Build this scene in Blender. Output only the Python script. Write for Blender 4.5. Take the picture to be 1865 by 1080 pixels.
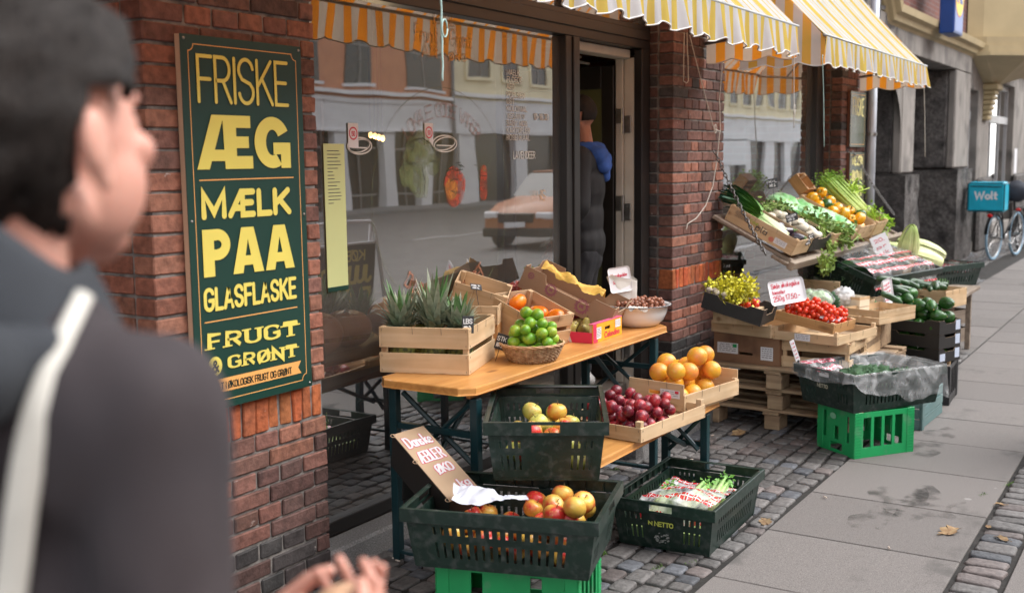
import bpy, bmesh, math, random
from math import sin, cos, pi, radians, sqrt, atan2
from mathutils import Vector, Matrix, Euler, noise

# ------------------------------------------------------------------ camera, sky, sun, exposure
for o in list(bpy.data.objects): bpy.data.objects.remove(o)
S = bpy.context.scene
COL = S.collection
CF, CPX, CPY, CH = 1999.8, 932.5, 540.0, 1.62
_y, _p, _r = radians(57.85), radians(-7.02), radians(-0.684)
FW = Vector((sin(_y)*cos(_p), cos(_y)*cos(_p), sin(_p)))
_R = Vector((cos(_y), -sin(_y), 0)); _U = _R.cross(FW)
RT = _R*cos(_r)+_U*sin(_r); UP = -_R*sin(_r)+_U*cos(_r)
CAMP = Vector((0, 0, CH))
cd = bpy.data.cameras.new('camera'); cam = bpy.data.objects.new('camera', cd); COL.objects.link(cam)
m = Matrix((RT, UP, -FW)).transposed().to_4x4(); m.translation = CAMP
cam.matrix_world = m
cd.sensor_width = 36; cd.lens = CF/1865*36; cd.clip_end = 400; cd.clip_start = .05
cd.dof.use_dof = True; cd.dof.focus_distance = 4.9; cd.dof.aperture_fstop = 2.9
S.camera = cam
w = bpy.data.worlds.new('World'); S.world = w; w.use_nodes = True
nt = w.node_tree; bg = nt.nodes['Background']
sky = nt.nodes.new('ShaderNodeTexSky'); sky.sky_type = 'NISHITA'; sky.sun_disc = False
SUN_EL, SUN_AZ = radians(50), radians(148)
sky.sun_elevation = SUN_EL; sky.sun_rotation = SUN_AZ
hs = nt.nodes.new('ShaderNodeHueSaturation'); hs.inputs['Saturation'].default_value = .16
nt.links.new(sky.outputs[0], hs.inputs['Color']); nt.links.new(hs.outputs[0], bg.inputs[0])
bg.inputs[1].default_value = .15
sl = bpy.data.lights.new('sun', 'SUN'); sl.energy = .85; sl.angle = radians(45); sl.color = (1, .96, .92)
so = bpy.data.objects.new('sun', sl); COL.objects.link(so)
sd = Vector((sin(SUN_AZ)*cos(SUN_EL), cos(SUN_AZ)*cos(SUN_EL), sin(SUN_EL)))
so.rotation_euler = sd.to_track_quat('Z', 'Y').to_euler()
S.view_settings.view_transform = 'Standard'; S.view_settings.look = 'None'
S.view_settings.exposure = 1.74; S.view_settings.gamma = 1
S.render.engine = 'CYCLES'
S.cycles.max_bounces = 8; S.cycles.transparent_max_bounces = 24
S.cycles.caustics_reflective = False; S.cycles.caustics_refractive = False

# ------------------------------------------------------------------ pixel helpers (photo pixels -> metres)
def ray(px, py): return FW + RT*((px-CPX)/CF) - UP*((py-CPY)/CF)
def on(px, py, ax, v):
    d = ray(px, py); return CAMP + d*((v-CAMP[ax])/d[ax])
def g(px, py, z=0): return on(px, py, 2, z)
def wl(px, py, y): return on(px, py, 1, y)

# ------------------------------------------------------------------ materials
MATS = {}
def nodes(name):
    m = bpy.data.materials.new(name); m.use_nodes = True
    return m, m.node_tree, m.node_tree.nodes['Principled BSDF']
def mat(name, col, rough=.6, var=.25, scale=8., bump=0., bscale=None, metal=0., stretch=(1,1,1), col2=None, spec=.5, sss=0, coat=0, thr=(.35,.65), dirt=None, detail=6):
    """noise-varied colour (two tones), optional bump; everything in object space"""
    if name in MATS: return MATS[name]
    m, nt, b = nodes(name); N, L = nt.nodes, nt.links
    tc = N.new('ShaderNodeTexCoord'); mp = N.new('ShaderNodeMapping'); mp.inputs['Scale'].default_value = stretch
    L.new(tc.outputs['Object'], mp.inputs[0])
    nz = N.new('ShaderNodeTexNoise'); nz.inputs['Scale'].default_value = scale; nz.inputs['Detail'].default_value = detail
    L.new(mp.outputs[0], nz.inputs['Vector'])
    mr = N.new('ShaderNodeMapRange'); mr.inputs[1].default_value, mr.inputs[2].default_value = thr
    L.new(nz.outputs[0], mr.inputs[0])
    mx = N.new('ShaderNodeMix'); mx.data_type = 'RGBA'
    c1 = tuple(col)+(1,); c2 = tuple(col2)+(1,) if col2 else tuple(c*(1-var) for c in col)+(1,)
    mx.inputs[6].default_value = c1; mx.inputs[7].default_value = c2
    L.new(mr.outputs[0], mx.inputs[0]); out = mx.outputs[2]
    if dirt:      # (colour, scale, threshold lo, hi)
        n2 = N.new('ShaderNodeTexNoise'); n2.inputs['Scale'].default_value = dirt[1]; n2.inputs['Detail'].default_value = 9
        L.new(tc.outputs['Object'], n2.inputs['Vector'])
        m2 = N.new('ShaderNodeMapRange'); m2.inputs[1].default_value = dirt[2]; m2.inputs[2].default_value = dirt[3]
        L.new(n2.outputs[0], m2.inputs[0])
        x2 = N.new('ShaderNodeMix'); x2.data_type = 'RGBA'; x2.inputs[7].default_value = tuple(dirt[0])+(1,)
        L.new(m2.outputs[0], x2.inputs[0]); L.new(out, x2.inputs[6]); out = x2.outputs[2]
    oi = N.new('ShaderNodeObjectInfo'); hv = N.new('ShaderNodeHueSaturation')
    r1 = N.new('ShaderNodeMapRange'); r1.inputs[3].default_value = 1-var*.5; r1.inputs[4].default_value = 1+var*.35
    L.new(oi.outputs['Random'], r1.inputs[0]); L.new(r1.outputs[0], hv.inputs['Value']); L.new(out, hv.inputs['Color'])
    L.new(hv.outputs[0], b.inputs['Base Color'])
    b.inputs['Roughness'].default_value = rough; b.inputs['Metallic'].default_value = metal
    b.inputs['Specular IOR Level'].default_value = spec
    if sss: b.inputs['Subsurface Weight'].default_value = sss; b.inputs['Subsurface Scale'].default_value = .01
    if coat: b.inputs['Coat Weight'].default_value = coat; b.inputs['Coat Roughness'].default_value = .15
    if bump:
        nb = N.new('ShaderNodeTexNoise'); nb.inputs['Scale'].default_value = bscale or scale*4; nb.inputs['Detail'].default_value = 8
        L.new(mp.outputs[0], nb.inputs['Vector'])
        bp = N.new('ShaderNodeBump'); bp.inputs['Strength'].default_value = 1; bp.inputs['Distance'].default_value = bump
        L.new(nb.outputs[0], bp.inputs['Height']); L.new(bp.outputs[0], b.inputs['Normal'])
    MATS[name] = m; return m
def attr_mat(name, rough=.8, nscale=30, nvar=.35, bump=.002, bscale=60, spots=None, spec=.3):
    """colour from the mesh attribute 'Col' (each stone or brick has its own), grained and pitted"""
    m, nt, b = nodes(name); N, L = nt.nodes, nt.links
    at = N.new('ShaderNodeAttribute'); at.attribute_name = 'Col'
    tc = N.new('ShaderNodeTexCoord')
    nz = N.new('ShaderNodeTexNoise'); nz.inputs['Scale'].default_value = nscale; nz.inputs['Detail'].default_value = 8
    L.new(tc.outputs['Object'], nz.inputs['Vector'])
    mr = N.new('ShaderNodeMapRange'); mr.inputs[1].default_value = .3; mr.inputs[2].default_value = .7
    mr.inputs[3].default_value = 1-nvar; mr.inputs[4].default_value = 1+nvar*.7; L.new(nz.outputs[0], mr.inputs[0])
    hv = N.new('ShaderNodeHueSaturation'); L.new(at.outputs['Color'], hv.inputs['Color']); L.new(mr.outputs[0], hv.inputs['Value'])
    out = hv.outputs[0]
    for sp in (spots or []):    # (colour, scale, lo, hi)
        n2 = N.new('ShaderNodeTexNoise'); n2.inputs['Scale'].default_value = sp[1]; n2.inputs['Detail'].default_value = 10
        n2.inputs['Roughness'].default_value = .65
        L.new(tc.outputs['Object'], n2.inputs['Vector'])
        m2 = N.new('ShaderNodeMapRange'); m2.inputs[1].default_value = sp[2]; m2.inputs[2].default_value = sp[3]
        L.new(n2.outputs[0], m2.inputs[0])
        x2 = N.new('ShaderNodeMix'); x2.data_type = 'RGBA'; x2.inputs[7].default_value = tuple(sp[0])+(1,)
        L.new(m2.outputs[0], x2.inputs[0]); L.new(out, x2.inputs[6]); out = x2.outputs[2]
    L.new(out, b.inputs['Base Color']); b.inputs['Roughness'].default_value = rough
    b.inputs['Specular IOR Level'].default_value = spec
    nb = N.new('ShaderNodeTexNoise'); nb.inputs['Scale'].default_value = bscale; nb.inputs['Detail'].default_value = 8
    L.new(tc.outputs['Object'], nb.inputs['Vector'])
    bp = N.new('ShaderNodeBump'); bp.inputs['Distance'].default_value = bump; bp.inputs['Strength'].default_value = 1
    L.new(nb.outputs[0], bp.inputs['Height']); L.new(bp.outputs[0], b.inputs['Normal'])
    return m
def glass_mat(name, refl=.22, fres=1.6, tint=(.8,.82,.8), wave=.0, haze=0):
    m = bpy.data.materials.new(name); m.use_nodes = True; nt = m.node_tree; N, L = nt.nodes, nt.links
    N.remove(N['Principled BSDF']); o = N['Material Output']
    t = N.new('ShaderNodeBsdfTransparent'); t.inputs[0].default_value = tint+(1,)
    gl = N.new('ShaderNodeBsdfGlossy'); gl.inputs['Roughness'].default_value = 0.0; gl.inputs[0].default_value = (.95,.95,.95,1)
    lw = N.new('ShaderNodeFresnel'); lw.inputs['IOR'].default_value = 1.5
    ma = N.new('ShaderNodeMath'); ma.operation = 'MULTIPLY_ADD'; ma.inputs[1].default_value = fres; ma.inputs[2].default_value = refl; ma.use_clamp = True
    mx = N.new('ShaderNodeMixShader')
    L.new(lw.outputs[0], ma.inputs[0]); L.new(ma.outputs[0], mx.inputs[0]); L.new(t.outputs[0], mx.inputs[1]); L.new(gl.outputs[0], mx.inputs[2])
    if haze:
        df = N.new('ShaderNodeBsdfDiffuse'); df.inputs[0].default_value = (.75,.70,.64,1); m3 = N.new('ShaderNodeMixShader')  # thin pale diffuse layer adds haze over the pane
        td = N.new('ShaderNodeTexCoord'); nd = N.new('ShaderNodeTexNoise'); nd.inputs['Scale'].default_value = 1.3; nd.inputs['Detail'].default_value = 7; L.new(td.outputs['Object'], nd.inputs['Vector'])
        rd = N.new('ShaderNodeMapRange'); rd.inputs[1].default_value = .3; rd.inputs[2].default_value = .7; rd.inputs[3].default_value = haze*.5; rd.inputs[4].default_value = haze*1.5; L.new(nd.outputs[0], rd.inputs[0])
        L.new(rd.outputs[0], m3.inputs[0]); L.new(mx.outputs[0], m3.inputs[1]); L.new(df.outputs[0], m3.inputs[2]); L.new(m3.outputs[0], o.inputs[0])
    else: L.new(mx.outputs[0], o.inputs[0])
    if wave:
        tc = N.new('ShaderNodeTexCoord'); nz = N.new('ShaderNodeTexNoise'); nz.inputs['Scale'].default_value = 2.2; nz.inputs['Detail'].default_value = 1
        L.new(tc.outputs['Object'], nz.inputs['Vector'])
        bp = N.new('ShaderNodeBump'); bp.inputs['Distance'].default_value = wave; L.new(nz.outputs[0], bp.inputs['Height'])
        L.new(bp.outputs[0], gl.inputs['Normal'])
    return m
def emit_mat(name, col, s):
    m = bpy.data.materials.new(name); m.use_nodes = True; b = m.node_tree.nodes['Principled BSDF']
    b.inputs['Base Color'].default_value = tuple(col)+(1,); b.inputs['Emission Color'].default_value = tuple(col)+(1,)
    b.inputs['Emission Strength'].default_value = s; return m
def film_mat(name, print_col=None, alpha=.25, bands=(.0,.0), white=.5, scale=10, cell=(.05,.04), lim=None):
    """thin crinkled plastic film; optional printed band of red cells with white crosses laid out in UV metres"""
    m = bpy.data.materials.new(name); m.use_nodes = True; nt = m.node_tree; N, L = nt.nodes, nt.links
    b = N['Principled BSDF']; o = N['Material Output']
    b.inputs['Base Color'].default_value = (.9,.92,.94,1); b.inputs['Roughness'].default_value = .10
    b.inputs['Specular IOR Level'].default_value = .8
    tc = N.new('ShaderNodeTexCoord'); nb = N.new('ShaderNodeTexNoise'); nb.inputs['Scale'].default_value = scale*3; nb.inputs['Detail'].default_value = 5
    L.new(tc.outputs['Object'], nb.inputs['Vector'])
    bp = N.new('ShaderNodeBump'); bp.inputs['Distance'].default_value = .012; bp.inputs['Strength'].default_value = 1
    L.new(nb.outputs[0], bp.inputs['Height']); L.new(bp.outputs[0], b.inputs['Normal'])
    t = N.new('ShaderNodeBsdfTransparent'); mx = N.new('ShaderNodeMixShader')
    n2 = N.new('ShaderNodeTexNoise'); n2.inputs['Scale'].default_value = scale; n2.inputs['Detail'].default_value = 3; n2.inputs['Distortion'].default_value = .9
    L.new(tc.outputs['Object'], n2.inputs['Vector'])
    mr = N.new('ShaderNodeMapRange'); mr.inputs[1].default_value = .46; mr.inputs[2].default_value = .78
    mr.inputs[3].default_value = alpha; mr.inputs[4].default_value = min(1, alpha+white); L.new(n2.outputs[0], mr.inputs[0])
    fac = mr.outputs[0]
    if print_col:
        sx = N.new('ShaderNodeSeparateXYZ'); L.new(tc.outputs['UV'], sx.inputs[0])
        def math(op, a, bb=None, c=None):
            k = N.new('ShaderNodeMath'); k.operation = op
            for i, v in enumerate((a, bb, c)):
                if v is None: continue
                if isinstance(v, (int, float)): k.inputs[i].default_value = v
                else: L.new(v, k.inputs[i])
            return k.outputs[0]
        u, v = sx.outputs[0], sx.outputs[1]
        per = cell[1]*2.6
        vm = math('PINGPONG', math('ADD', v, .013), per/2)                 # bands across v
        band = math('LESS_THAN', vm, cell[1]/2*1.15)
        uu = math('FRACT', math('DIVIDE', u, cell[0])); vv = math('DIVIDE', vm, cell[1]/2*1.15)
        gap = math('GREATER_THAN', uu, .12)
        cr = math('GREATER_THAN', math('ABSOLUTE', math('SUBTRACT', uu, .42)), .055)
        cr2 = math('GREATER_THAN', vv, .14)
        if lim:
            band = math('MULTIPLY', band, math('MULTIPLY', math('GREATER_THAN', u, lim[0]), math('MULTIPLY', math('LESS_THAN', u, lim[1]), math('LESS_THAN', v, lim[2]))))
        pr = math('MULTIPLY', math('MULTIPLY', band, gap), math('MULTIPLY', cr, cr2))
        cm = N.new('ShaderNodeMix'); cm.data_type = 'RGBA'; cm.inputs[6].default_value = (.85,.87,.88,1); cm.inputs[7].default_value = tuple(print_col)+(1,)
        L.new(pr, cm.inputs[0]); L.new(cm.outputs[2], b.inputs['Base Color'])
        fac = math('MAXIMUM', fac, math('MULTIPLY', math('MULTIPLY', band, gap), .88))
    L.new(fac, mx.inputs[0]); L.new(t.outputs[0], mx.inputs[1]); L.new(b.outputs[0], mx.inputs[2]); L.new(mx.outputs[0], o.inputs[0])
    return m

# ------------------------------------------------------------------ mesh building
class MB:
    def __init__(s): s.v=[]; s.f=[]; s.c=[]; s.uv=[]; s.T=Matrix.Identity(4)
    def add(s, vs, fs, col=None, uv=None):
        n=len(s.v)
        s.v += [tuple(s.T @ Vector(p)) for p in vs]; s.f += [tuple(n+i for i in f) for f in fs]
        s.c += [col]*len(vs); s.uv += list(uv) if uv else [(p[0],p[1]) for p in vs]
        return s
    def box(s, x0,x1,y0,y1,z0,z1, col=None, jit=0, rnd=random):
        vs=[(x,y,z) for x in (x0,x1) for y in (y0,y1) for z in (z0,z1)]
        if jit: vs=[tuple(c+rnd.uniform(-jit,jit) for c in v) for v in vs]
        return s.add(vs, [(0,1,3,2),(4,6,7,5),(0,4,5,1),(2,3,7,6),(0,2,6,4),(1,5,7,3)], col)
    def bev(s, x0,x1,y0,y1,z0,z1, b, col=None, jit=0, rnd=random):
        """box with chamfered edges"""
        vs=[];idx={}
        for i,x in enumerate((x0,x1)):
            for j,y in enumerate((y0,y1)):
                for k,z in enumerate((z0,z1)):
                    dx,dy,dz=(1-2*i)*b,(1-2*j)*b,(1-2*k)*b
                    q=[rnd.uniform(-jit,jit) for _ in range(3)] if jit else (0,0,0)
                    for a,(ax,ay,az) in enumerate(((0,dy,dz),(dx,0,dz),(dx,dy,0))):
                        idx[i,j,k,a]=len(vs); vs.append((x+ax+q[0],y+ay+q[1],z+az+q[2]))
        I=lambda i,j,k,a: idx[i,j,k,a]
        fs=[]
        for i in (0,1):
            q=[I(i,0,0,0),I(i,1,0,0),I(i,1,1,0),I(i,0,1,0)]; fs.append(q if i else q[::-1])
            q=[I(0,i,0,1),I(1,i,0,1),I(1,i,1,1),I(0,i,1,1)]; fs.append(q[::-1] if i else q)
            q=[I(0,0,i,2),I(1,0,i,2),I(1,1,i,2),I(0,1,i,2)]; fs.append(q if i else q[::-1])
        for i in (0,1):
            for j in (0,1):
                fs.append([I(i,j,0,0),I(i,j,0,1),I(i,j,1,1),I(i,j,1,0)])
                fs.append([I(i,0,j,0),I(i,0,j,2),I(i,1,j,2),I(i,1,j,0)])
                fs.append([I(0,i,j,1),I(0,i,j,2),I(1,i,j,2),I(1,i,j,1)])
                for k in (0,1): fs.append([I(i,j,k,0),I(i,j,k,1),I(i,j,k,2)])
        return s.add(vs, fs, col)
    def quad(s, a,b,c,d, uv=None): return s.add([a,b,c,d],[(0,1,2,3)],uv=uv or [(0,0),(1,0),(1,1),(0,1)])
    def tube(s, pts, rad, seg=8, caps=True, col=None, flat=1.):
        pts=[Vector(p) for p in pts]; n=len(pts)
        if not hasattr(rad,'__len__'): rad=[rad]*n
        up=None; vs=[]
        for i,p in enumerate(pts):
            t=(pts[min(i+1,n-1)]-pts[max(i-1,0)])
            if t.length<1e-9: t=Vector((0,0,1))
            t.normalize()
            if up is None:
                up=t.orthogonal().normalized()
                if abs(t.z)<.9: up=(Vector((0,0,1))-t*t.z).normalized()
            else:
                up=(up-t*up.dot(t)); up=up.normalized() if up.length>1e-6 else t.orthogonal().normalized()
            si=t.cross(up)
            for k in range(seg):
                a=2*pi*k/seg; vs.append(tuple(p+(si*cos(a)+up*sin(a)*flat)*rad[i]))
        fs=[(i*seg+k,i*seg+(k+1)%seg,(i+1)*seg+(k+1)%seg,(i+1)*seg+k) for i in range(n-1) for k in range(seg)]
        if caps: fs+=[tuple(range(seg))[::-1], tuple(range((n-1)*seg,n*seg))]
        return s.add(vs,fs,col)
    def lathe(s, prof, seg=20, c=(0,0,0), sx=1, sy=1, col=None):
        vs=[];n=len(prof)
        for r,z in prof:
            for k in range(seg):
                a=2*pi*k/seg; vs.append((c[0]+r*cos(a)*sx,c[1]+r*sin(a)*sy,c[2]+z))
        fs=[(i*seg+k,i*seg+(k+1)%seg,(i+1)*seg+(k+1)%seg,(i+1)*seg+k) for i in range(n-1) for k in range(seg)]
        fs+=[tuple(range(seg))[::-1],tuple(range((n-1)*seg,n*seg))]
        return s.add(vs,fs,col)
    def ell(s, c, r, seg=14, rings=9, fn=None, col=None):
        vs=[];R=r if hasattr(r,'__len__') else (r,r,r)
        for i in range(rings+1):
            th=pi*i/rings
            for k in range(seg):
                a=2*pi*k/seg; d=Vector((sin(th)*cos(a),sin(th)*sin(a),-cos(th)))
                q=fn(d) if fn else 1
                if isinstance(q,Vector): d=q; q=1
                vs.append((c[0]+d.x*R[0]*q,c[1]+d.y*R[1]*q,c[2]+d.z*R[2]*q))
        fs=[(i*seg+k,i*seg+(k+1)%seg,(i+1)*seg+(k+1)%seg,(i+1)*seg+k) for i in range(rings) for k in range(seg)]
        return s.add(vs,fs,col)
    def grid(s, fn, nu, nv, uvf=None):
        vs=[];uv=[]
        for j in range(nv+1):
            for i in range(nu+1):
                u,v=i/nu,j/nv; vs.append(tuple(fn(u,v))); uv.append(uvf(u,v) if uvf else (u,v))
        fs=[(j*(nu+1)+i,j*(nu+1)+i+1,(j+1)*(nu+1)+i+1,(j+1)*(nu+1)+i) for j in range(nv) for i in range(nu)]
        return s.add(vs,fs,uv=uv)
    def panel(s, xs, zs, y0, y1, holes):
        """vertical slab in xz between y0 and y1; holes = set of (i,j) cells left open"""
        nx,nz=len(xs)-1,len(zs)-1
        solid=lambda i,j: 0<=i<nx and 0<=j<nz and (i,j) not in holes
        for i in range(nx):
            for j in range(nz):
                if not solid(i,j): continue
                a,b,c,d=xs[i],xs[i+1],zs[j],zs[j+1]
                s.add([(a,y0,c),(b,y0,c),(b,y0,d),(a,y0,d)],[(0,1,2,3)])
                s.add([(a,y1,c),(b,y1,c),(b,y1,d),(a,y1,d)],[(3,2,1,0)])
                if not solid(i-1,j): s.add([(a,y0,c),(a,y0,d),(a,y1,d),(a,y1,c)],[(0,1,2,3)])
                if not solid(i+1,j): s.add([(b,y0,c),(b,y0,d),(b,y1,d),(b,y1,c)],[(3,2,1,0)])
                if not solid(i,j-1): s.add([(a,y0,c),(b,y0,c),(b,y1,c),(a,y1,c)],[(3,2,1,0)])
                if not solid(i,j+1): s.add([(a,y0,d),(b,y0,d),(b,y1,d),(a,y1,d)],[(0,1,2,3)])
        return s
    def mesh(s, name, smooth=False, weld=False):
        me=bpy.data.meshes.new(name); me.from_pydata(s.v,[],s.f)
        if any(c is not None for c in s.c):
            at=me.color_attributes.new('Col','FLOAT_COLOR','POINT')
            for i,c in enumerate(s.c): at.data[i].color=tuple(c or (.3,.3,.3))[:3]+(1,)
        ul=me.uv_layers.new(name='UVMap')
        for l in me.loops: ul.data[l.index].uv=s.uv[l.vertex_index]
        if weld:
            bm=bmesh.new(); bm.from_mesh(me); bmesh.ops.remove_doubles(bm,verts=bm.verts,dist=1e-5)
            bmesh.ops.recalc_face_normals(bm,faces=bm.faces); bm.to_mesh(me); bm.free()
        if smooth:
            for p in me.polygons: p.use_smooth=True
        me.update(); return me
    def build(s, name, m, parent=None, smooth=False, bevel=0, weld=False, label=None):
        me=s.mesh(name,smooth,weld); me.materials.append(m)
        o=bpy.data.objects.new(name,me); COL.objects.link(o)
        if parent: o.parent=parent
        if label: o['label']=label
        if bevel:
            bm=o.modifiers.new('b','BEVEL'); bm.width=bevel; bm.segments=2; bm.limit_method='ANGLE'; bm.angle_limit=radians(50)
        return o
def tag(o, label=None, cat=None, group=None, kind=None):
    if label: o['label']=label
    if cat: o['category']=cat
    if group: o['group']=group
    if kind: o['kind']=kind
    return o
def thing(name, label, cat, loc=(0,0,0), rot=(0,0,0), group=None):
    o=bpy.data.objects.new(name,None); COL.objects.link(o); o.empty_display_size=.05
    o.location=loc; o.rotation_euler=tuple(radians(a) for a in rot)
    return tag(o,label,cat,group)
def structure(o): o['kind']='structure'; return o
def dup(root, loc=None, rot=None, label=None, group=None, scale=None):
    r=root.copy(); COL.objects.link(r)
    if loc is not None: r.location=loc
    if rot is not None: r.rotation_euler=rot
    if scale is not None: r.scale=(scale,)*3 if not hasattr(scale,'__len__') else scale
    if label: r['label']=label
    if group: r['group']=group
    for ch in list(root.children):
        c=ch.copy(); COL.objects.link(c); c.parent=r
        for g2 in ch.children:
            d=g2.copy(); COL.objects.link(d); d.parent=c
    return r
def smoothstep(a,b,x):
    t=max(0,min(1,(x-a)/(b-a))); return t*t*(3-2*t)

# ------------------------------------------------------------------ lettering
def arc(cx,cy,rx,ry,a0,a1,n=10): return [(cx+rx*cos(radians(a0+(a1-a0)*i/n)),cy+ry*sin(radians(a0+(a1-a0)*i/n))) for i in range(n+1)]
GL={
'A':(1,[[(0,0),(.5,1),(1,0)],[(.18,.3),(.82,.3)]]),
'B':(.9,[[(0,0),(0,1),(.5,1)]+arc(.5,.77,.38,.23,90,-90)+[(0,.54)],[(.5,.54)]+arc(.5,.27,.45,.27,90,-90)+[(0,0)]]),
'C':(.95,[arc(.5,.72,.5,.28,15,180)+arc(.5,.28,.5,.28,180,345)]),
'D':(.95,[[(0,0),(0,1),(.4,1)]+arc(.4,.6,.55,.4,90,0)+arc(.4,.4,.55,.4,0,-90)+[(0,0)]]),
'E':(.75,[[(.8,1),(0,1),(0,0),(.8,0)],[(0,.52),(.7,.52)]]),
'F':(.75,[[(.8,1),(0,1),(0,0)],[(0,.5),(.7,.5)]]),
'G':(1,[arc(.5,.72,.5,.28,15,180)+arc(.5,.28,.5,.28,180,360)+[(1,.45),(.55,.45)]]),
'H':(.95,[[(0,0),(0,1)],[(.95,0),(.95,1)],[(0,.52),(.95,.52)]]),
'I':(.0,[[(0,0),(0,1)]]),
'J':(.7,[[(.7,1),(.7,.28)]+arc(.35,.28,.35,.28,0,-170)]),
'K':(.95,[[(0,0),(0,1)],[(.92,1),(.05,.42)],[(.3,.6),(.98,0)]]),
'L':(.7,[[(0,1),(0,0),(.75,0)]]),
'M':(1.25,[[(0,0),(0,1),(.62,.15),(1.25,1),(1.25,0)]]),
'N':(1,[[(0,0),(0,1),(1,0),(1,1)]]),
'O':(1,[arc(.5,.7,.5,.3,0,180)+arc(.5,.3,.5,.3,180,360)+[(1,.7)]]),
'P':(.85,[[(0,0),(0,1),(.45,1)]+arc(.45,.74,.42,.26,90,-90)+[(0,.48)]]),
'R':(.9,[[(0,0),(0,1),(.45,1)]+arc(.45,.74,.42,.26,90,-90)+[(0,.48)],[(.45,.48),(.92,0)]]),
'S':(.9,[arc(.45,.75,.45,.25,10,180)+[(.02,.68),(.2,.54),(.7,.45),(.88,.34)]+arc(.45,.26,.45,.26,0,-170)]),
'T':(.9,[[(0,1),(.9,1)],[(.45,1),(.45,0)]]),
'U':(.95,[[(0,1),(0,.3)]+arc(.475,.3,.475,.3,180,360)+[(.95,1)]]),
'V':(1,[[(0,1),(.5,0),(1,1)]]),
'W':(1.4,[[(0,1),(.35,0),(.7,.85),(1.05,0),(1.4,1)]]),
'X':(.95,[[(0,0),(.95,1)],[(0,1),(.95,0)]]),
'Y':(.95,[[(0,1),(.47,.5),(.95,1)],[(.47,.5),(.47,0)]]),
'Z':(.85,[[(0,1),(.85,1),(0,0),(.85,0)]]),
'0':(.8,[arc(.4,.65,.4,.35,0,180)+arc(.4,.35,.4,.35,180,360)+[(.8,.65)]]),
'1':(.3,[[(0,.8),(.3,1),(.3,0)]]),
'2':(.8,[arc(.4,.7,.4,.3,160,-20)+[(0,0),(.8,0)]]),
'3':(.8,[arc(.38,.76,.36,.24,150,-80)+arc(.4,.28,.4,.28,80,-150)]),
'5':(.8,[[(.75,1),(.1,1),(.05,.55)]+arc(.38,.32,.42,.32,110,-150)]),
'7':(.8,[[(0,1),(.8,1),(.25,0)]]),
'8':(.8,[arc(.4,.75,.33,.25,-90,270,16),arc(.4,.26,.4,.26,90,450,16)]),
'-':(.5,[[(0,.45),(.5,.45)]]),'.':(.1,[[(0,0),(.06,.04)]]),',':(.1,[[(.1,.08),(0,-.1)]]),
'&':(1,[[(1,0),(.25,.72)]+arc(.45,.82,.22,.18,200,-30)+[(.15,.42)]+arc(.4,.24,.38,.24,140,290)+[(.95,.5)]]),
'*':(.9,[[(.45,.1),(0,.55)]+arc(.22,.65,.22,.2,180,20,6)+arc(.68,.65,.22,.2,160,0,6)+[(.45,.1)]]),
}
GL['Æ']=(1.5,[[(0,0),(.72,1),(1.5,1)],[(.22,.3),(.8,.3)],[(.8,1),(.8,0),(1.5,0)],[(.8,.52),(1.4,.52)]])
GL['Ø']=(1,GL['O'][1]+[[(-.02,-.08),(1.02,1.08)]])
LOWER={'a':(.7,[arc(.33,.28,.33,.28,0,360,12),[(.66,.58),(.66,0)]]),'b':(.7,[[(0,1),(0,0)],arc(.33,.28,.33,.28,0,360,12)]),
'd':(.7,[arc(.33,.28,.33,.28,0,360,12),[(.66,1),(.66,0)]]),'e':(.66,[[(0,.3),(.64,.3)]+arc(.33,.28,.33,.28,0,310,12)]),
'g':(.7,[arc(.33,.28,.33,.28,0,360,12),[(.66,.56),(.66,-.1)]+arc(.33,-.1,.33,.22,0,-160,6)]),'i':(.0,[[(0,0),(0,.56)],[(0,.78),(.01,.82)]]),
'k':(.6,[[(0,0),(0,1)],[(.55,.56),(.02,.26)],[(.2,.35),(.6,0)]]),'l':(.1,[[(0,1),(0,.1),(.1,0)]]),
'm':(1.1,[[(0,0),(0,.56)],arc(.27,.34,.27,.22,180,0,6)+[(.54,0)],arc(.82,.34,.27,.22,180,0,6)+[(1.09,0)]]),
'n':(.6,[[(0,0),(0,.56)],arc(.29,.32,.29,.24,180,0,6)+[(.58,0)]]),'o':(.66,[arc(.33,.28,.33,.28,0,360,12)]),
'ø':(.66,[arc(.33,.28,.33,.28,0,360,12),[(0,-.05),(.66,.62)]]),'p':(.7,[[(0,.56),(0,-.3)],arc(.33,.28,.33,.28,0,360,12)]),
'r':(.4,[[(0,0),(0,.56)],arc(.25,.3,.25,.26,180,60,5)]),'s':(.5,[arc(.25,.42,.22,.14,20,200,6)+[(.3,.3)]+arc(.25,.14,.24,.14,60,-170,6)]),
't':(.4,[[(.18,.9),(.18,.1),(.4,0)],[(0,.58),(.4,.58)]]),'u':(.6,[[(0,.56),(0,.2)]+arc(.29,.2,.29,.2,180,360,6)+[(.58,.56)],[(.58,.5),(.58,0)]]),
'v':(.6,[[(0,.56),(.3,0),(.6,.56)]]),'y':(.6,[[(0,.56),(.3,.02)],[(.6,.56),(.15,-.3)]]),'x':(.6,[[(0,0),(.6,.56)],[(0,.56),(.6,0)]]),
'å':(.7,[arc(.33,.28,.33,.28,0,360,12),[(.66,.58),(.66,0)],arc(.33,.78,.1,.08,0,360,6)])}
GL.update(LOWER)
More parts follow.
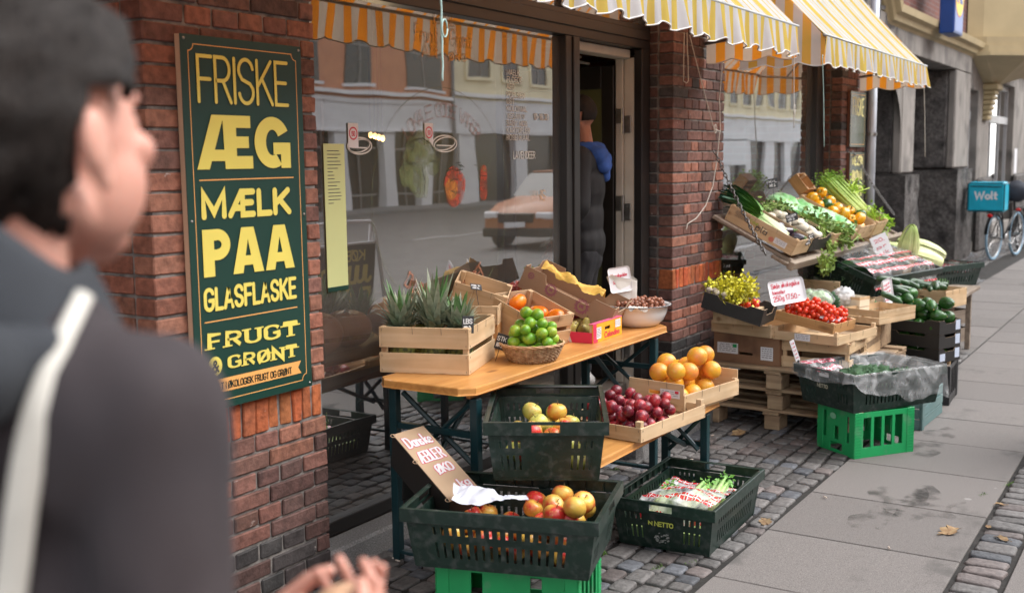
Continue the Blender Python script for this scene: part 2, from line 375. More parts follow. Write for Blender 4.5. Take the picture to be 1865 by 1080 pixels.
def ribbon(mb, pts, w, thin, y, round_=True, contrast=None):
    """flat mitred stroke in the xz plane at depth y; width may depend on direction"""
    Q=[pts[0]]
    for p in pts[1:]:
        if abs(p[0]-Q[-1][0])+abs(p[1]-Q[-1][1])>1e-6: Q.append(p)
    n=len(Q)
    if n<2: return y
    closed=n>3 and abs(Q[0][0]-Q[-1][0])+abs(Q[0][1]-Q[-1][1])<1e-6
    def d(a,b):
        dx,dz=b[0]-a[0],b[1]-a[1]; L=sqrt(dx*dx+dz*dz); return dx/L,dz/L
    def wd(t): return w/2 if contrast is None else w/2*(contrast+(1-contrast)*min(1,abs(t[1]))**1.5)
    L_=[];R_=[]
    for i,p in enumerate(Q):
        ta=d(Q[i-1],p) if i>0 else (d(Q[-2],p) if closed else None)
        tb=d(p,Q[i+1]) if i<n-1 else (d(p,Q[1]) if closed else None)
        if ta is None: ta=tb
        if tb is None: tb=ta
        na=(-ta[1],ta[0]); nb=(-tb[1],tb[0]); mx,mz=na[0]+nb[0],na[1]+nb[1]; l=sqrt(mx*mx+mz*mz)
        if l<.5: mx,mz=na; l=1; k=1
        else: mx/=l; mz/=l; k=min(2.2,1/max(.3,mx*na[0]+mz*na[1]))
        if l<.5: k=1
        h=(wd(ta)+wd(tb))/2*k
        L_.append((p[0]+mx*h,p[1]+mz*h)); R_.append((p[0]-mx*h,p[1]-mz*h))
    vs=[(a[0],y,a[1]) for a in L_]+[(a[0],y,a[1]) for a in R_]
    mb.add(vs,[(i,i+1,n+i+1,n+i) for i in range(n-1)])
    y-=thin
    if round_ is True and not closed and contrast is None:
        for p,q in ((Q[0],Q[1]),(Q[-1],Q[-2])):
            t=d(q,p); a0=atan2(t[1],t[0])
            mb.add([(p[0]+cos(a0-pi/2+pi*i/6)*w/2,y,p[1]+sin(a0-pi/2+pi*i/6)*w/2) for i in range(7)],[tuple(range(7))]); y-=thin
    return y
FAT={
'P':(.84,[[(0,0),(.34,0),(.34,1),(0,1)],[(.34,.76),(.44,.76),(.44,1),(.34,1)],[(.34,.34),(.44,.34),(.44,.57),(.34,.57)]],[(.44,.67,.40,.33,.13,.095,-90,90)]),
'A':(1.0,[[(0,0),(.32,0),(.5,.74),(.5,1),(.30,1)],[(1,0),(.68,0),(.5,.74),(.5,1),(.70,1)],[(.24,.17),(.76,.17),(.69,.38),(.31,.38)]],[]),
'Æ':(1.5,[[(0,0),(.32,0),(.74,1),(.42,1)],[(.74,0),(1.06,0),(1.06,1),(.70,1)],[(1.06,.77),(1.46,.77),(1.46,1),(1.06,1)],[(1.06,.39),(1.40,.39),(1.40,.61),(1.06,.61)],[(1.06,0),(1.5,0),(1.5,.24),(1.06,.24)],[(.22,.15),(.74,.15),(.74,.36),(.32,.36)]],[]),
'G':(1.05,[[(.54,.27),(1.05,.27),(1.05,.50),(.54,.50)],[(.76,0),(1.05,0),(1.05,.27),(.76,.27)]],[(.52,.5,.52,.5,.19,.25,28,300)])}
def fat(mb, s, x0, z0, w, h, y=0., gap=.06, z1=None):
    tot=sum(FAT[c][0]+gap for c in s)-gap; sx=w/tot; a=0
    z1=z0 if z1 is None else z1
    def Q(p): X=x0+(a+p[0])*sx; return (X,y,z0+p[1]*h+(z1-z0)*(X-x0)/w)
    for c in s:
        g_=FAT[c]
        for poly in g_[1]: mb.add([Q(p) for p in poly],[tuple(range(len(poly)))]); y-=1e-5
        for (cx,cz,ro,rz,ri,rj,a0,a1) in g_[2]:
            n=28; vs=[]
            for i in range(n+1):
                t=radians(a0+(a1-a0)*i/n); vs+=[Q((cx+ro*cos(t),cz+rz*sin(t))),Q((cx+ri*cos(t),cz+rj*sin(t)))]
            mb.add(vs,[(2*i,2*i+2,2*i+3,2*i+1) for i in range(n)]); y-=1e-5
        a+=g_[0]+gap
    return mb
def text(mb, s, x0, z0, w, h, stroke, y=0., gap=.28, round_=True, contrast=None, serif=0, jit=0, slant=0, z1=None, rnd=None, xl=None):
    """s drawn in stroke letters filling a box; z1 = baseline height at the right end; strokes stay off each other by microns"""
    adv=0; lay=[]
    for ch in s:
        if ch==' ': adv+=.55; continue
        gl=(.9,[[(0,.80),(0,1),(.9,1),(.9,.80)],[(.45,1),(.45,0)]]) if ch=='T' and serif else GL.get(ch) or GL.get(ch.upper()) or GL['-']
        lay.append((adv,gl)); adv+=gl[0]+gap
    tot=adv-gap
    sx=(w-stroke)/max(tot,.01); sz=h-stroke; th=6e-6
    for a,gl in lay:
        jx,jz=(rnd.uniform(-jit,jit),rnd.uniform(-jit,jit)) if rnd else (0,0)
        for st in gl[1]:
            P=[]
            for (px,pz) in st:
                X=x0+stroke/2+(a+px)*sx+slant*pz*sz+jx; t=(X-x0)/max(w,.001)
                P.append((X,z0+stroke/2+pz*sz+((z1-z0)*t if z1 is not None else 0)+jz))
            y=ribbon(mb,P,stroke,th,y,round_,contrast)
            if serif:
                for e,n in ((P[0],P[1]),(P[-1],P[-2])):
                    if abs(e[0]-n[0])<1e-6*1+abs(e[1]-n[1])*.4:
                        y=ribbon(mb,[(e[0]-stroke*serif,e[1]),(e[0]+stroke*serif,e[1])],stroke*.22,th,y,False)
    return mb
# ================================================================== ground
random.seed(7)
def R(a,b): return random.uniform(a,b)
WY=2.8      # brick face
GY=2.99     # glass plane
M_base=mat('joint dirt',(.028,.025,.022),.95,.5,12,.004)
mb=MB(); mb.box(-40,90,-1.5,2.79,-.2,-.011); mb.box(10.9,90,2.79,9,-.2,-.018); mb.box(-40,3.0,2.79,3.2,-.2,-.018)
structure(mb.build('ground',M_base))
M_slab=attr_mat('paving slab',.85,300,.48,.0016,330,[((.115,.108,.102),2.0,.58,.68),((.34,.33,.32),130,.70,.76),((.30,.29,.28),7,.80,.84)])
mb=MB()
def slabrow(y0,y1,x0,x1,ph,step=.638):
    k=math.floor((x0-ph)/step); 
    while ph+k*step<x1:
        a=ph+k*step; c=R(.165,.20); col=(c*1.08,c*.995,c*.94)
        zz=R(-.0015,.0015)
        mb.bev(a+.0045,a+step-.0045,y0+.004,y1-.004,-.06,zz,.003,col); k+=1
slabrow(.745,1.548,-6,40,4.555-.638*2)
slabrow(1.556,2.36,9.5,40,4.555-.4); 
slabrow(-.25,.555,-6,40,4.555-.3); slabrow(-1.05,-.255,-6,40,4.555)
structure(mb.build('pavement',M_slab))
N_,L_=M_slab.node_tree.nodes,M_slab.node_tree.links; tc_=N_.new('ShaderNodeTexCoord'); vo_=N_.new('ShaderNodeTexVoronoi'); vo_.inputs['Scale'].default_value=3.1; vo_.inputs['Randomness'].default_value=1; L_.new(tc_.outputs['Object'],vo_.inputs['Vector'])
cm_=N_.new('ShaderNodeMath'); cm_.operation='MULTIPLY_ADD'; cm_.inputs[1].default_value=.09; cm_.inputs[2].default_value=-.022; sp_=N_.new('ShaderNodeSeparateColor'); L_.new(vo_.outputs['Color'],sp_.inputs[0]); L_.new(sp_.outputs[0],cm_.inputs[0])
lt_=N_.new('ShaderNodeMath'); lt_.operation='LESS_THAN'; L_.new(vo_.outputs['Distance'],lt_.inputs[0]); L_.new(cm_.outputs[0],lt_.inputs[1])
b_=N_['Principled BSDF']; src=b_.inputs['Base Color'].links[0].from_socket; mx_=N_.new('ShaderNodeMix'); mx_.data_type='RGBA'; mx_.inputs[7].default_value=(.33,.32,.31,1); mf_=N_.new('ShaderNodeMath'); mf_.operation='MULTIPLY'; mf_.inputs[1].default_value=.65; L_.new(lt_.outputs[0],mf_.inputs[0]); L_.new(mf_.outputs[0],mx_.inputs[0]); L_.new(src,mx_.inputs[6]); L_.new(mx_.outputs[2],b_.inputs['Base Color'])
M_cob=attr_mat('granite sett',.62,40,.35,.004,90,[((.30,.28,.27),170,.70,.78)],.45)
# small setts: each stone a chamfered irregular block in one sheet of paving
def sett(mb,cx,cy,lx,ly,rot,z):
    ca,sa=cos(rot),sin(rot); K=12; out=[]
    base=[]
    for k in range(K):
        a=2*pi*(k+.5)/K; ex=abs(cos(a))**.28*(1 if cos(a)>0 else -1); ey=abs(sin(a))**.28*(1 if sin(a)>0 else -1)
        q=R(.90,1.0); base.append((ex*lx/2*q,ey*ly/2*q))
    rings=[(1.0,-.04),(1.0,z-.009),(.975,z-.003),(.90,z),(.45,z+R(-.001,.0015))]
    tx,ty=R(-.05,.05),R(-.05,.05); vs=[]
    for s_,zz in rings:
        for (x,y) in base:
            X,Y=x*s_,y*s_; vs.append((cx+X*ca-Y*sa,cy+X*sa+Y*ca,zz+(X*tx+Y*ty if zz>-.03 else 0)))
    vs.append((cx,cy,z+.001))
    fs=[(i*K+k,i*K+(k+1)%K,(i+1)*K+(k+1)%K,(i+1)*K+k) for i in range(4) for k in range(K)]
    fs+=[(4*K+k,4*K+(k+1)%K,5*K) for k in range(K)]
    t=random.random(); c=R(.085,.165)
    col=(c*1.03,c*.975,c*.94) if t<.7 else ((c*1.12,c*.95,.9*c) if t<.88 else (c*.85,c*.9,c*1.0))
    mb.add(vs,fs,col)
mb=MB(); 
def sett_area(x0,x1,ylo,yhi,step=.112):
    y=ylo
    while y<yhi-.03:
        ly=R(.085,.105)
        if y+ly>yhi-.0: ly=yhi-y
        x=x0+R(0,.1)
        while x<x1:
            lx=R(.085,.145); wob=.012*sin(x*5+y*9)
            sett(mb,x+lx/2,y+ly/2+wob+R(-.004,.004),lx-.007,ly-.007,R(-.07,.07),R(-.004,.005)); x+=lx
        y+=ly
sett_area(.9,9.5,1.56,2.92)
structure(mb.build('cobblestones',M_cob,smooth=True))
mb=MB(); sett_area(9.5,15.5,2.37,3.3); sett_area(15.5,24,2.7,3.35)
structure(mb.build('cobblestones',M_cob,smooth=True))
mb=MB(); x=.6
while x<22:
    lx=R(.085,.12); sett(mb,x+lx/2,.651+R(-.004,.004),lx-.012,.165,R(-.05,.05),R(-.004,.003)); x+=lx
structure(mb.build('cobblestones',M_cob,smooth=True))
# kerb, carriageway and the pavement across the street
mb=MB(); x=-20
while x<60: mb.bev(x,x+.995,-1.35,-1.06,-.25,.002,.015,(.3,.3,.3)); x+=1
structure(mb.build('kerb',M_cob))
structure(MB().box(-40,90,-17,-1.35,-.3,-.12).build('road',mat('asphalt',(.22,.21,.20),.8,.3,3,.003,90)))
mb=MB(); mb.box(-40,90,-22,-17,-.3,0)
structure(mb.build('pavement',mat('far paving',(.22,.215,.21),.85,.2,2)))
mb=MB()
for i in range(14): mb.box(-10+i*6,-7+i*6,-9.3,-9.18,-.116,-.112)
structure(mb.build('road_marking',mat('road paint',(.6,.6,.58),.7,.2,9)))

# ================================================================== brick building
M_brick=attr_mat('brick',.72,34,.38,.0035,75,[((.42,.36,.33),16,.665,.72),((.03,.022,.02),5,.60,.72)],.35)
M_mortar=mat('mortar',(.27,.25,.23),.95,.6,20,.005,60,col2=(.10,.092,.085))
shop=thing('brick_building','dark red brick shop building with black framed windows and a step at the open door','building',(0,0,0))
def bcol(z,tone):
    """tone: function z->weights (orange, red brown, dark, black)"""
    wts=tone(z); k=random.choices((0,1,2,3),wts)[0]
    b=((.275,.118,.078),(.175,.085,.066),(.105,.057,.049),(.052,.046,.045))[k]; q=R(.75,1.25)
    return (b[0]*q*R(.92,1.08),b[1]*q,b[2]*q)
def courses(mb,u0,u1,z0,z1,tone,depth,place,CH=.0667,ends=True,soldier=None):
    """bricks between u0,u1; place(u0,u1,d0,d1,z0,z1,col,jit) draws one; d0 = 0 is the face"""
    n=int(round((z1-z0)/CH)); j=.010
    for i in range(n):
        za=z0+i*CH+.005; zb=za+CH-.010
        if soldier and abs(i-soldier)<2:
            if i==soldier:
                u=u0
                while u<u1-.02:
                    v=min(u+R(.054,.066),u1); place(u,v-.008,R(.0,.008),depth,za,za+CH*2-.012,(R(.3,.5),R(.085,.12),.04),.004); u=v
                continue
            if i==soldier+1: continue
        typ=i%2; u=u0; first=True
        while u<u1-.012:
            L=.228 if typ==0 else .108
            if first and typ==0: L=R(.225,.23)
            if typ==1 and first: L=.168
            v=min(u+L,u1)
            if u1-v<.04: v=u1
            place(u,v,R(0,.004),depth,za,zb,bcol(za,tone),.0018); u=v+j; first=False
def front(mb,y=WY):
    return lambda u0,u1,d0,d1,za,zb,col,jt: mb.bev(u0,u1,y+d0,y+d1,za,zb,.004,col,jt)
def left(mb,x):      # face looking to -x, u runs in y
    return lambda u0,u1,d0,d1,za,zb,col,jt: mb.bev(x+d0,x+d1,u0,u1,za,zb,.004,col,jt)
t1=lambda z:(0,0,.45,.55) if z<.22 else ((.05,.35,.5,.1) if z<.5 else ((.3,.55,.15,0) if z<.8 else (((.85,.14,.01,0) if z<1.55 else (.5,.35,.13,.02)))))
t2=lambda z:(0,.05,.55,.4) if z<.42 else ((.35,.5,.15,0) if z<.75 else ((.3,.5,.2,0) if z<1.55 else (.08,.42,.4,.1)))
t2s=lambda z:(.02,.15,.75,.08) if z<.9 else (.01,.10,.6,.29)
t3=lambda z:(.1,.5,.35,.05)
XA,XB=2.33,3.11; XC,XD=6.36,7.21; XE,XF=10.09,10.9
def pier(x0,x1,tone,stone=None,side=None,depth=.12,top=3.1):
    mb=MB(); courses(mb,x0,x1,.0,top,tone,.10,front(mb),soldier=stone)
    # side toward -x behind the front brick
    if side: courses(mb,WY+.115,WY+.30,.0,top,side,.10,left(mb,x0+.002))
    ob=mb.build('brickwork',M_brick,shop)
    m2=MB(); m2.box(x0+.012,x1-.012,WY+.011,WY+.33,0,top); m2.build('mortar',M_mortar,ob)
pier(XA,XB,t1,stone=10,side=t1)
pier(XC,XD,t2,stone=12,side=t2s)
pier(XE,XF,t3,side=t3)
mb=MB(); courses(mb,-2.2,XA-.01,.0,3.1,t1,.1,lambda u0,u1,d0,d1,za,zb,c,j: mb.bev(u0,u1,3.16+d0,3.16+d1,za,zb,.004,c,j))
ob=mb.build('brickwork',M_brick,shop); MB().box(-2.2,XA+.03,3.172,3.4,0,3.1).build('mortar',M_mortar,ob)
# wall above the shopfront
M_bp=None
def brick_plain(name,c1,c2,mort,sc=1):
    m,nt,b=nodes(name);N,L=nt.nodes,nt.links
    tc=N.new('ShaderNodeTexCoord'); sx=N.new('ShaderNodeSeparateXYZ'); cb=N.new('ShaderNodeCombineXYZ')
    L.new(tc.outputs['Object'],sx.inputs[0]); 
    ad=N.new('ShaderNodeMath'); L.new(sx.outputs[0],ad.inputs[0]); L.new(sx.outputs[1],ad.inputs[1])
    L.new(ad.outputs[0],cb.inputs[0]); L.new(sx.outputs[2],cb.inputs[1])
    br=N.new('ShaderNodeTexBrick'); L.new(cb.outputs[0],br.inputs[0]); br.inputs['Scale'].default_value=1
    br.inputs['Brick Width'].default_value=.238; br.inputs['Row Height'].default_value=.0667; br.inputs['Mortar Size'].default_value=.005
    br.inputs['Color1'].default_value=c1+(1,); br.inputs['Color2'].default_value=c2+(1,); br.inputs['Mortar'].default_value=mort+(1,)
    nz=N.new('ShaderNodeTexNoise'); nz.inputs['Scale'].default_value=3; nz.inputs['Detail'].default_value=8; L.new(tc.outputs['Object'],nz.inputs['Vector'])
    mr=N.new('ShaderNodeMapRange'); mr.inputs[3].default_value=.6; mr.inputs[4].default_value=1.35; L.new(nz.outputs[0],mr.inputs[0])
    hv=N.new('ShaderNodeHueSaturation'); L.new(br.outputs[0],hv.inputs['Color']); L.new(mr.outputs[0],hv.inputs['Value'])
    L.new(hv.outputs[0],b.inputs['Base Color']); b.inputs['Roughness'].default_value=.85
    bp=N.new('ShaderNodeBump'); bp.inputs['Distance'].default_value=.006; bp.invert=True; L.new(br.outputs['Fac'],bp.inputs['Height']); L.new(bp.outputs[0],b.inputs['Normal'])
    return m
M_bwall=brick_plain('brick wall',(.24,.075,.045),(.12,.05,.04),(.2,.18,.17))
mb=MB(); mb.box(-2.2,10.9,WY+.01,3.4,3.1,7.5); mb.box(XA,XB,2.96,8.0,3.1,3.4); mb.build('upper_wall',M_bwall,shop)
mb=MB(); mb.box(XA-.02,10.9,3.15,8.0,7.5,7.6); mb.box(10.7,10.9,3.14,8,0,7.5); mb.box(-2.2,10.7,8,8.2,0,7.5); mb.box(-2.2,-2,3.4,8,0,7.5); mb.build('back_wall',M_bwall,shop)
# granite plinths and door step
M_gran=attr_mat('granite',.75,150,.45,.003,180,[((.36,.35,.33),90,.62,.72),((.05,.05,.05),110,.62,.7)])
c=(.26,.255,.25)
mb=MB(); mb.bev(XB+.004,5.262,2.84,2.97,-.05,.094,.012,c); mb.build('plinth',M_gran,shop)
mb=MB(); mb.bev(XD+.004,XE-.004,2.84,2.97,-.05,.22,.012,c); mb.build('plinth',M_gran,shop)
mb=MB()
def stepfn(u,v):
    return (0,0,0)
mb.bev(5.27,6.352,2.50,3.3,-.05,.135,.03,(.2,.195,.19)); mb.build('door_step',M_gran,shop,bevel=.02)
# shop windows
M_blk=mat('black frame paint',(.018,.016,.015),.38,.3,5)
M_glass=glass_mat('shop glass',.29,1.3,(.80,.82,.80),.0009,.055)
def window(x0,x1,z0,z1,hz0,hz1,ml=None,fr=.05):
    """front frame set in the opening between x0 and x1"""
    wn=MB(); y0,y1=GY-.03,GY+.04
    wn.bev(x0,x1,y0,y1,z0,z0+.06,.004); wn.bev(x0,x0+fr,y0,y1,z0+.061,3.1,.004); wn.bev(x1-fr,x1,y0,y1,z0+.061,3.1,.004)
    wn.bev(x0+fr+.001,x1-fr-.001,y0-.012,y1,hz0,hz1,.004); wn.bev(x0+fr+.001,x1-fr-.001,y0-.024,y0-.013,hz0+.05,hz1-.03,.004)
    return wn
wn=window(XB+.002,XC-.002,.096,3.1,2.29,2.43)
wn.bev(5.262,5.33,GY-.045,GY+.05,.157,2.289,.004); wn.bev(5.332,5.40,GY-.055,GY+.06,.136,2.289,.004)
wn.bev(5.262,5.40,GY-.03,GY+.04,2.431,3.1,.004)
w1=wn.build('window_frame',M_blk,shop)
gm=MB(); gm.add([(XB+.05,GY,.156),(5.262,GY,.156),(5.262,GY,2.29),(XB+.05,GY,2.29)],[(0,1,2,3)])
gm.add([(XB+.05,GY,2.43),(XC-.05,GY,2.43),(XC-.05,GY,3.1),(XB+.05,GY,3.1)],[(0,1,2,3)]); gm.build('glass',M_glass,w1)
wn=window(XD+.002,XE-.002,.222,3.1,2.43,2.56,fr=.06)
wn.bev(9.80,XE-.063,GY-.05,GY+.05,.283,2.429,.004)
w2=wn.build('window_frame',M_blk,shop)
gm=MB(); gm.add([(XD+.06,GY,.28),(9.8,GY,.28),(9.8,GY,2.43),(XD+.06,GY,2.43)],[(0,1,2,3)])
gm.add([(XD+.06,GY,2.56),(XE-.06,GY,2.56),(XE-.06,GY,3.1),(XD+.06,GY,3.1)],[(0,1,2,3)]); gm.build('glass',M_glass,w2)
# door: black jamb, pale inner frame with hinges, open leaf folded into the shop
dj=MB(); dj.bev(6.20,6.305,GY-.05,GY+.005,.136,2.289,.004); jm=dj.build('door_frame',M_blk,shop)
M_cream=mat('cream paint',(.62,.58,.50),.5,.15,6)
dj=MB(); dj.bev(6.205,6.30,GY+.006,GY+.075,.136,2.24,.006); dj.bev(6.212,6.29,GY+.0755,GY+.083,.136,2.238,.001); dj.bev(6.204,6.30,GY+.0835,GY+.135,.136,2.24,.005)
dj.bev(5.41,6.203,GY+.03,GY+.135,2.235,2.288,.006)
inner=dj.build('inner_frame',M_cream,shop)
M_steel=mat('brushed steel',(.45,.44,.42),.35,.3,20,metal=1)
for hz in (1.86,1.32,.45):
    mb=MB(); mb.tube([(6.196,GY+.079,hz-.08),(6.196,GY+.079,hz+.08)],.009,10); mb.bev(6.192,6.2035,GY+.088,GY+.125,hz-.015,hz+.075,.002); mb.bev(6.192,6.2045,GY+.025,GY+.070,hz-.075,hz+.03,.002)
    for k in range(3): mb.tube([(6.188,GY+.05,hz-.06+k*.035),(6.193,GY+.05,hz-.06+k*.035)],.005,6)
    mb.build('hinge',M_steel,jm)
lf=MB(); lf.bev(6.19,6.24,GY+.14,GY+.225,.23,2.20,.004); lf.bev(6.19,6.24,GY+.87,GY+.96,.23,2.20,.004)
lf.bev(6.19,6.24,GY+.226,GY+.869,2.06,2.20,.004); lf.bev(6.19,6.24,GY+.226,GY+.869,.23,.50,.004)
leaf=lf.build('door_leaf',M_blk,shop)
MB().box(6.205,6.215,GY+.225,GY+.87,.50,2.06).build('glass',mat('olive panel',(.13,.14,.06),.3,.3,2),leaf)
mb=MB(); mb.tube([(5.42,GY+.10,2.215),(5.80,GY+.16,2.222)],.009,8); mb.tube([(5.42,GY+.10,2.185),(5.90,GY+.16,2.19)],.009,8); mb.build('door_closer',M_steel,shop)
# shop interior
M_in=mat('shop wall',(.26,.21,.16),.9,.4,1.2); M_infl=mat('shop floor',(.12,.10,.085),.5,.3,2)
mb=MB(); mb.box(XB-.9,10.7,6.3,6.4,0,3.4); mb.box(XA+.03,XA+.1,3.15,6.3,0,3.4); mb.build('interior_wall',M_in,shop)
MB().box(XA+.1,10.7,2.98,6.3,-.05,.10).build('floor',M_infl,shop)
MB().box(XA+.1,10.7,3.12,6.3,2.9,2.95).build('ceiling',mat('shop ceiling',(.3,.28,.25),.9,.2,2),shop)
mb=MB(); mb.box(6.5,6.6,4.2,6.3,.1,2.9); mb.build('partition',mat('partition',(.16,.17,.10),.8,.3,2),shop)
# ================================================================== awnings
def stripe_mat(name,thr=.52):
    m=bpy.data.materials.new(name); m.use_nodes=True; nt=m.node_tree; N,L=nt.nodes,nt.links
    N.remove(N['Principled BSDF']); o=N['Material Output']
    tc=N.new('ShaderNodeTexCoord'); sx=N.new('ShaderNodeSeparateXYZ'); L.new(tc.outputs['UV'],sx.inputs[0])
    dv=N.new('ShaderNodeMath'); dv.operation='DIVIDE'; dv.inputs[1].default_value=.125; L.new(sx.outputs[0],dv.inputs[0])
    fr=N.new('ShaderNodeMath'); fr.operation='FRACT'; L.new(dv.outputs[0],fr.inputs[0])
    gt=N.new('ShaderNodeMath'); gt.operation='GREATER_THAN'; gt.inputs[1].default_value=thr; L.new(fr.outputs[0],gt.inputs[0])
    if thr>.6:
        d5=N.new('ShaderNodeMath'); d5.operation='DIVIDE'; d5.inputs[1].default_value=.5; L.new(sx.outputs[0],d5.inputs[0]); f5=N.new('ShaderNodeMath'); f5.operation='FRACT'; L.new(d5.outputs[0],f5.inputs[0])
        g5=N.new('ShaderNodeMath'); g5.operation='GREATER_THAN'; g5.inputs[1].default_value=.76; L.new(f5.outputs[0],g5.inputs[0]); m5=N.new('ShaderNodeMath'); m5.operation='MAXIMUM'; L.new(gt.outputs[0],m5.inputs[0]); L.new(g5.outputs[0],m5.inputs[1]); gt=m5
    nz=N.new('ShaderNodeTexNoise'); nz.inputs['Scale'].default_value=5; nz.inputs['Detail'].default_value=7; L.new(tc.outputs['Object'],nz.inputs['Vector'])
    def mixc(a,b):
        x=N.new('ShaderNodeMix'); x.data_type='RGBA'; x.inputs[6].default_value=a+(1,); x.inputs[7].default_value=b+(1,); L.new(gt.outputs[0],x.inputs[0])
        h=N.new('ShaderNodeHueSaturation'); mr=N.new('ShaderNodeMapRange'); mr.inputs[3].default_value=.78; mr.inputs[4].default_value=1.12
        L.new(nz.outputs[0],mr.inputs[0]); L.new(mr.outputs[0],h.inputs['Value']); L.new(x.outputs[2],h.inputs['Color']); return h.outputs[0]
    d=N.new('ShaderNodeBsdfDiffuse'); t=N.new('ShaderNodeBsdfTranslucent')
    L.new(mixc((.78,.78,.79),(.80,.64,.16)),d.inputs[0]); L.new(mixc((.70,.55,.42),(1.0,.28,.01)),t.inputs[0])
    mx=N.new('ShaderNodeMixShader'); mx.inputs[0].default_value=.48
    L.new(d.outputs[0],mx.inputs[1]); L.new(t.outputs[0],mx.inputs[2]); L.new(mx.outputs[0],o.inputs[0]); return m
M_awn=stripe_mat('striped awning cloth'); M_awn2=stripe_mat('striped awning top cloth',.80); M_pipe=mat('white piping',(.75,.74,.72),.7,.1,5); M_bar=mat('awning bar',(.42,.42,.41),.4,.3,6,metal=.7)
BY,BZ,TZ,VZ=2.2,2.42,3.07,2.245
def awning(x0,x1,label,ph):
    A=thing('awning',label,'awning',(0,0,0),group='striped awnings over the shopfront')
    mb=MB(); n=int((x1-x0)*14)
    def can(u,v):
        x=x0+(x1-x0)*u; y=2.79+(BY-2.79)*v; z=TZ+(BZ-TZ)*v
        z-=.018*sin(pi*v)+.004*sin(x*23+v*3)*sin(pi*v)
        return (x,y,z+.012)
    mb.grid(can,n,10,lambda u,v:(x0+(x1-x0)*u,v)); mb.build('canopy',M_awn2,A,smooth=True)
    def sc(x): return .030*(1-abs(cos(pi*(x+ph)/.25)))
    def wav(x,v): return (.014*sin(x*25+ph)+.008*sin(x*61+2*ph)+.010*sin(x*9))*v
    nn=int((x1-x0)/.0125)
    def val(u,v):
        x=x0+(x1-x0)*u; zb=VZ+sc(x)+.006*sin(x*3.1)-.018; z=BZ+.005+(zb-BZ-.005)*v
        return (x+.006*sin(x*40)*v,BY-.008-wav(x,v)-.012*v,z)
    mb=MB(); mb.grid(val,nn,6,lambda u,v:(x0+(x1-x0)*u,v)); va=mb.build('valance',M_awn,A,smooth=True)
    pp=MB(); pp.tube([val(i/nn,1) for i in range(nn+1)],.0042,6); 
    for xs,s in ((x0,-1),(x1,1)):
        def side(u,v):
            y=BY+(2.79-BY)*u; zt=BZ+(TZ-BZ)*u; zb=VZ+.030*(1-abs(cos(pi*y/.25)))-.012
            return (xs+s*.004+.012*sin(y*17+xs)*v,y,zt+(zb-zt)*v)
        mb=MB(); mb.grid(side,40,12,lambda u,v:(BY+(2.79-BY)*u+.02,v)); mb.build('side_panel',M_awn,A,smooth=True)
        pp.tube([side(i/40,1) for i in range(41)],.0042,6)
    pp.build('piping',M_pipe,va,smooth=True)
    mb=MB(); mb.tube([(x0-.03,BY,BZ+.012),(x1+.03,BY,BZ+.012)],.011,8); mb.build('front_bar',M_bar,A,smooth=True)
    for xs in (x0+.03,x1-.03):
        mb=MB(); mb.tube([(xs,BY,BZ),(xs,2.79,2.36)],.012,8); mb.tube([(xs,BY+.3,2.40),(xs,2.79,2.7)],.008,6); mb.build('folding_arm',M_bar,A,smooth=True)
awning(1.2,6.86,'yellow and white striped awning over the wide window and the open door',.05)
awning(7.48,10.62,'yellow and white striped awning over the window with the hanging shelf',.1)

# ================================================================== cords on the front
M_cord=mat('pale cord',(.62,.58,.52),.85,.2,30); M_teal=mat('faded cord end',(.45,.65,.6),.8,.2,30)
def cord(label,pts,r=.0035,m=None,knot=None):
    mb=MB(); 
    P=[]; pts=[Vector(p) for p in pts]
    for a,b in zip(pts[:-1],pts[1:]):
        for k in range(8): P.append(a.lerp(b,k/8)+Vector((.0015*sin(k+a.z*50),0,0)))
    P.append(pts[-1]); mb.tube(P,r,6)
    if knot: 
        for kx in knot:
            kx=Vector(kx); mb.tube([kx+Vector((.016*cos(t*pi/5),-.004,.03*sin(t*pi/5)-.0)) for t in range(11)],r*.9,5)
    return tag(mb.build('cord',m or M_cord,smooth=True),label,'cord')
yb=2.19
cord('pale cord with a knotted loop hanging in front of the wide window',[wl(803,-20,yb),wl(804,45,yb),wl(806,100,yb),wl(806,148,yb)],knot=[wl(808,52,yb)],m=M_teal)
cord('cord looped down the brick pier beside the door, nearest the door',[wl(1246,60,2.79),wl(1245,148,2.785),wl(1250,152,2.785),wl(1254,148,2.785),wl(1251,60,2.79)])
cord('slack cord tied to a hook on the brick pier and dropping to a frayed end',[wl(1256,65,2.78),wl(1275,140,2.775),wl(1300,235,2.77),wl(1312,240,2.77),wl(1310,180,2.77),wl(1319,80,2.7)],knot=[wl(1302,235,2.768)])
cord('pale cord running in a long curve to a tassel on the brick pier',[wl(1311,240,2.77),wl(1306,290,2.772),wl(1298,340,2.772),wl(1285,375,2.775),wl(1268,398,2.778),wl(1252,408,2.78),wl(1250,418,2.78)])
cord('pale cord hanging in front of the second window',[wl(1446,100,yb),wl(1446,150,yb),wl(1446,234,yb)],r=.003,knot=[wl(1446,200,yb)])
cord('cord hanging beside the frame of the second window with a teal end',[wl(1498,100,yb),wl(1500,180,yb),wl(1501,268,yb)],r=.003,m=M_teal)
cord('thin cord hanging from the far corner of the right awning',[wl(1683,160,yb),wl(1684,200,yb),wl(1685,286,yb)],r=.004)

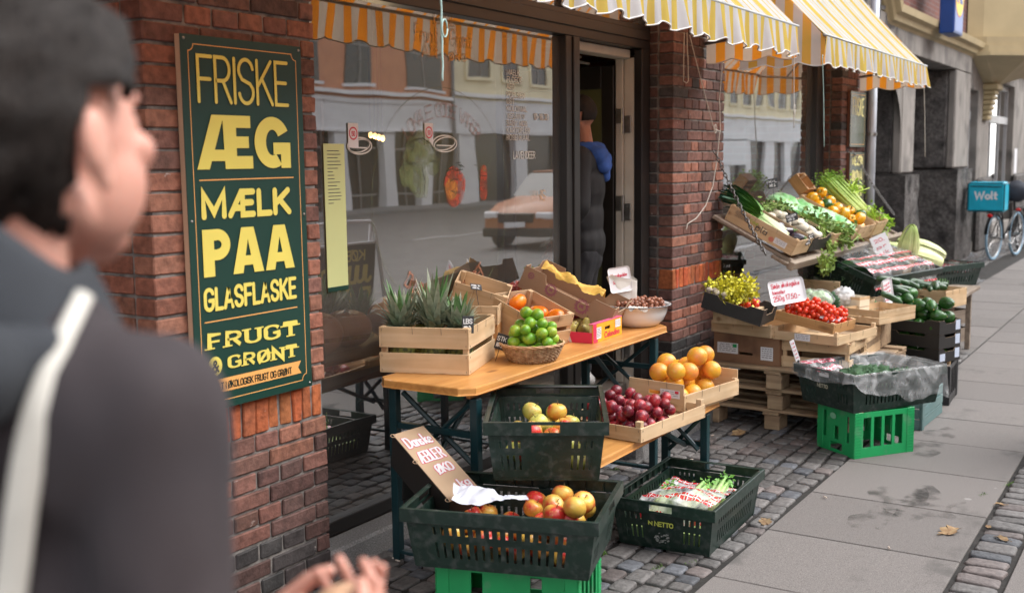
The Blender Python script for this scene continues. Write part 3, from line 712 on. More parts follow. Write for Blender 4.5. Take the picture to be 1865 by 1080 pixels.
# ================================================================== painted shop signs
M_sgreen=mat('sign green',(.008,.045,.033),.35,.15,3); M_syel=mat('sign yellow',(.78,.66,.13),.5,.06,6)
M_sor=mat('sign orange',(.85,.42,.12),.5,.06,6); M_sdark=mat('sign print dark',(.004,.018,.014),.4,.1,6); M_wood0=mat('sign edge wood',(.55,.36,.24),.7,.3,6,stretch=(1,1,.2))
SY=2.768
def bigsign():
    A=wl(321,59,SY); B=wl(567,701,SY); x0,x1,z0,z1=2.452,3.006,.80,2.035
    sg=thing('shop_sign','tall dark green sign with yellow lettering and orange outline on the left brick pier','sign',(0,0,0))
    MB().bev(x0,x1,SY+.004,SY+.008,z0,z1,.0015).build('board',M_sgreen,sg); MB().box(x0+.001,x1-.001,SY+.0085,SY+.03,z0+.001,z1-.001).build('backing',M_wood0,sg)
    y=SY+.0035
    def Z(px,py): v=wl(px,py,SY); return v.x,v.z
    def line(s,bl,br,top,stroke,**k):
        """bl, br = baseline pixels left and right, top = pixel on the left top"""
        a=Z(*bl); b=Z(*br); t=Z(*top); h=t[1]-a[1]
        sh=MB(); text(sh,s,a[0]+.003,a[1]-.004,b[0]-a[0],h,stroke,y=y,z1=b[1]-.004,**k)
        lt=MB(); text(lt,s,a[0],a[1],b[0]-a[0],h,stroke,y=y-.0022,z1=b[1],**k)
        lt.build('lettering',M_syel,sg); sh.build('lettering',M_sdark,sg)
    q=lambda x,y: (x/3,y/3); q2=lambda x,y:(x/3,360+y/3)
    line('FRISKE',q(1082,565),q(1577,587),q(1066,292),.0125)
    line('MÆLK',q2(1104,125),q2(1592,92),q(1094,1040),.022,gap=.40)
    line('GLASFLASKE',q2(1118,630),q2(1622,550),q2(1113,497),.0135,gap=.42)
    def fline(s,bl,br,top):
        a=Z(*bl); b=Z(*br); t=Z(*top); h=t[1]-a[1]
        fat(MB(),s,a[0]+.004,a[1]-.0045,b[0]-a[0],h,y,z1=b[1]-.0045).build('lettering',M_sdark,sg); fat(MB(),s,a[0],a[1],b[0]-a[0],h,y-.0022,z1=b[1]).build('lettering',M_syel,sg)
    fline('PAA',q2(1117,438),q2(1612,380),q2(1103,178)); fline('ÆG',q(1080,928),q(1592,918),q(1064,625))
    line('FRUGT',q2(1135,848),q2(1632,762),q2(1132,737),.022,contrast=.32,round_=False,serif=1.0,gap=.5)
    line('GRØNT',q2(1247,945),q2(1628,875),q2(1243,855),.018,contrast=.32,round_=False,serif=1.0,gap=.5)
    mb=MB(); c=Z(*q2(1180,922)); n=28
    mb.add([(c[0]+.030*cos(2*pi*i/n),y-.001,c[1]+.033*sin(2*pi*i/n)) for i in range(n)],[tuple(range(n))]); mb.build('disc',M_syel,sg)
    mb=MB(); text(mb,'&',c[0]-.015,c[1]-.022,.032,.043,.007,y=y-.0018); mb.build('lettering',M_sdark,sg)
    # orange outline with notched corners, rules and ribbon
    mb=MB(); i=.030; r=.022; X0,X1,Z0,Z1=x0+i,x1-i,z0+i,z1-i
    P=[(X0+r,Z1),(X1-r,Z1)]+arc(X1,Z1,r,r,180,270,6)+[(X1,Z0+r)]+arc(X1,Z0,r,r,90,180,6)+[(X0+r,Z0)]+arc(X0,Z0,r,r,0,90,6)+[(X0,Z1-r)]+arc(X0,Z1,r,r,270,360,6)
    ribbon(mb,P+[P[0]],.0028,5e-6,y,True)
    for (a,b) in ((q(1092,987),q(1607,970)),(q2(1122,685),q2(1627,597))): ribbon(mb,[Z(*a),Z(*b)],.0038,1e-6,y-.001,False)
    mb.build('outline',M_sor,sg)
    mb=MB(); a=Z(*q2(1140,1043)); b=Z(*q2(1640,925)); hh=.023
    pts=[(a[0]-.02,a[1]+hh),(b[0]+.008,b[1]+hh),(b[0]-.008,b[1]),(b[0]+.008,b[1]-hh),(a[0]-.02,a[1]-hh),(a[0]-.002,a[1])]
    mb.add([(p[0],y-.0012,p[1]) for p in pts],[(0,1,2,5),(5,2,3,4)]); mb.build('ribbon',M_sor,sg)
    mb=MB(); a=Z(*q2(1180,1058)); b=Z(*q2(1597,962)); text(mb,'ALT I ØKOLOGISK FRUGT OG GRØNT',a[0],a[1],b[0]-a[0],.026,.0038,y=y-.002,z1=b[1],gap=.35); mb.build('lettering',M_sdark,sg)
    for sx in (x0+.014,x1-.014):
        for sz in (z0+.014,(z0+z1)/2+.02,z1-.014):
            mb=MB(); mb.lathe([(.0005,-.003),(.005,-.002),(.005,0),(.001,.001)],10); ob=mb.build('screw',M_steel,sg,smooth=True); ob.location=(sx,SY+.002,sz); ob.rotation_euler=(radians(90),0,0)
bigsign()
M_sglare=mat('sign green with glare',(.10,.12,.085),.25,.2,3)  # sign green with reflected glare put into the greyer colour
M_syglare=mat('sign yellow with glare',(.72,.66,.26),.5,.06,6)  # lettering yellow, paled by the same painted glare
def smallsign(label,x0,x1,z0,z1,lines):
    sg=thing('shop_sign',label,'sign',(0,0,0),group='small signs on the far brick pier')
    MB().bev(x0,x1,SY,SY+.006,z0,z1,.0015).build('board',M_sglare,sg); MB().box(x0-.002,x1-.001,SY+.0065,SY+.03,z0+.001,z1-.001).build('backing',mat('sign dark wood',(.16,.06,.035),.7,.3,6),sg)
    for s,za,zb,st in lines:
        mb=MB()
        if s=='ÆG': fat(mb,s,x0+.07,z0+(z1-z0)*za,x1-x0-.14,(z1-z0)*(zb-za),y=SY-.0006)
        else: text(mb,s,x0+.07,z0+(z1-z0)*za,x1-x0-.14,(z1-z0)*(zb-za),st,y=SY-.0006,gap=.45,round_=False); mb.build('lettering',M_syglare,sg)
    mb=MB(); P=[(x0+.03,z0+.025),(x1-.03,z0+.025),(x1-.03,z1-.025),(x0+.03,z1-.025)]; ribbon(mb,P+[P[0]],.003,5e-6,SY-.0003,True); mb.build('outline',M_sor,sg)
zz=wl(1548,165,SY).z; z2=wl(1548,268,SY).z; z3=wl(1550,278,SY).z
xs0=wl(1549.5,200,SY).x; xs1=wl(1577,200,SY).x
smallsign('glare-greyed green sign reading FRISKE ÆG high on the far brick pier',xs0,xs1,z2,zz,[('FRISKE',.56,.90,.018),('ÆG',.12,.48,.055)])
smallsign('glare-greyed green sign with MEJERI VARER lettering under the upper small sign',xs0+.02,xs1,z3-.62,z3,[('MEJERI',.80,.95,.022),('ØKOMA',.56,.74,.022),('VARER',.32,.50,.022),('FRUGT',.06,.26,.022)])
# downpipe
M_zinc=mat('zinc pipe',(.42,.45,.50),.45,.25,4,metal=.3)
dpx=wl(1583,300,2.75).x
dp=thing('downpipe','pale grey rain pipe at the edge of the brick shopfront','pipe',(0,0,0))
mb=MB(); mb.tube([(dpx,2.735,0),(dpx,2.735,3.2)],.042,14); mb.build('pipe',M_zinc,dp,smooth=True)
mb=MB(); mb.tube([(dpx,2.735,1.82),(dpx,2.735,1.85)],.050,14); mb.bev(dpx-.012,dpx+.06,2.74,2.82,1.825,1.845,.002); mb.build('bracket',M_steel,dp,smooth=False)

# ================================================================== stone building with portal
FY=3.25
sb=thing('stone_building','grey stone building with deep portals, tall windows and a cream bay above','building',(0,0,0))
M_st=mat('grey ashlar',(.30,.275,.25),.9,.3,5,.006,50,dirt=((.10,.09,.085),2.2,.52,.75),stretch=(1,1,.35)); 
M_std=mat('worn granite and shade tone',(.155,.143,.135),.9,.4,22,.014,60,col2=(.075,.068,.064),dirt=((.022,.02,.02),3.2,.50,.68))  # dark tone puts the shade of flanks and recesses into the stone
M_cor=mat('cream cornice paint',(.50,.40,.23),.7,.15,3); M_cor2=mat('cream bay paint',(.52,.42,.24),.7,.12,2)
X=lambda px,py=300,y=FY: wl(px,py,y).x
p1a,p1b=X(1640),X(1664); p2a,p2b=X(1736),X(1763); LZ=wl(1700,112,FY).z; CZ=wl(1745,80,FY).z
# recess walls
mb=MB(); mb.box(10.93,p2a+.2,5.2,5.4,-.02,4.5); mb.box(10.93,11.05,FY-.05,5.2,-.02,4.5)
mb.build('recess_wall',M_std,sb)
def pillar(x0,x1,depth,zb,name='pillar'):
    """street face pale, flank worn stone with its shade put into the darker colour; rough wider base block"""
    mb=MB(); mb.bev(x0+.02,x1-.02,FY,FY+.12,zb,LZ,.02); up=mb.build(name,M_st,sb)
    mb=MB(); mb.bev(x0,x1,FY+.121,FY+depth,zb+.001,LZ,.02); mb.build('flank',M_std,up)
    # base: lumpy rock-faced block
    mb=MB()
    def blk(u,v):
        return (x0-.03+.0*u, FY-.10+(depth+.1)*u, v*zb)
    def lump(p,a=.03): 
        n=noise.fractal(Vector(p)*3.2,1,2,4); return a*n
    nx=14; nz_=18
    mb.grid(lambda u,v:(x0-.02+lump((0,u*2,v*1.5)), FY-.07+(depth+.07)*u, zb*v-.02),24,nz_)
    mb.grid(lambda u,v:(x0-.02+(x1-x0+.06)*u, FY-.07+lump((u*2,0,v*1.5)), zb*v-.02),nx,nz_)
    mb.grid(lambda u,v:(x1+.04, FY-.07+(depth+.07)*u, zb*v-.02),2,2)
    mb.grid(lambda u,v:(x0-.02+(x1-x0+.06)*u, FY-.07+(depth+.07)*v, zb-.021),2,2)
    mb.build('base',M_std,up,smooth=False)
pillar(p1a,p1b,2.0,wl(1650,316,FY).z); pillar(p2a,p2b,2.0,wl(1745,306,FY).z)
# stone between: over the openings
mb=MB(); mb.bev(10.93,p2b,FY,FY+.35,LZ+.001,CZ-.002,.01); mb.build('lintel',M_st,sb)
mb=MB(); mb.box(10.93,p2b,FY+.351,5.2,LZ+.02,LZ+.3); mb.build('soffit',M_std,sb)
# first opening: arched head with carved voussoir strip
mb=MB()
for k in range(10):
    a0=radians(90-k*9); a1=radians(90-(k+1)*9)
    cxx,czz,rx,rz=12.4,LZ-1.0,p1a-12.4,1.0
    mb.add([(cxx+rx*cos(a0),FY+.01,czz+rz*sin(a0)),(cxx+rx*cos(a1),FY+.01,czz+rz*sin(a1)),(p1a+.03,FY+.01,czz+rz*sin(a1)),(p1a+.03,FY+.01,LZ+.01 if k==0 else czz+rz*sin(a0))],[(0,1,2,3)])
mb.build('arch_spandrel',M_st,sb)
# carved letters above the first opening
mb=MB(); a=wl(1592,62,FY-.002); 
for i,(ch,px,py) in enumerate((('P',1603,16),('A',1611,36),('P',1620,52),('A',1628,72))):
    v=wl(px,py,FY-.003); text(mb,ch,v.x,v.z-.14,.30,.34,.045,y=FY-.003)
mb.build('carved_lettering',mat('carved shade stone',(.13,.12,.115),.9,.3,9),sb)
# facade to the right with windows
xw1a,xw1b=X(1763),X(1780); xw2a,xw2b=X(1801),X(1845); WT=wl(1780,165,FY).z; W2T=wl(1845,158,FY).z; zbW=.35
mb=MB(); Y2=FY+.02
mb.bev(xw1b,xw2a,Y2,Y2+.3,0,CZ,.01); mb.bev(xw2b,xw2b+2.4,Y2,Y2+.3,0,CZ,.01); mb.bev(xw1a-.1,xw1b-.001,Y2,Y2+.3,WT,CZ,.01); mb.bev(xw2a+.001,xw2b-.001,Y2,Y2+.3,W2T,CZ,.01)
mb.bev(xw1a-.1,xw1b-.001,Y2,Y2+.3,-.02,.18,.01); mb.bev(xw2a+.001,xw2b-.001,Y2-.02,Y2+.3,-.02,zbW,.01)
mb.bev(xw2b+2.6,xw2b+40,Y2,Y2+.3,0,CZ,.01)
mb.build('facade',M_st,sb)
mb=MB()
for a,b in ((xw1b-.1,xw2a+.1),(xw2b-.1,xw2b+2.0)): MB().bev(a,b,Y2-.10,Y2-.005,-.02,1.25,.05).build('rough_base',M_std,sb)
M_alu=mat('pale window frame',(.55,.55,.56),.4,.15,5); M_fg=glass_mat('far glass',.5,1.2,(.3,.3,.3))
def fwin(a,b,z0,z1,nv):
    mb=MB(); y0=Y2+.12; tr=wl(1790,212,Y2).z
    mb.bev(a,b,y0,y0+.05,z1-.09,z1-.001,.005); mb.bev(a,b,y0,y0+.05,z0+.001,z0+.1,.005); mb.bev(a+.01,b-.01,y0-.01,y0+.04,tr-.07,tr+.07,.005)
    for k in range(nv+1): x=a+(b-a)*k/nv; wd=.09 if k in (0,nv) else .035; mb.bev(max(a,x-wd/2),min(b,x+wd/2),y0+.002,y0+.048,z0+.02,z1-.02,.004)
    f=mb.build('window_frame',M_alu,sb); MB().add([(a,y0+.03,z0),(b,y0+.03,z0),(b,y0+.03,z1),(a,y0+.03,z1)],[(0,1,2,3)]).build('pane',M_fg,f)
fwin(xw1a+.05,xw1b,.18,WT,1); fwin(xw2a,xw2b,zbW,W2T,3)
MB().box(xw1a-.1,xw2b+2.5,4.6,4.7,-.02,4.5).build('inner_wall',M_in,sb)
mb=MB(); v0=wl(1848,272,Y2-.005); v1=wl(1853,300,Y2-.005); mb.box(v0.x,v0.x+.35,Y2-.008,Y2-.003,1.25,1.75); mb.build('notice',mat('paper white',(.75,.75,.78),.6,.05,3),sb)
# brick above the cornice
mb=MB(); mb.box(10.95,40,FY+.12,FY+.5,CZ,9.5); mb.build('upper_wall',brick_plain('maroon brick',(.20,.07,.055),(.13,.055,.05),(.2,.17,.16)),sb)
mb=MB(); mb.box(10.92,40.5,FY+.1,9,9.5,9.8); mb.box(10.94,11.5,FY+.5,9,4.5,9.49); mb.build('roof',M_std,sb)
# cornice following the portal
def cornice(pts,name='cornice'):
    prof=[(0,.0),(-.10,.01),(-.13,.05),(-.18,.07),(-.20,.13),(-.26,.16),(-.28,.24),(0,.27)]
    vs=[];k=len(prof)
    for (x,z,o) in pts:
        for (py,pz) in prof: vs.append((x+o*pz,FY+.11+py,z+pz))
    fs=[(i*k+j,i*k+j+1,(i+1)*k+j+1,(i+1)*k+j) for i in range(len(pts)-1) for j in range(k-1)]
    return MB().add(vs,fs).build(name,M_cor,sb)
c0=wl(1619,3,FY-.1); c1=wl(1634,34,FY-.1); cE=wl(1745,80,FY-.1)
cornice([(c0.x-.6,c0.z+1.3,0),(c0.x,c0.z+.25,0),(c1.x,c1.z-.08,0),(cE.x,cE.z-.08,0),(xw2b+40,cE.z-.08,0)])
mb=MB(); z_=CZ
mb.add([(10.93,FY+.05,CZ-.01),(c1.x+.1,FY+.05,CZ-.01),(c1.x+.1,FY+.05,c1.z),(c0.x+.05,FY+.05,c0.z+.3),(c0.x-.5,FY+.05,c0.z+1.4),(10.93,FY+.05,c0.z+1.4)],[(0,1,2,3,4,5)]); mb.build('arch_face',M_st,sb)
# bay (oriel)
A=wl(1764,66,FY+.1); d=Vector((.53,-.85,0)); Bp=A+d*.93; zt=A.z-.05
plan=[(A.x-.12,FY+.1),(A.x,FY-.12),(Bp.x,Bp.y),(Bp.x+3.2,Bp.y),(Bp.x+3.8,FY+.1)]
mb=MB(); n=len(plan)
def extr(mb,plan,z0,z1,off=0):
    cx=sum(p[0] for p in plan)/len(plan); cy=FY+.1; q=[(p[0]+(p[0]-cx)*off*.3+(0),min(FY+.1,p[1]-off*(1 if p[1]<FY else 0))) for p in plan]
    vs=[(x,y,z0) for x,y in q]+[(x,y,z1) for x,y in q]; n=len(q)
    mb.add(vs,[(i,i+1,n+i+1,n+i) for i in range(n-1)]+[tuple(range(n)),tuple(range(n,2*n))])
extr(mb,plan,zt,zt+4); by=mb.build('bay',M_cor2,sb)
mb=MB(); extr(mb,plan,zt-.12,zt+.02,.06); extr(mb,plan,zt-.22,zt-.121,.10); extr(mb,plan,zt-.28,zt-.221,.13); mb.build('moulding',M_cor,by)
mb=MB(); tip=wl(1797,160,FY); q=[(p[0],p[1]-(.05 if p[1]<FY else 0),zt-.281) for p in plan]; w_=.2
mid=[(tip.x-w_,FY+.1,tip.z+.05),(tip.x-w_*.8,FY-.12,tip.z+.05),(tip.x,FY-.2,tip.z+.05),(tip.x+w_,FY-.2,tip.z+.05),(tip.x+w_*1.3,FY+.1,tip.z+.05)]
mb.add(q+mid,[(i,i+1,5+i+1,5+i) for i in range(4)]+[(5,6,7,8,9)]); mb.build('corbel',mat('cream paint soffit',(.50,.41,.26),.7,.15,3),by)
mb=MB(); mb.bev(tip.x-.25,tip.x+.3,FY-.22,FY+.1,tip.z-.05,tip.z+.049,.02)
for k in range(6): mb.bev(tip.x-.18,tip.x+.2,FY-.17+k*.02,FY+.1,tip.z-.13-k*.085,tip.z-.052-k*.085,.02)
mb.build('bracket',M_cor,by)
# projecting supermarket sign
sx0=wl(1738,30,2.9).x; sx1=wl(1754,30,2.9).x; sy1=on(1711,30,0,sx0).y; szb=wl(1738,60,2.9).z
sg=thing('hanging_sign','deep blue box sign with a yellow disc on the stone building','sign',(0,0,0))
MB().bev(sx0,sx1,2.9,sy1,szb,szb+1.5,.01).build('case',mat('sign blue',(.005,.055,.27),.35,.1,4),sg)
mb=MB(); cx,cz=(sx0+sx1)/2,szb+.52; rr=(sx1-sx0)*.46
MB().box(sx0+.03,sx1-.03,2.894,2.899,szb+.03,szb+1.47).build('face',mat('sign face blue',(.10,.16,.42),.35,.1,4),sg)
mb.add([(cx+rr*1.06*cos(2*pi*i/40),2.8925,cz+rr*1.06*sin(2*pi*i/40)) for i in range(40)],[tuple(range(40))]); mb.build('ring',mat('sign red',(.6,.03,.02),.4,.1,4),sg)
MB().add([(cx+rr*cos(2*pi*i/40),2.891,cz+rr*sin(2*pi*i/40)) for i in range(40)],[tuple(range(40))]).build('disc',mat('disc yellow',(.85,.62,.02),.4,.08,4),sg)
mb=MB(); text(mb,'L',cx-rr*.72,cz-.12,rr*.3,.26,.06,y=2.889); text(mb,'DL',cx+.0,cz-.12,rr*.72,.26,.055,y=2.889); mb.build('lettering',mat('letter blue',(.01,.06,.3),.4,.1,4),sg)
mb=MB(); text(mb,'I',cx-.13,cz-.14,.12,.20,.06,y=2.889); mb.ell((cx-.1,2.885,cz+.13),(.035,.003,.035)); mb.build('lettering',MATS['sign red'],sg)

# ================================================================== across the street (seen in the window glass)
OY=-19.
ob_=thing('brick_terrace','orange brick terrace with dark windows over a pale shop band across the street','building',(0,0,0))
M_ob=mat('orange brick',(.75,.36,.21),.85,.25,2,col2=(.62,.29,.18)); M_dk=mat('dark window',(.02,.024,.026),.15,.4,1.5); M_pale=mat('pale render',(.88,.87,.88),.8,.12,1.5)
mb=MB(); mb.box(-30,35.6,OY-4,OY,3.85,13); mb.build('wall',M_ob,ob_)
mb=MB(); mb.box(-30,35.6,OY-4,OY+.02,2.75,3.70); mb.box(-30,35.6,OY-4,OY+.08,3.701,3.849); 
for x in (24.5,28.6,31.2,33.4): mb.box(x,x+.7,OY-.5,OY+.01,-.1,2.749)
mb.build('shop_band',M_pale,ob_)
MB().box(-30,35.6,OY-4,OY-.3,-.1,2.75).build('shop_glass',M_dk,ob_)
def owin(par,x,z,w_,h):
    mb=MB(); mb.box(x,x+w_,OY+.005,OY+.03,z,z+h); f=mb.build('window',M_dk,par)
    mb=MB(); mb.box(x+w_/2-.04,x+w_/2+.04,OY+.031,OY+.05,z,z+h); mb.box(x,x+w_,OY+.032,OY+.052,z+h*.62,z+h*.62+.07); mb.build('frame',mat('far frame',(.3,.29,.27),.6,.2,3),f)
for x,w_ in ((18.5,1.0),(21,1.0),(24.2,1.0),(26.95,1.0),(29.3,1.2),(32.5,2.3)):
    for z in (4.3,8.3): owin(ob_,x,z,w_,2.1)
oc=thing('cream_terrace','cream terrace with tall dark windows across the street','building',(0,0,0))
M_oc=mat('cream render',(.90,.80,.56),.8,.15,1.5)
MB().box(35.6,110,OY-4,OY+.01,4.1,14).build('wall',M_oc,oc)
mb=MB(); mb.box(35.6,110,OY-4,OY+.05,2.8,4.099); 
for x in range(36,110,4): mb.box(x,x+1.2,OY-.5,OY+.01,-.1,2.799)
mb.build('shop_band',M_pale,oc); MB().box(35.6,110,OY-4,OY-.3,-.1,2.8).build('shop_glass',M_dk,oc)
for i in range(24):
    x=36.8+i*2.35; owin(oc,x,5.0,1.25,3.0)
for x0_,x1_,nm_ in ((-30,35.6,ob_),(35.6,110,oc)):
    mb=MB(); mb.box(x0_,x1_,OY+.02,OY+.22,3.95 if nm_ is ob_ else 4.2,4.08 if nm_ is ob_ else 4.35); mb.box(x0_,x1_,OY+.02,OY+.16,7.3,7.45); mb.box(x0_,x1_,OY+.02,OY+.10,2.70,2.78); mb.build('cornice',M_pale,nm_)
for x,w_ in ((21,1.0),(24.2,1.0),(26.95,1.0),(29.3,1.2),(32.5,2.3)):
    mb=MB(); mb.box(x-.12,x+w_+.12,OY+.011,OY+.14,4.2,4.299); mb.box(x-.1,x+w_+.1,OY+.012,OY+.07,6.41,6.62); mb.build('window_surround',M_pale,ob_)
for i in range(24):
    x=36.8+i*2.35; mb=MB(); mb.box(x-.15,x+1.4,OY+.011,OY+.15,4.86,4.99); mb.box(x-.14,x-.01,OY+.012,OY+.08,5.0,8.0); mb.box(x+1.26,x+1.39,OY+.012,OY+.08,5.0,8.0); mb.box(x-.14,x+1.39,OY+.013,OY+.10,8.01,8.2); mb.build('window_surround',M_oc,oc)
for i,x in enumerate((25.3,27.4,29.4,32.0,34.2)):
    mb=MB(); mb.box(x,x+1.6,OY-.26,OY-.22,.45,.52); mb.box(x+.75,x+.80,OY-.27,OY-.23,0,2.7); mb.box(x,x+1.6,OY-.26,OY-.22,2.1,2.17); mb.build('shopfront_frame',MATS['far frame'] if 'far frame' in MATS else M_pale,ob_)
dpi=MB(); dpi.tube([(35.5,OY+.15,0),(35.5,OY+.15,13)],.09,8); tag(dpi.build('downpipe',mat('far downpipe',(.25,.25,.26),.6,.2,4)),'dark rain pipe between the two terraces across the street','pipe')
bn=thing('litter_bin','yellow green litter bin across the street','bin',(24.6,-17.4,0)); mb=MB(); mb.lathe([(.001,.05),(.24,.05),(.28,.85),(.001,.86)],16); mb.build('drum',mat('yellow green bin',(.50,.58,.06),.5,.1,4),bn,smooth=True); MB().tube([(0,0,0),(0,0,.06)],.12,12).build('foot',MATS['black frame paint'],bn)
tr=MB(); tr.box(62,68,OY+.06,OY+.1,1.2,3.3); 
tag(tr.build('shop_banner',mat('banner white',(.8,.8,.82),.5,.05,2)),'pale shop banner across the street','banner')
# orange car in the road
M_car=mat('orange car paint',(.42,.15,.05),.45,.1,4,coat=.1); M_tyre=mat('tyre rubber',(.02,.02,.02),.8,.3,9); M_cg=mat('car glass',(.03,.033,.036),.35,.3,3)
car=thing('parked_car','orange car on the road, mirrored in the wide shop window','car',(18.3,-5.4,-.12))
secs=[(0,.35,.62,.72),(.15,.25,.78,.86),(.5,.24,.92,.90),(1.1,.24,1.02,.91),(1.35,.24,1.05,.91),(2.2,.24,1.06,.92),(3.3,.24,1.06,.91),(4.0,.26,1.0,.87),(4.25,.35,.8,.78)]
vs=[];K=10
for (x,zb,zt_,hw) in secs:
    for (a,b) in ((-.86,0),(-1,.25),(-1,.6),(-.96,.85),(-.8,1),(.8,1),(.96,.85),(1,.6),(1,.25),(.86,0)): vs.append((x,hw*a,zb+(zt_-zb)*b))
fs=[(i*K+j,i*K+(j+1)%K,(i+1)*K+(j+1)%K,(i+1)*K+j) for i in range(len(secs)-1) for j in range(K)]+[tuple(range(K)),tuple(range((len(secs)-1)*K,len(secs)*K))]
bd=MB().add(vs,fs).build('body',M_car,car,smooth=True,bevel=.02)
vs=[];gs=[(1.1,1.0,.84,1.02),(1.75,1.0,.70,1.48),(3.1,1.0,.70,1.50),(3.9,1.0,.80,1.02)]
for (x,zb,hw,zt_) in gs: vs+=[(x,-.86,zb),(x,-hw,zt_),(x,hw,zt_),(x,.86,zb)]
MB().add(vs,[(i*4+j,i*4+(j+1)%4,(i+1)*4+(j+1)%4,(i+1)*4+j) for i in range(3) for j in range(4)]+[(0,1,2,3),(12,13,14,15)]).build('window',M_cg,car)
mb=MB(); mb.bev(1.8,3.1,-.68,.68,1.485,1.53,.015); mb.build('roof',M_car,car)
for x in (.8,3.4):
    for s in (-1,1):
        mb=MB(); mb.tube([(x,s*.72,.33),(x,s*.92,.33)],.34,20); wv=mb.build('wheel',M_tyre,car,smooth=False); MB().tube([(x,s*.90,.33),(x,s*.93,.33)],.2,12).build('rim',M_steel,wv)
M_hl=mat('headlamp',(.85,.87,.9),.1,.1,4)
for s in (-1,1): MB().bev(-.01,.16,s*.62-.17,s*.62+.17,.62,.76,.03).build('headlight',M_hl,car)
MB().bev(-.03,.08,-.42,.42,.55,.74,.02).build('grille',M_blk,car); MB().bev(-.05,.1,-.8,.8,.26,.44,.03).build('bumper',M_tyre,car)
MB().box(-.06,-.051,-.26,.26,.46,.57).build('plate',M_hl,car)
# A-board facing the window
ab=thing('sidewalk_board','dark pavement board with yellow lettering in a white tube frame, mirrored in the shop glass','sign',(6.62,.42,0),(0,0,6))
mb=MB(); 
for s in (-1,1): mb.tube([(s*.33,0,0),(s*.33,-.16,1.1),(s*.29,-.17,1.15),(-s*.0,-.17,1.16)],.016,8); mb.tube([(s*.33,-.34,0),(s*.30,-.17,1.12)],.014,8)
mb.tube([(-.33,-.145,.98),(.33,-.145,.98)],.012,8); mb.build('frame',mat('white tube',(.7,.71,.75),.35,.1,4),ab,smooth=True)
mb=MB(); mb.T=Matrix.Translation((0,-.135,.98))@Matrix.Rotation(radians(-8),4,'X'); mb.box(-.31,.31,-.012,0,-.92,-.01); mb.build('board',M_blk,ab)
mb=MB(); mb.T=Matrix.Translation((0,-.135,.98))@Matrix.Rotation(radians(-8),4,'X')@Matrix.Rotation(pi,4,'Z'); 
text(mb,'KØB EN',-.2,-.14,.4,.09,.014,y=-.002); text(mb,'JULEAND',-.28,-.32,.56,.15,.03,y=-.002); text(mb,'FLÆSKE',-.28,-.50,.56,.15,.03,y=-.002); text(mb,'STEG',-.28,-.69,.56,.16,.034,y=-.002)
mb.build('lettering',M_syel,ab)
# ================================================================== produce and crate builders
rnd=random.Random(11)
def U(a,b): return rnd.uniform(a,b)
def fruit_mat(name,c1,c2,scale=12,thr=(.42,.58),rough=.35,c3=None,bump=.0006,bscale=160,spec=.5,sss=.0,var=.25):
    m,nt,b=nodes(name);N,L=nt.nodes,nt.links
    tc=N.new('ShaderNodeTexCoord'); oi=N.new('ShaderNodeObjectInfo'); mu=N.new('ShaderNodeMath'); mu.operation='MULTIPLY'; mu.inputs[1].default_value=53; L.new(oi.outputs['Random'],mu.inputs[0])
    va=N.new('ShaderNodeVectorMath'); va.operation='ADD'; L.new(tc.outputs['Object'],va.inputs[0]); L.new(mu.outputs[0],va.inputs[1])
    nz=N.new('ShaderNodeTexNoise'); nz.inputs['Scale'].default_value=scale; nz.inputs['Detail'].default_value=3; L.new(va.outputs[0],nz.inputs['Vector'])
    mr=N.new('ShaderNodeMapRange'); mr.inputs[1].default_value,mr.inputs[2].default_value=thr; L.new(nz.outputs[0],mr.inputs[0])
    mx=N.new('ShaderNodeMix'); mx.data_type='RGBA'; mx.inputs[6].default_value=c1+(1,); mx.inputs[7].default_value=c2+(1,); L.new(mr.outputs[0],mx.inputs[0]); out=mx.outputs[2]
    if c3:
        n2=N.new('ShaderNodeTexNoise'); n2.inputs['Scale'].default_value=scale*9; n2.inputs['Detail'].default_value=4; L.new(va.outputs[0],n2.inputs['Vector'])
        m2=N.new('ShaderNodeMapRange'); m2.inputs[1].default_value=.55; m2.inputs[2].default_value=.72; m2.inputs[4].default_value=.7; L.new(n2.outputs[0],m2.inputs[0])
        x2=N.new('ShaderNodeMix'); x2.data_type='RGBA'; x2.inputs[7].default_value=c3+(1,); L.new(out,x2.inputs[6]); L.new(m2.outputs[0],x2.inputs[0]); out=x2.outputs[2]
    hv=N.new('ShaderNodeHueSaturation'); r1=N.new('ShaderNodeMapRange'); r1.inputs[3].default_value=1-var; r1.inputs[4].default_value=1+var*.5
    L.new(oi.outputs['Random'],r1.inputs[0]); L.new(r1.outputs[0],hv.inputs['Value']); L.new(out,hv.inputs['Color']); L.new(hv.outputs[0],b.inputs['Base Color'])
    b.inputs['Roughness'].default_value=rough; b.inputs['Specular IOR Level'].default_value=spec
    if sss: b.inputs['Subsurface Weight'].default_value=sss; b.inputs['Subsurface Scale'].default_value=.006
    nb=N.new('ShaderNodeTexNoise'); nb.inputs['Scale'].default_value=bscale; L.new(tc.outputs['Object'],nb.inputs['Vector'])
    bp=N.new('ShaderNodeBump'); bp.inputs['Distance'].default_value=bump; L.new(nb.outputs[0],bp.inputs['Height']); L.new(bp.outputs[0],b.inputs['Normal'])
    MATS[name]=m; return m
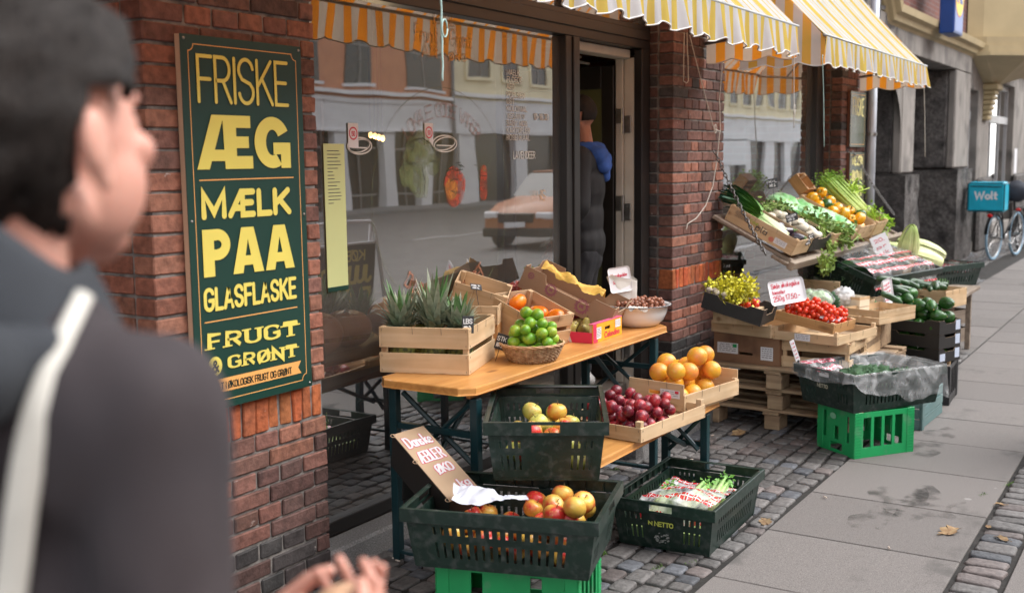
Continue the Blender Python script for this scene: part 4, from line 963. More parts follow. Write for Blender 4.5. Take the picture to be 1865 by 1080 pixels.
def wood(name,c1,c2,ax,rough=.7,dark=(.25,.12,.05)):
    m,nt,b=nodes(name);N,L=nt.nodes,nt.links
    tc=N.new('ShaderNodeTexCoord'); mp=N.new('ShaderNodeMapping'); st=[26,26,26]; st[ax]=1.6; mp.inputs['Scale'].default_value=st
    oi=N.new('ShaderNodeObjectInfo'); mu=N.new('ShaderNodeMath'); mu.operation='MULTIPLY'; mu.inputs[1].default_value=31; L.new(oi.outputs['Random'],mu.inputs[0]); 
    va=N.new('ShaderNodeVectorMath'); va.operation='ADD'; L.new(tc.outputs['Object'],va.inputs[0]); L.new(mu.outputs[0],va.inputs[1]); L.new(va.outputs[0],mp.inputs[0])
    nz=N.new('ShaderNodeTexNoise'); nz.inputs['Scale'].default_value=1; nz.inputs['Detail'].default_value=6; nz.inputs['Distortion'].default_value=.6; L.new(mp.outputs[0],nz.inputs['Vector'])
    mr=N.new('ShaderNodeMapRange'); mr.inputs[1].default_value=.35; mr.inputs[2].default_value=.68; L.new(nz.outputs[0],mr.inputs[0])
    mx=N.new('ShaderNodeMix'); mx.data_type='RGBA'; mx.inputs[6].default_value=c1+(1,); mx.inputs[7].default_value=c2+(1,); L.new(mr.outputs[0],mx.inputs[0])
    # knots
    m2=N.new('ShaderNodeMapping'); s2=[9,9,9]; s2[ax]=3.2; m2.inputs['Scale'].default_value=s2; L.new(va.outputs[0],m2.inputs[0])
    vo=N.new('ShaderNodeTexVoronoi'); vo.inputs['Scale'].default_value=1; L.new(m2.outputs[0],vo.inputs['Vector'])
    r2=N.new('ShaderNodeMapRange'); r2.inputs[1].default_value=.07; r2.inputs[2].default_value=.17; r2.inputs[3].default_value=.8; r2.inputs[4].default_value=0; L.new(vo.outputs['Distance'],r2.inputs[0])
    x2=N.new('ShaderNodeMix'); x2.data_type='RGBA'; x2.inputs[7].default_value=dark+(1,); L.new(r2.outputs[0],x2.inputs[0]); L.new(mx.outputs[2],x2.inputs[6])
    n3=N.new('ShaderNodeTexNoise'); n3.inputs['Scale'].default_value=5; n3.inputs['Detail'].default_value=6; L.new(va.outputs[0],n3.inputs['Vector'])
    r3=N.new('ShaderNodeMapRange'); r3.inputs[3].default_value=.58; r3.inputs[4].default_value=1.25; L.new(n3.outputs[0],r3.inputs[0])
    hv=N.new('ShaderNodeHueSaturation'); L.new(x2.outputs[2],hv.inputs['Color']); L.new(r3.outputs[0],hv.inputs['Value']); L.new(hv.outputs[0],b.inputs['Base Color'])
    b.inputs['Roughness'].default_value=rough; b.inputs['Specular IOR Level'].default_value=.3
    bp=N.new('ShaderNodeBump'); bp.inputs['Distance'].default_value=.0012; L.new(nz.outputs[0],bp.inputs['Height']); L.new(bp.outputs[0],b.inputs['Normal'])
    MATS[name]=m; return m
PW1,PW2=(.68,.50,.31),(.56,.38,.21)
MWx=wood('pale crate wood x',PW1,PW2,0); MWy=wood('pale crate wood y',PW1,PW2,1); MWz=wood('pale crate wood z',PW1,PW2,2)
MOx=wood('honey wood x',(.58,.33,.14),(.44,.22,.08),0,.5); MOy=wood('honey wood y',(.58,.33,.14),(.44,.22,.08),1,.5)
MTx=wood('varnished bench pine',(.66,.33,.10),(.50,.22,.06),0,.32,(.2,.07,.02))
MGx=wood('weathered wood x',(.34,.28,.22),(.20,.155,.12),0,.85,(.08,.06,.05)); MGy=wood('weathered wood y',(.34,.28,.22),(.20,.155,.12),1,.85,(.08,.06,.05))
MPx=wood('pallet wood x',(.44,.32,.20),(.28,.19,.12),0,.85,(.1,.07,.05)); MPy=wood('pallet wood y',(.44,.32,.20),(.28,.19,.12),1,.85,(.1,.07,.05))
MDx=wood('dark shelf wood',(.19,.12,.085),(.11,.07,.05),0,.8,(.04,.03,.02))
M_dgreen=mat('dark green plastic',(.010,.030,.022),.38,.3,7,.0006,90,dirt=((.075,.085,.08),34,.50,.85))
M_green=mat('bright green plastic',(.015,.36,.11),.35,.15,5,dirt=((.16,.30,.20),11,.58,.85))
M_blackp=mat('black plastic',(.018,.018,.020),.4,.3,6,dirt=((.10,.10,.10),12,.66,.85))
M_card=mat('brown cardboard',(.36,.22,.13),.85,.15,6,.0006,60,col2=(.31,.185,.11)); M_cardl=mat('light cardboard',(.52,.37,.24),.85,.12,6)
M_bcard=mat('black cardboard',(.022,.021,.020),.55,.3,5)
M_paper=mat('white paper',(.74,.74,.76),.6,.06,5); M_foam=mat('white foam',(.82,.81,.83),.5,.06,5)
M_redink=mat('red marker',(.62,.03,.07),.5,.1,9); M_ink=mat('dark print',(.05,.05,.055),.5,.1,9); M_chalk=mat('chalk',(.75,.75,.74),.8,.1,20); M_slate=mat('slate',(.025,.027,.03),.6,.3,10)
M_steelg=mat('dark green steel',(.010,.042,.050),.35,.25,6)
M_leaf=attr_mat('leaf',.5,60,.25,.0006,120,None,.4)
def Mx(ob): 
    return Matrix.Translation(ob.location)@ob.rotation_euler.to_matrix().to_4x4()
def pile(n,r,W,D,z0=0,shape='box',jr=.08,tries=16,seed=0,cx=0,cy=0):
    R_=random.Random(seed); P=[]
    for i in range(n):
        rr=r*R_.uniform(1-jr,1+jr); best=None
        for t in range(tries):
            if shape=='box': x=cx+R_.uniform(-W/2+rr,W/2-rr) if W>2*rr else cx; y=cy+R_.uniform(-D/2+rr,D/2-rr) if D>2*rr else cy
            else:
                a=R_.uniform(0,2*pi); q=sqrt(R_.random())*(W/2-rr); x=cx+q*cos(a); y=cy+q*sin(a)*D/W
            z=z0+rr
            for (a_,b_,c_,s_) in P:
                d2=(x-a_)**2+(y-b_)**2; t_=(rr+s_)*.985
                if d2<t_*t_: z=max(z,c_+sqrt(t_*t_-d2))
            if best is None or z<best[2]: best=(x,y,z,rr)
        P.append(best)
    return P
def spawn(P,meshes,mats,M,name,label,cat,group,r0,keep=None,upright=0,flat=1.):
    out=[]
    for i,(x,y,z,s) in enumerate(P):
        if keep and not keep(x,y,z): continue
        me=meshes[rnd.randrange(len(meshes))]
        o=bpy.data.objects.new(name,me); COL.objects.link(o)
        o.location=M@Vector((x,y,z)); 
        o.rotation_euler=(U(-1,1)*(pi if not upright else upright),U(-1,1)*(pi if not upright else upright),U(0,6.28)); o.scale=(s/r0,)*3
        tag(o,label,cat,group); out.append(o)
    return out
def rmesh(name,fn,mat_,smooth=True):
    mb=MB(); fn(mb); me=mb.mesh(name,smooth,True); me.materials.append(mat_); return me
def two(name,r_,fn,mat_,stemfn=None,smat=None):
    """fruit mesh with an optional stem as second material"""
    mb=MB(); fn(mb); n=len(mb.f)
    if stemfn: stemfn(mb)
    me=mb.mesh(name,True); me.materials.append(mat_)
    if stemfn:
        me.materials.append(smat)
        for p in me.polygons[n:]: p.material_index=1
    return me
M_stem=mat('stem brown',(.14,.09,.04),.8,.3,20)
def apple_fn(R0):
    def f(d):
        t=atan2(sqrt(d.x*d.x+d.y*d.y),d.z)
        dip=1-.30*math.exp(-(t/.38)**2)-.18*math.exp(-((pi-t)/.35)**2)
        w_=1+.05*cos(t)+.02*cos(5*atan2(d.y,d.x))*(1-abs(d.z))
        return dip*w_
    return lambda mb: mb.ell((0,0,0),(R0*1.03,R0*1.03,R0*.93),16,12,f)
M_app1=fruit_mat('apple red yellow',(.62,.035,.03),(.75,.48,.08),14,(.40,.60),.28,c3=(.70,.35,.10)); M_app2=fruit_mat('apple green yellow',(.62,.60,.14),(.66,.22,.08),9,(.52,.70),.3,c3=(.55,.52,.10))
stem=lambda mb: mb.tube([(0,0,.024),(.002,0,.034),(.004,.002,.043)],.0015,5)
ap1=two('apple',.037,apple_fn(.037),M_app1,stem,M_stem); ap2=two('apple',.037,apple_fn(.037),M_app2,stem,M_stem)

# ------------------------------------------------------------------ crates
def taper(mb,H,k):
    mb.v=[(x*(1+k*(z/H)),y*(1+k*1.3*(z/H)),z) for x,y,z in mb.v]
def plastic_crate(label,loc,rz,M=M_dgreen,W=.60,D=.40,H=.205,brand=None,group=None,rot=(0,0),name='plastic_crate'):
    c=thing(name,label,'crate',loc,(rot[0],rot[1],rz),group)
    t=.004; k=.10
    mb=MB()
    # long sides: 17 slots in two rows
    xs=[-W/2]; n=17; a=-W/2+.075; st=(W-.15)/n
    for i in range(n): xs+= [a+i*st+st*.32,a+i*st+st*.68]
    xs.append(W/2); zs=[.012,.040,.095,.122,.150,H-.045]; 
    holes={(2*i+1,1) for i in range(n)}|{(2*i+1,3) for i in range(n)}
    mb.panel(xs,zs,-D/2,-D/2+t,holes); mb.panel(xs,zs,D/2-t,D/2,holes)
    # short sides: handle and two groups of slots
    m2=MB(); ys=[-D/2+t]; 
    for a0 in (-.155,.085):
        for i in range(4): ys+=[a0+i*.021,a0+i*.021+.007]
    ys=sorted(ys+[-.055,.055,D/2-t]); zs2=[.012,.040,.095,.122,.150,.151,H-.0455,H-.045]
    holes=set()
    for i in range(len(ys)-1):
        if abs(ys[i+1]-ys[i]-.007)<1e-4: holes|={(i,1),(i,3)}
        if abs(ys[i]+.055)<1e-4: holes|={(i,5)} if False else set()
    m2.panel(ys,zs2,-W/2,-W/2+t,holes); m2.panel(ys,zs2,W/2-t,W/2,holes)
    m2.v=[(y,x,z) for x,y,z in m2.v]; mb.add(m2.v,m2.f)
    mb.box(-W/2+.002,W/2-.002,-D/2+.002,D/2-.002,0,.011)
    for sx in (-1,1):
        for sy in (-1,1): mb.box(sx*(W/2-.02)-.0,sx*(W/2+.0008),sy*(D/2-.02),sy*(D/2+.0008),.003,H-.046)
    taper(mb,H,k); body=mb.build('body',M,c)
    # rim: deep band with a handle opening on the short sides
    mb=MB(); w2,d2=W/2*(1+k),D/2*(1+k*1.3); o=.012; z0,z1=H-.047,H
    for s in (-1,1):
        mb.bev(-w2-o,w2+o,s*(d2+o)-(.003 if s>0 else 0),s*(d2+o)+(0 if s>0 else .003),z0,z1,.001)
        mb.bev(-w2-o+.004,w2+o-.004,min(s*(d2-.006),s*(d2+o-.0035)),max(s*(d2-.006),s*(d2+o-.0035)),z1-.006,z1-.001,.001)
        x=s*(w2+o)
        y_=[-d2-o+.0032,-.05,.05,d2+o-.0032]
        m3=MB(); m3.panel(y_,[z0,z0+.010,z1-.010,z1],0,.003,{(1,1)}); m3.v=[(x-(y if s>0 else -y),xx,z) for xx,y,z in m3.v]; mb.add(m3.v,m3.f)
        mb.bev(min(s*(w2-.006),s*(w2+o-.0035)),max(s*(w2-.006),s*(w2+o-.0035)),-d2+.0,d2-.0,z1-.0062,z1-.0012,.001)
    for i in range(9):
        x=-w2+.06+i*(2*w2-.12)/8
        for s in (-1,1): mb.box(x-.0012,x+.0012,min(s*(d2-.004),s*(d2+o-.004)),max(s*(d2-.004),s*(d2+o-.004)),z0+.006,z1-.007)
    mb.build('rim',M,c)
    return c
def lip_z(c): pass
def big_crate(label,loc,rz,M,W=.396,D=.313,H=.25,name='bottle_crate',group=None):
    """stacking crate with tall windows in each side"""
    c=thing(name,label,'crate',loc,(0,0,rz),group)
    mb=MB(); t=.006
    # long side (x): four upright windows over a solid foot band
    xs=[-W/2,-W/2+.055]; n=4; sp=(W-.11)/n
    xs=[-W/2]+[v for i in range(n+0) for v in (-W/2+.05+i*sp+.006,-W/2+.05+i*sp+sp-.014)]+[W/2]
    zs=[0,.055,H-.03,H]; holes={(2*i+1,1) for i in range(n)}
    mb.panel(xs,zs,-D/2,-D/2+t,holes); mb.panel(xs,zs,D/2-t,D/2,holes)
    mb.box(-W/2+.045,W/2-.045,-D/2+t,-D/2+.016,.047,.054); mb.box(-W/2+.03,W/2-.03,-D/2+.0065,-D/2+.014,.0,.006)
    for i in range(n+1):
        x=-W/2+.05+i*sp-.003; mb.box(x-.002,x+.002,-D/2+t,-D/2+.02,.055,H-.03); mb.box(x-.002,x+.002,D/2-.02,D/2-t,.055,H-.03)
    # short side: two windows, centre slot, low opening
    m2=MB(); ys=[-D/2+t,-.125,-.085,-.05,-.018,.018,.05,.085,.125,D/2-t]; zs2=[0,.018,.058,.075,.15,.20,H-.03,H]
    holes=set()
    for j in (3,4,5): holes|={(1,j),(7,j)}
    for j in (3,): holes|={(4,j)}
    for i in (3,4,5): holes|={(i,1)}
    m2.panel(ys,zs2,-W/2,-W/2+t,holes); m2.panel(ys,zs2,W/2-t,W/2,holes)
    m2.v=[(y,x,z) for x,y,z in m2.v]; mb.add(m2.v,m2.f)
    body=mb.build('body',M,c,bevel=.0015,weld=True)
    for sx in (-1,1):
        for sy in (-1,1):
            mb=MB()
            x0,x1=sorted((sx*(W/2+.004),sx*(W/2-.046))); y0,y1=sorted((sy*(D/2+.004),sy*(D/2-.0005)))
            mb.bev(x0,x1,y0,y1,-.0,H+.003,.002)
            x0,x1=sorted((sx*(W/2+.0039),sx*(W/2-.0005))); y0,y1=sorted((sy*(D/2+.0),sy*(D/2-.046)))
            mb.bev(x0,x1,y0,y1,-.0,H+.0028,.002)
            for k in range(14):
                zz=.02+k*.0165; x0,x1=sorted((sx*(W/2+.0052),sx*(W/2-.04))); mb.box(x0,x1,sy*(D/2+.0048)-.0008,sy*(D/2+.0048)+.0008,zz,zz+.0015)
            mb.build('corner_post',M,body)
    return c
def wood_crate(label,loc,rot,W,D,H,boards=None,ends=None,group=None,mx=None,my=None,post=.022,proud=.0,name='wooden_crate',t=.006,label_='',handle=False):
    """origin = near left bottom corner. boards: z ranges on the long (x) sides, ends: z ranges on the x=0 / x=W sides"""
    mx=mx or MWx; my=my or MWy
    c=thing(name,label,'crate',loc,rot,group)
    boards=boards or [(0,H)]; ends=ends or boards
    for nm,y0 in (('side_panel',0),('side_panel',D-t)):
        mb=MB()
        for a,b in boards: mb.bev(-.001+U(0,.001),W+U(-.001,.001),y0+U(0,.0007),y0+t,a,b,.0012,jit=.0008,rnd=rnd)
        for i in range(3):
            x=W*(.12+.38*i)+U(-.01,.01)
        mb.build(nm,mx,c)
    for k,x0 in enumerate((0,W-t)):
        mb=MB()
        for a,b in ends:
            if handle and b-a>.05:
                xs=[t+.0003,D/2-.04,D/2+.04,D-t-.0003]; zm=(a+b)/2+.01; m3=MB(); m3.panel(xs,[a,zm-.009,zm+.009,b],x0,x0+t,{(1,1)}); m3.v=[(y,x,z) for x,y,z in m3.v]; mb.add(m3.v,m3.f)
            else: mb.bev(x0+U(0,.0007),x0+t,t+.0003,D-t-.0003,a,b,.0012,jit=.0006,rnd=rnd)
        mb.build('end_panel',my,c)
    for x in (t,W-t-post):
        for y in (t,D-t-post):
            MB().bev(x+.0003,x+post,y+.0003,y+post,.002,H+proud,.0012).build('corner_post',MWz,c)
    mb=MB(); n=max(3,int(D/.09)); w_=(D-2*t)/n
    for i in range(n): mb.box(t,W-t,t+i*w_+.004,t+(i+1)*w_-.004,.001,.005)
    mb.build('base',mx,c)
    # wire staples
    mb=MB()
    for x in (.012,W-.012):
        for a,b in boards:
            for z in (a+.012,b-.012): mb.tube([(x,-.0018,z-.004),(x,-.0022,z+.004)],.0008,4)
    for y in (.012,D-.012):
        for a,b in ends:
            for z in (a+.012,b-.012): mb.tube([(-.0018,y,z-.004),(-.0022,y,z+.004)],.0008,4)
    for q in (.3,.62):
        mb.tube([(W*q,-.002,boards[-1][1]-.03),(W*q+.003,-.0025,boards[-1][1]+.001),(W*q+.003,.008,boards[-1][1]+.002)],.0007,4)
        mb.tube([(-.0022,D*q,ends[-1][1]-.028),(-.0025,D*q+.002,ends[-1][1]+.001)],.0007,4)
    mb.build('staples',M_ink,c)
    return c
def carton(label,loc,rot,W,D,H,M=None,Mi=None,cutx=None,cuty=None,group=None,name='cardboard_tray',t=.004,ends_h=None):
    """open cardboard tray, origin near left bottom corner; sides dip in the middle, corners stand high"""
    M=M or M_card; c=thing(name,label,'box',loc,rot,group); mb=MB()
    def wall(L,dip,hole):
        a=L*.22
        pts=[(0,0),(L,0),(L,H),(L-a,H),(L-a-.02,H-dip),(a+.02,H-dip),(a,H),(0,H)]
        return pts
    def slab(pts,f0,f1):
        n=len(pts); vs=[f0(p) for p in pts]+[f1(p) for p in pts]; mb.add(vs,[(0,1,4,5),(1,2,3,4),(0,5,6,7)] if n==8 else [tuple(range(n))])
        k=len(mb.v)-2*n
        mb.f+= [tuple(k+n+i for i in q) for q in ([(0,1,4,5),(1,2,3,4),(0,5,6,7)] if n==8 else [tuple(range(n))])]
        mb.f+= [(k+i,k+(i+1)%n,k+n+(i+1)%n,k+n+i) for i in range(n)]
    dx=cutx if cutx is not None else H*.3; dy=cuty if cuty is not None else H*.3
    px=wall(W,dx,0); py=wall(D-2*t,dy,0)
    slab(px,lambda p:(p[0],0,p[1]),lambda p:(p[0],t,p[1])); slab(px,lambda p:(p[0],D-t,p[1]),lambda p:(p[0],D,p[1]))
    slab(py,lambda p:(0,p[0]+t,p[1]),lambda p:(t,p[0]+t,p[1])); slab(py,lambda p:(W-t,p[0]+t,p[1]),lambda p:(W,p[0]+t,p[1]))
    mb.build('walls',M,c); MB().box(t,W-t,t,D-t,.001,.004).build('base',Mi or M,c)
    mb=MB()      # raw edge
    for pts,f in ((px,lambda p,e:(p[0],e,p[1]+.0006)),(py,lambda p,e:(e,p[0]+t,p[1]+.0006))):
        q=pts[2:]
        for e0 in ((.0005,),(D-t+.0005,) if pts is px else (W-t+.0005,)):
            for a,b in zip(q[:-1],q[1:]): mb.add([f(a,e0[0]),f(b,e0[0]),f(b,e0[0]+t-.001),f(a,e0[0]+t-.001)],[(0,1,2,3)])
    mb.build('cut_edge',M_cardl,c)
    return c
def sticker(par,face,u0,u1,z0,z1,off=.0012,lines=4,m=None,logo=None,x=0,y=0):
    """small printed label on the x=const ('x') or y=const ('y') face of a crate"""
    f=(lambda u,z,o:(u,y-o,z)) if face=='y' else (lambda u,z,o:(x-o,u,z))
    mb=MB().add([f(u0,z0,off),f(u1,z0,off),f(u1,z1,off),f(u0,z1,off)],[(0,1,2,3)]); s=mb.build('label',m or M_paper,par)
    mb=MB(); w_=u1-u0
    for i in range(lines):
        zz=z1-(i+1)*(z1-z0)/(lines+1.2); a=u0+w_*.1; 
        while a<u1-w_*.15:
            b=min(a+U(.1,.25)*w_,u1-w_*.1); h=(z1-z0)*.045; mb.add([f(a,zz,off*1.4),f(b,zz,off*1.4),f(b,zz+h,off*1.4),f(a,zz+h,off*1.4)],[(0,1,2,3)]); a=b+.06*w_
    mb.build('print',M_ink,s)
    if logo: mb=MB().add([f(u0+w_*.06,z1-(z1-z0)*.4,off*1.6),f(u0+w_*.25,z1-(z1-z0)*.4,off*1.6),f(u0+w_*.25,z1-(z1-z0)*.08,off*1.6),f(u0+w_*.06,z1-(z1-z0)*.08,off*1.6)],[(0,1,2,3)]); mb.build('logo',logo,s)
    return s
def slate_tag(label,loc,rot,w_=.07,h=.045,txt='KG',pole=True):
    t=thing('price_tag',label,'price tag',loc,rot)
    MB().bev(-w_/2,w_/2,-.001,.001,0,h,.0006).build('board',M_slate,t)
    mb=MB(); text(mb,txt,-w_*.42,h*.55,w_*.8,h*.3,.003,y=-.0016,jit=.001,rnd=rnd); text(mb,'KR 2,',-w_*.36,h*.15,w_*.6,h*.28,.003,y=-.0016,jit=.001,rnd=rnd); mb.build('chalk_writing',M_chalk,t)
    if pole: mb=MB(); mb.tube([(0,.002,-.07),(0,.002,.01)],.0015,6); mb.build('pin',M_blackp,t)
    return t

# ================================================================== beer table and bench
def beertable(name,label,x0,x1,y0,y1,zt,tk,legx,lw):
    t=thing(name,label,'table' if zt>.6 else 'bench',(0,0,0))
    mb=MB(); ym=(y0+y1)/2
    r=.05; pts=[(x0+r,y0),(x1-r,y0),(x1,y0+r),(x1,y1-r),(x1-r,y1),(x0+r,y1),(x0,y1-r),(x0,y0+r)]
    n=8; vs=[(p[0],p[1],zt-tk) for p in pts]+[(p[0],p[1],zt) for p in pts]
    mb.add(vs,[(i,(i+1)%n,n+(i+1)%n,n+i) for i in range(n)]+[tuple(range(n)),tuple(range(n,2*n))]); top=mb.build('tabletop' if zt>.6 else 'seat',MTx,t,bevel=.006)
    mb=MB(); mb.bev(x0+.06,x1-.06,y0+.035,y0+.055,zt-tk-.022,zt-tk-.0005,.003); mb.bev(x0+.06,x1-.06,y1-.055,y1-.035,zt-tk-.022,zt-tk-.0005,.003); mb.build('apron',MTx,top)
    ya,yb=y0+.03,y1-.03; zb=zt-tk-.024
    for (x,s) in legx:
        for y in (ya,yb):
            mb=MB(); mb.bev(x-.018,x+.018,y-.018,y+.018,0,zb,.003); mb.build('leg',M_steelg,t)
        mb=MB(); mb.bev(x-.012,x+.012,ya+.019,yb-.019,.03,.045,.002) if zt>.6 else mb.bev(x-.01,x+.01,ya+.019,yb-.019,.10,.115,.002)
        mb.build('crossbar',M_steelg,t); MB().bev(x-.012,x+.012,ya+.019,yb-.019,zb-.16,zb-.135,.002).build('crossbar',M_steelg,t)
        mb=MB(); mb.tube([(x,ya+.02,zb-.02),(x+s*.012,yb-.02,zb*.55)],.011,6); mb.tube([(x+s*.03,yb-.02,zb-.02),(x+s*.03,ya+.02,zb*.6)],.011,6); 
        mb.tube([(x,ym,zb*.62),(x+s*.34,ym,zb-.005)],.012,6); mb.build('brace',M_steelg,t)
    mb=MB()
    return t
beertable('folding_table','orange varnished folding table with dark green steel legs against the shop window',3.345,5.2,2.30,2.755,.77,.030,((3.435,1),(5.06,-1)),.03)
beertable('folding_bench','low orange varnished folding bench with dark green legs under the plum tray',3.42,4.93,1.905,2.165,.478,.028,((3.62,1),(4.78,-1)),.03)

# ================================================================== on the table
TT=.7705
# pineapple crate
pc=wood_crate('pale two-board wooden crate of pineapples on the near end of the table',(3.574,2.452,TT),(0,0,18.7),.42,.38,.19,boards=[(0,.083),(.104,.188)],group='wooden crates on the table')
Mp=Mx(pc)
M_pine=fruit_mat('pineapple skin',(.26,.27,.06),(.09,.10,.04),60,(.4,.6),.7,c3=(.28,.24,.10),bump=.006,bscale=70)
def crown(mb,h,n,seed,spread=1.):
    R_=random.Random(seed)
    for i in range(n):
        q=i/n; a=i*2.39996+R_.uniform(-.2,.2); L=h*(.42+.75*q if q<.75 else .95+.25*R_.random())*R_.uniform(.85,1.1)
        tilt=(1.30-1.12*q)*spread*R_.uniform(.85,1.15); w_=.0175*R_.uniform(.8,1.25)
        d=Vector((cos(a),sin(a),0)); s=Vector((-sin(a),cos(a),0)); p=Vector((0,0,.008*q))+d*.012
        col1=(R_.uniform(.16,.22),R_.uniform(.23,.30),R_.uniform(.13,.18)); g2=R_.uniform(.34,.52); col2=(g2*.90,g2*1.0,g2*.74)
        if q>.85: col2=(.10,.25,.06)
        K=5; vs=[];cs=[]
        for k in range(K+1):
            t=k/K; ang=tilt*(.55+.65*t); dirv=d*sin(ang)+Vector((0,0,1))*cos(ang)
            if k: p=p+dirv*(L/K)
            ww=w_*(1-t**1.8)*(1.25-.4*abs(t-.25)); nrm=(d*cos(ang)-Vector((0,0,1))*sin(ang))
            vs+=[p+s*ww+nrm*.004*(1-t),p-nrm*.003*(1-t),p-s*ww+nrm*.004*(1-t)]
            cc=[col1[j]*(1-t)+col2[j]*t for j in range(3)]; cs+=[cc,[x*.85 for x in cc],cc]
        n0=len(mb.v); mb.v+=[tuple(v) for v in vs]; mb.c+=cs; mb.uv+=[(0,0)]*len(vs)
        for k in range(K):
            for j in (0,1): mb.f.append((n0+3*k+j,n0+3*k+j+1,n0+3*k+3+j+1,n0+3*k+3+j))
for i,(x,y,h,sp,lab) in enumerate(((.10,.31,.185,1.0,'pineapple with a broad grey green crown, leftmost in the wooden crate'),(.12,.185,.225,.85,'pineapple with the tallest crown and a bright green middle leaf, in the crate'),(.14,.075,.15,1.15,'pineapple with a spiky silvery crown at the near side of the crate'),(.29,.29,.14,1,'pineapple at the rear of the crate, mostly behind the other crowns'),(.30,.13,.13,1.2,'pineapple beside the slate tag in the wooden crate'))):
    pa=thing('pineapple',lab,'pineapple',tuple(Mp@Vector((x,y,.006))),(U(-4,4),U(-4,4),U(0,360)))
    mb=MB(); mb.ell((0,0,.082),(.056,.056,.082),22,16,lambda d:1+.035*sin(9*atan2(d.y,d.x)+14*d.z)*sin(14*d.z)); mb.build('fruit',M_pine,pa,smooth=True)
    mb=MB(); crown(mb,h,64 if i<3 else 44,i*7+3,sp); cr=mb.build('crown',M_leaf,pa,smooth=True); cr.location=(0,0,.150)
slate_tag('slate price tag standing on the corner of the pineapple crate',tuple(Mp@Vector((.03,.012,.165))),(-6,4,-30),.052,.070,'LBS')
# crumpled green-black netting under crowns is left to the leaves
# two empty crates behind
e1=wood_crate('shallow empty wooden crate behind the pineapples',tuple(wl(907,592,2.66)-Vector((0,0,0))),(0,0,25),.24,.25,.085,boards=[(0,.085)],group='wooden crates on the table')
MB().bev(.0,.24,.0,.25,-.09,-.002,.003).build('spacer',MOx,e1)
e2=wood_crate('empty wooden crate leaning open on top of another behind the pineapples',tuple(wl(915,578,2.74)),(18,-12,25),.19,.26,.10,boards=[(0,.1)],group='wooden crates on the table')
slate_tag('small slate tag leaning on the empty crates by the glass',tuple(wl(868,528,2.80)),(-20,10,-10),.075,.028,'KR 14')
# lime basket
M_wick=mat('wicker',(.50,.33,.19),.6,.45,60,.002,120,col2=(.24,.12,.05))
bk=thing('wicker_basket','round wicker basket heaped with limes on the table edge','basket',(3.985,2.405,TT))
mb=MB(); Kk=56
for j in range(13):
    t=j/12; r=.098+.036*t**.8; z=.004+.068*t
    for ph in (0,1):
        mb.tube([((r+.0032*(1 if (k+ph+j)%2 else -1))*cos(2*pi*k/Kk),(r+.0032*(1 if (k+ph+j)%2 else -1))*sin(2*pi*k/Kk),z+.0012*sin(k*3+j)) for k in range(Kk+1)],.0026,5,caps=False) if ph==0 else None
wv_=mb.build('weave',M_wick,bk,smooth=True)
mb=MB()
for k in range(28): a=2*pi*(k+.5)/28; mb.tube([(.098*cos(a),.098*sin(a),.0),(.12*cos(a),.12*sin(a),.04),(.135*cos(a),.135*sin(a),.075)],.0028,5)
mb.lathe([(.001,.001),(.097,.001),(.097,.005),(.001,.005)],28)
mb.build('stakes',M_wick,bk,smooth=True)
mb=MB()
for q in range(3): mb.tube([((.137+.004*sin(k*.9+q*2.1))*cos(2*pi*k/48),(.137+.004*sin(k*.9+q*2.1))*sin(2*pi*k/48),.076+.004*cos(k*.9+q*2.1)) for k in range(49)],.0034,5,caps=False)
mb.build('rim',mat('wicker rim',(.58,.36,.19),.55,.3,60),bk,smooth=True)
M_lime=fruit_mat('lime skin',(.13,.33,.02),(.36,.48,.04),20,(.42,.62),.3,c3=(.10,.26,.02),bump=.0008,bscale=260)
lm=[rmesh('lime',lambda mb:mb.ell((0,0,0),(.026,.026,.029),16,12,lambda d:1+.12*max(0,abs(d.z)-.9)*8*.12),M_lime)]
P=pile(33,.0255,.245,.245,.030,'disc',seed=4,tries=30)
for q_ in pile(3,.0255,.12,.12,.05,'disc',seed=5,tries=30):
    z_=.03+q_[3]
    for (a_,b_,c_,s_) in P:
        d2=(q_[0]-a_)**2+(q_[1]-b_)**2; t_=(q_[3]+s_)*.985
        if d2<t_*t_: z_=max(z_,c_+sqrt(t_*t_-d2))
    P.append((q_[0],q_[1],z_,q_[3]))
spawn(P,lm,None,Mx(bk),'lime','green lime heaped in the wicker basket on the table','lime','limes in the wicker basket',.0262,keep=lambda x,y,z:z>.03)
slate_tag('slate tag on edge stuck between the limes and the pineapple crate',(3.90,2.52,.82),(0,18,-64),.05,.07,'STK')
# persimmon crate, tilted to the street
pcx=wood_crate('tilted two-board crate of persimmons behind the limes',(4.183,2.556,.772),(17,0,-15.7),.269,.31,.150,boards=[(0,.068),(.09,.150)],ends=[(0,.150)],group='wooden crates on the table')
M_pers=fruit_mat('persimmon skin',(.80,.24,.015),(.72,.15,.01),10,(.4,.6),.25)
pm=[rmesh('persimmon',lambda mb:mb.ell((0,0,0),(.042,.042,.036),20,12,lambda d:(1+.045*cos(4*atan2(d.y,d.x))*(1-d.z*d.z))*(1-.18*math.exp(-((1-d.z)/.06)**2))),M_pers)]
P=pile(10,.042,.26,.30,.006,'box',seed=5,cx=.1345,cy=.155)
spawn(P,pm,None,Mx(pcx),'persimmon','orange persimmon in the tilted crate behind the limes','persimmon','persimmons in the tilted crate',.042,upright=.9)
slate_tag('black folded tag among the persimmons',tuple(Mx(pcx)@Vector((.03,.07,.12))),(-35,10,-20),.06,.035,'KAKI')
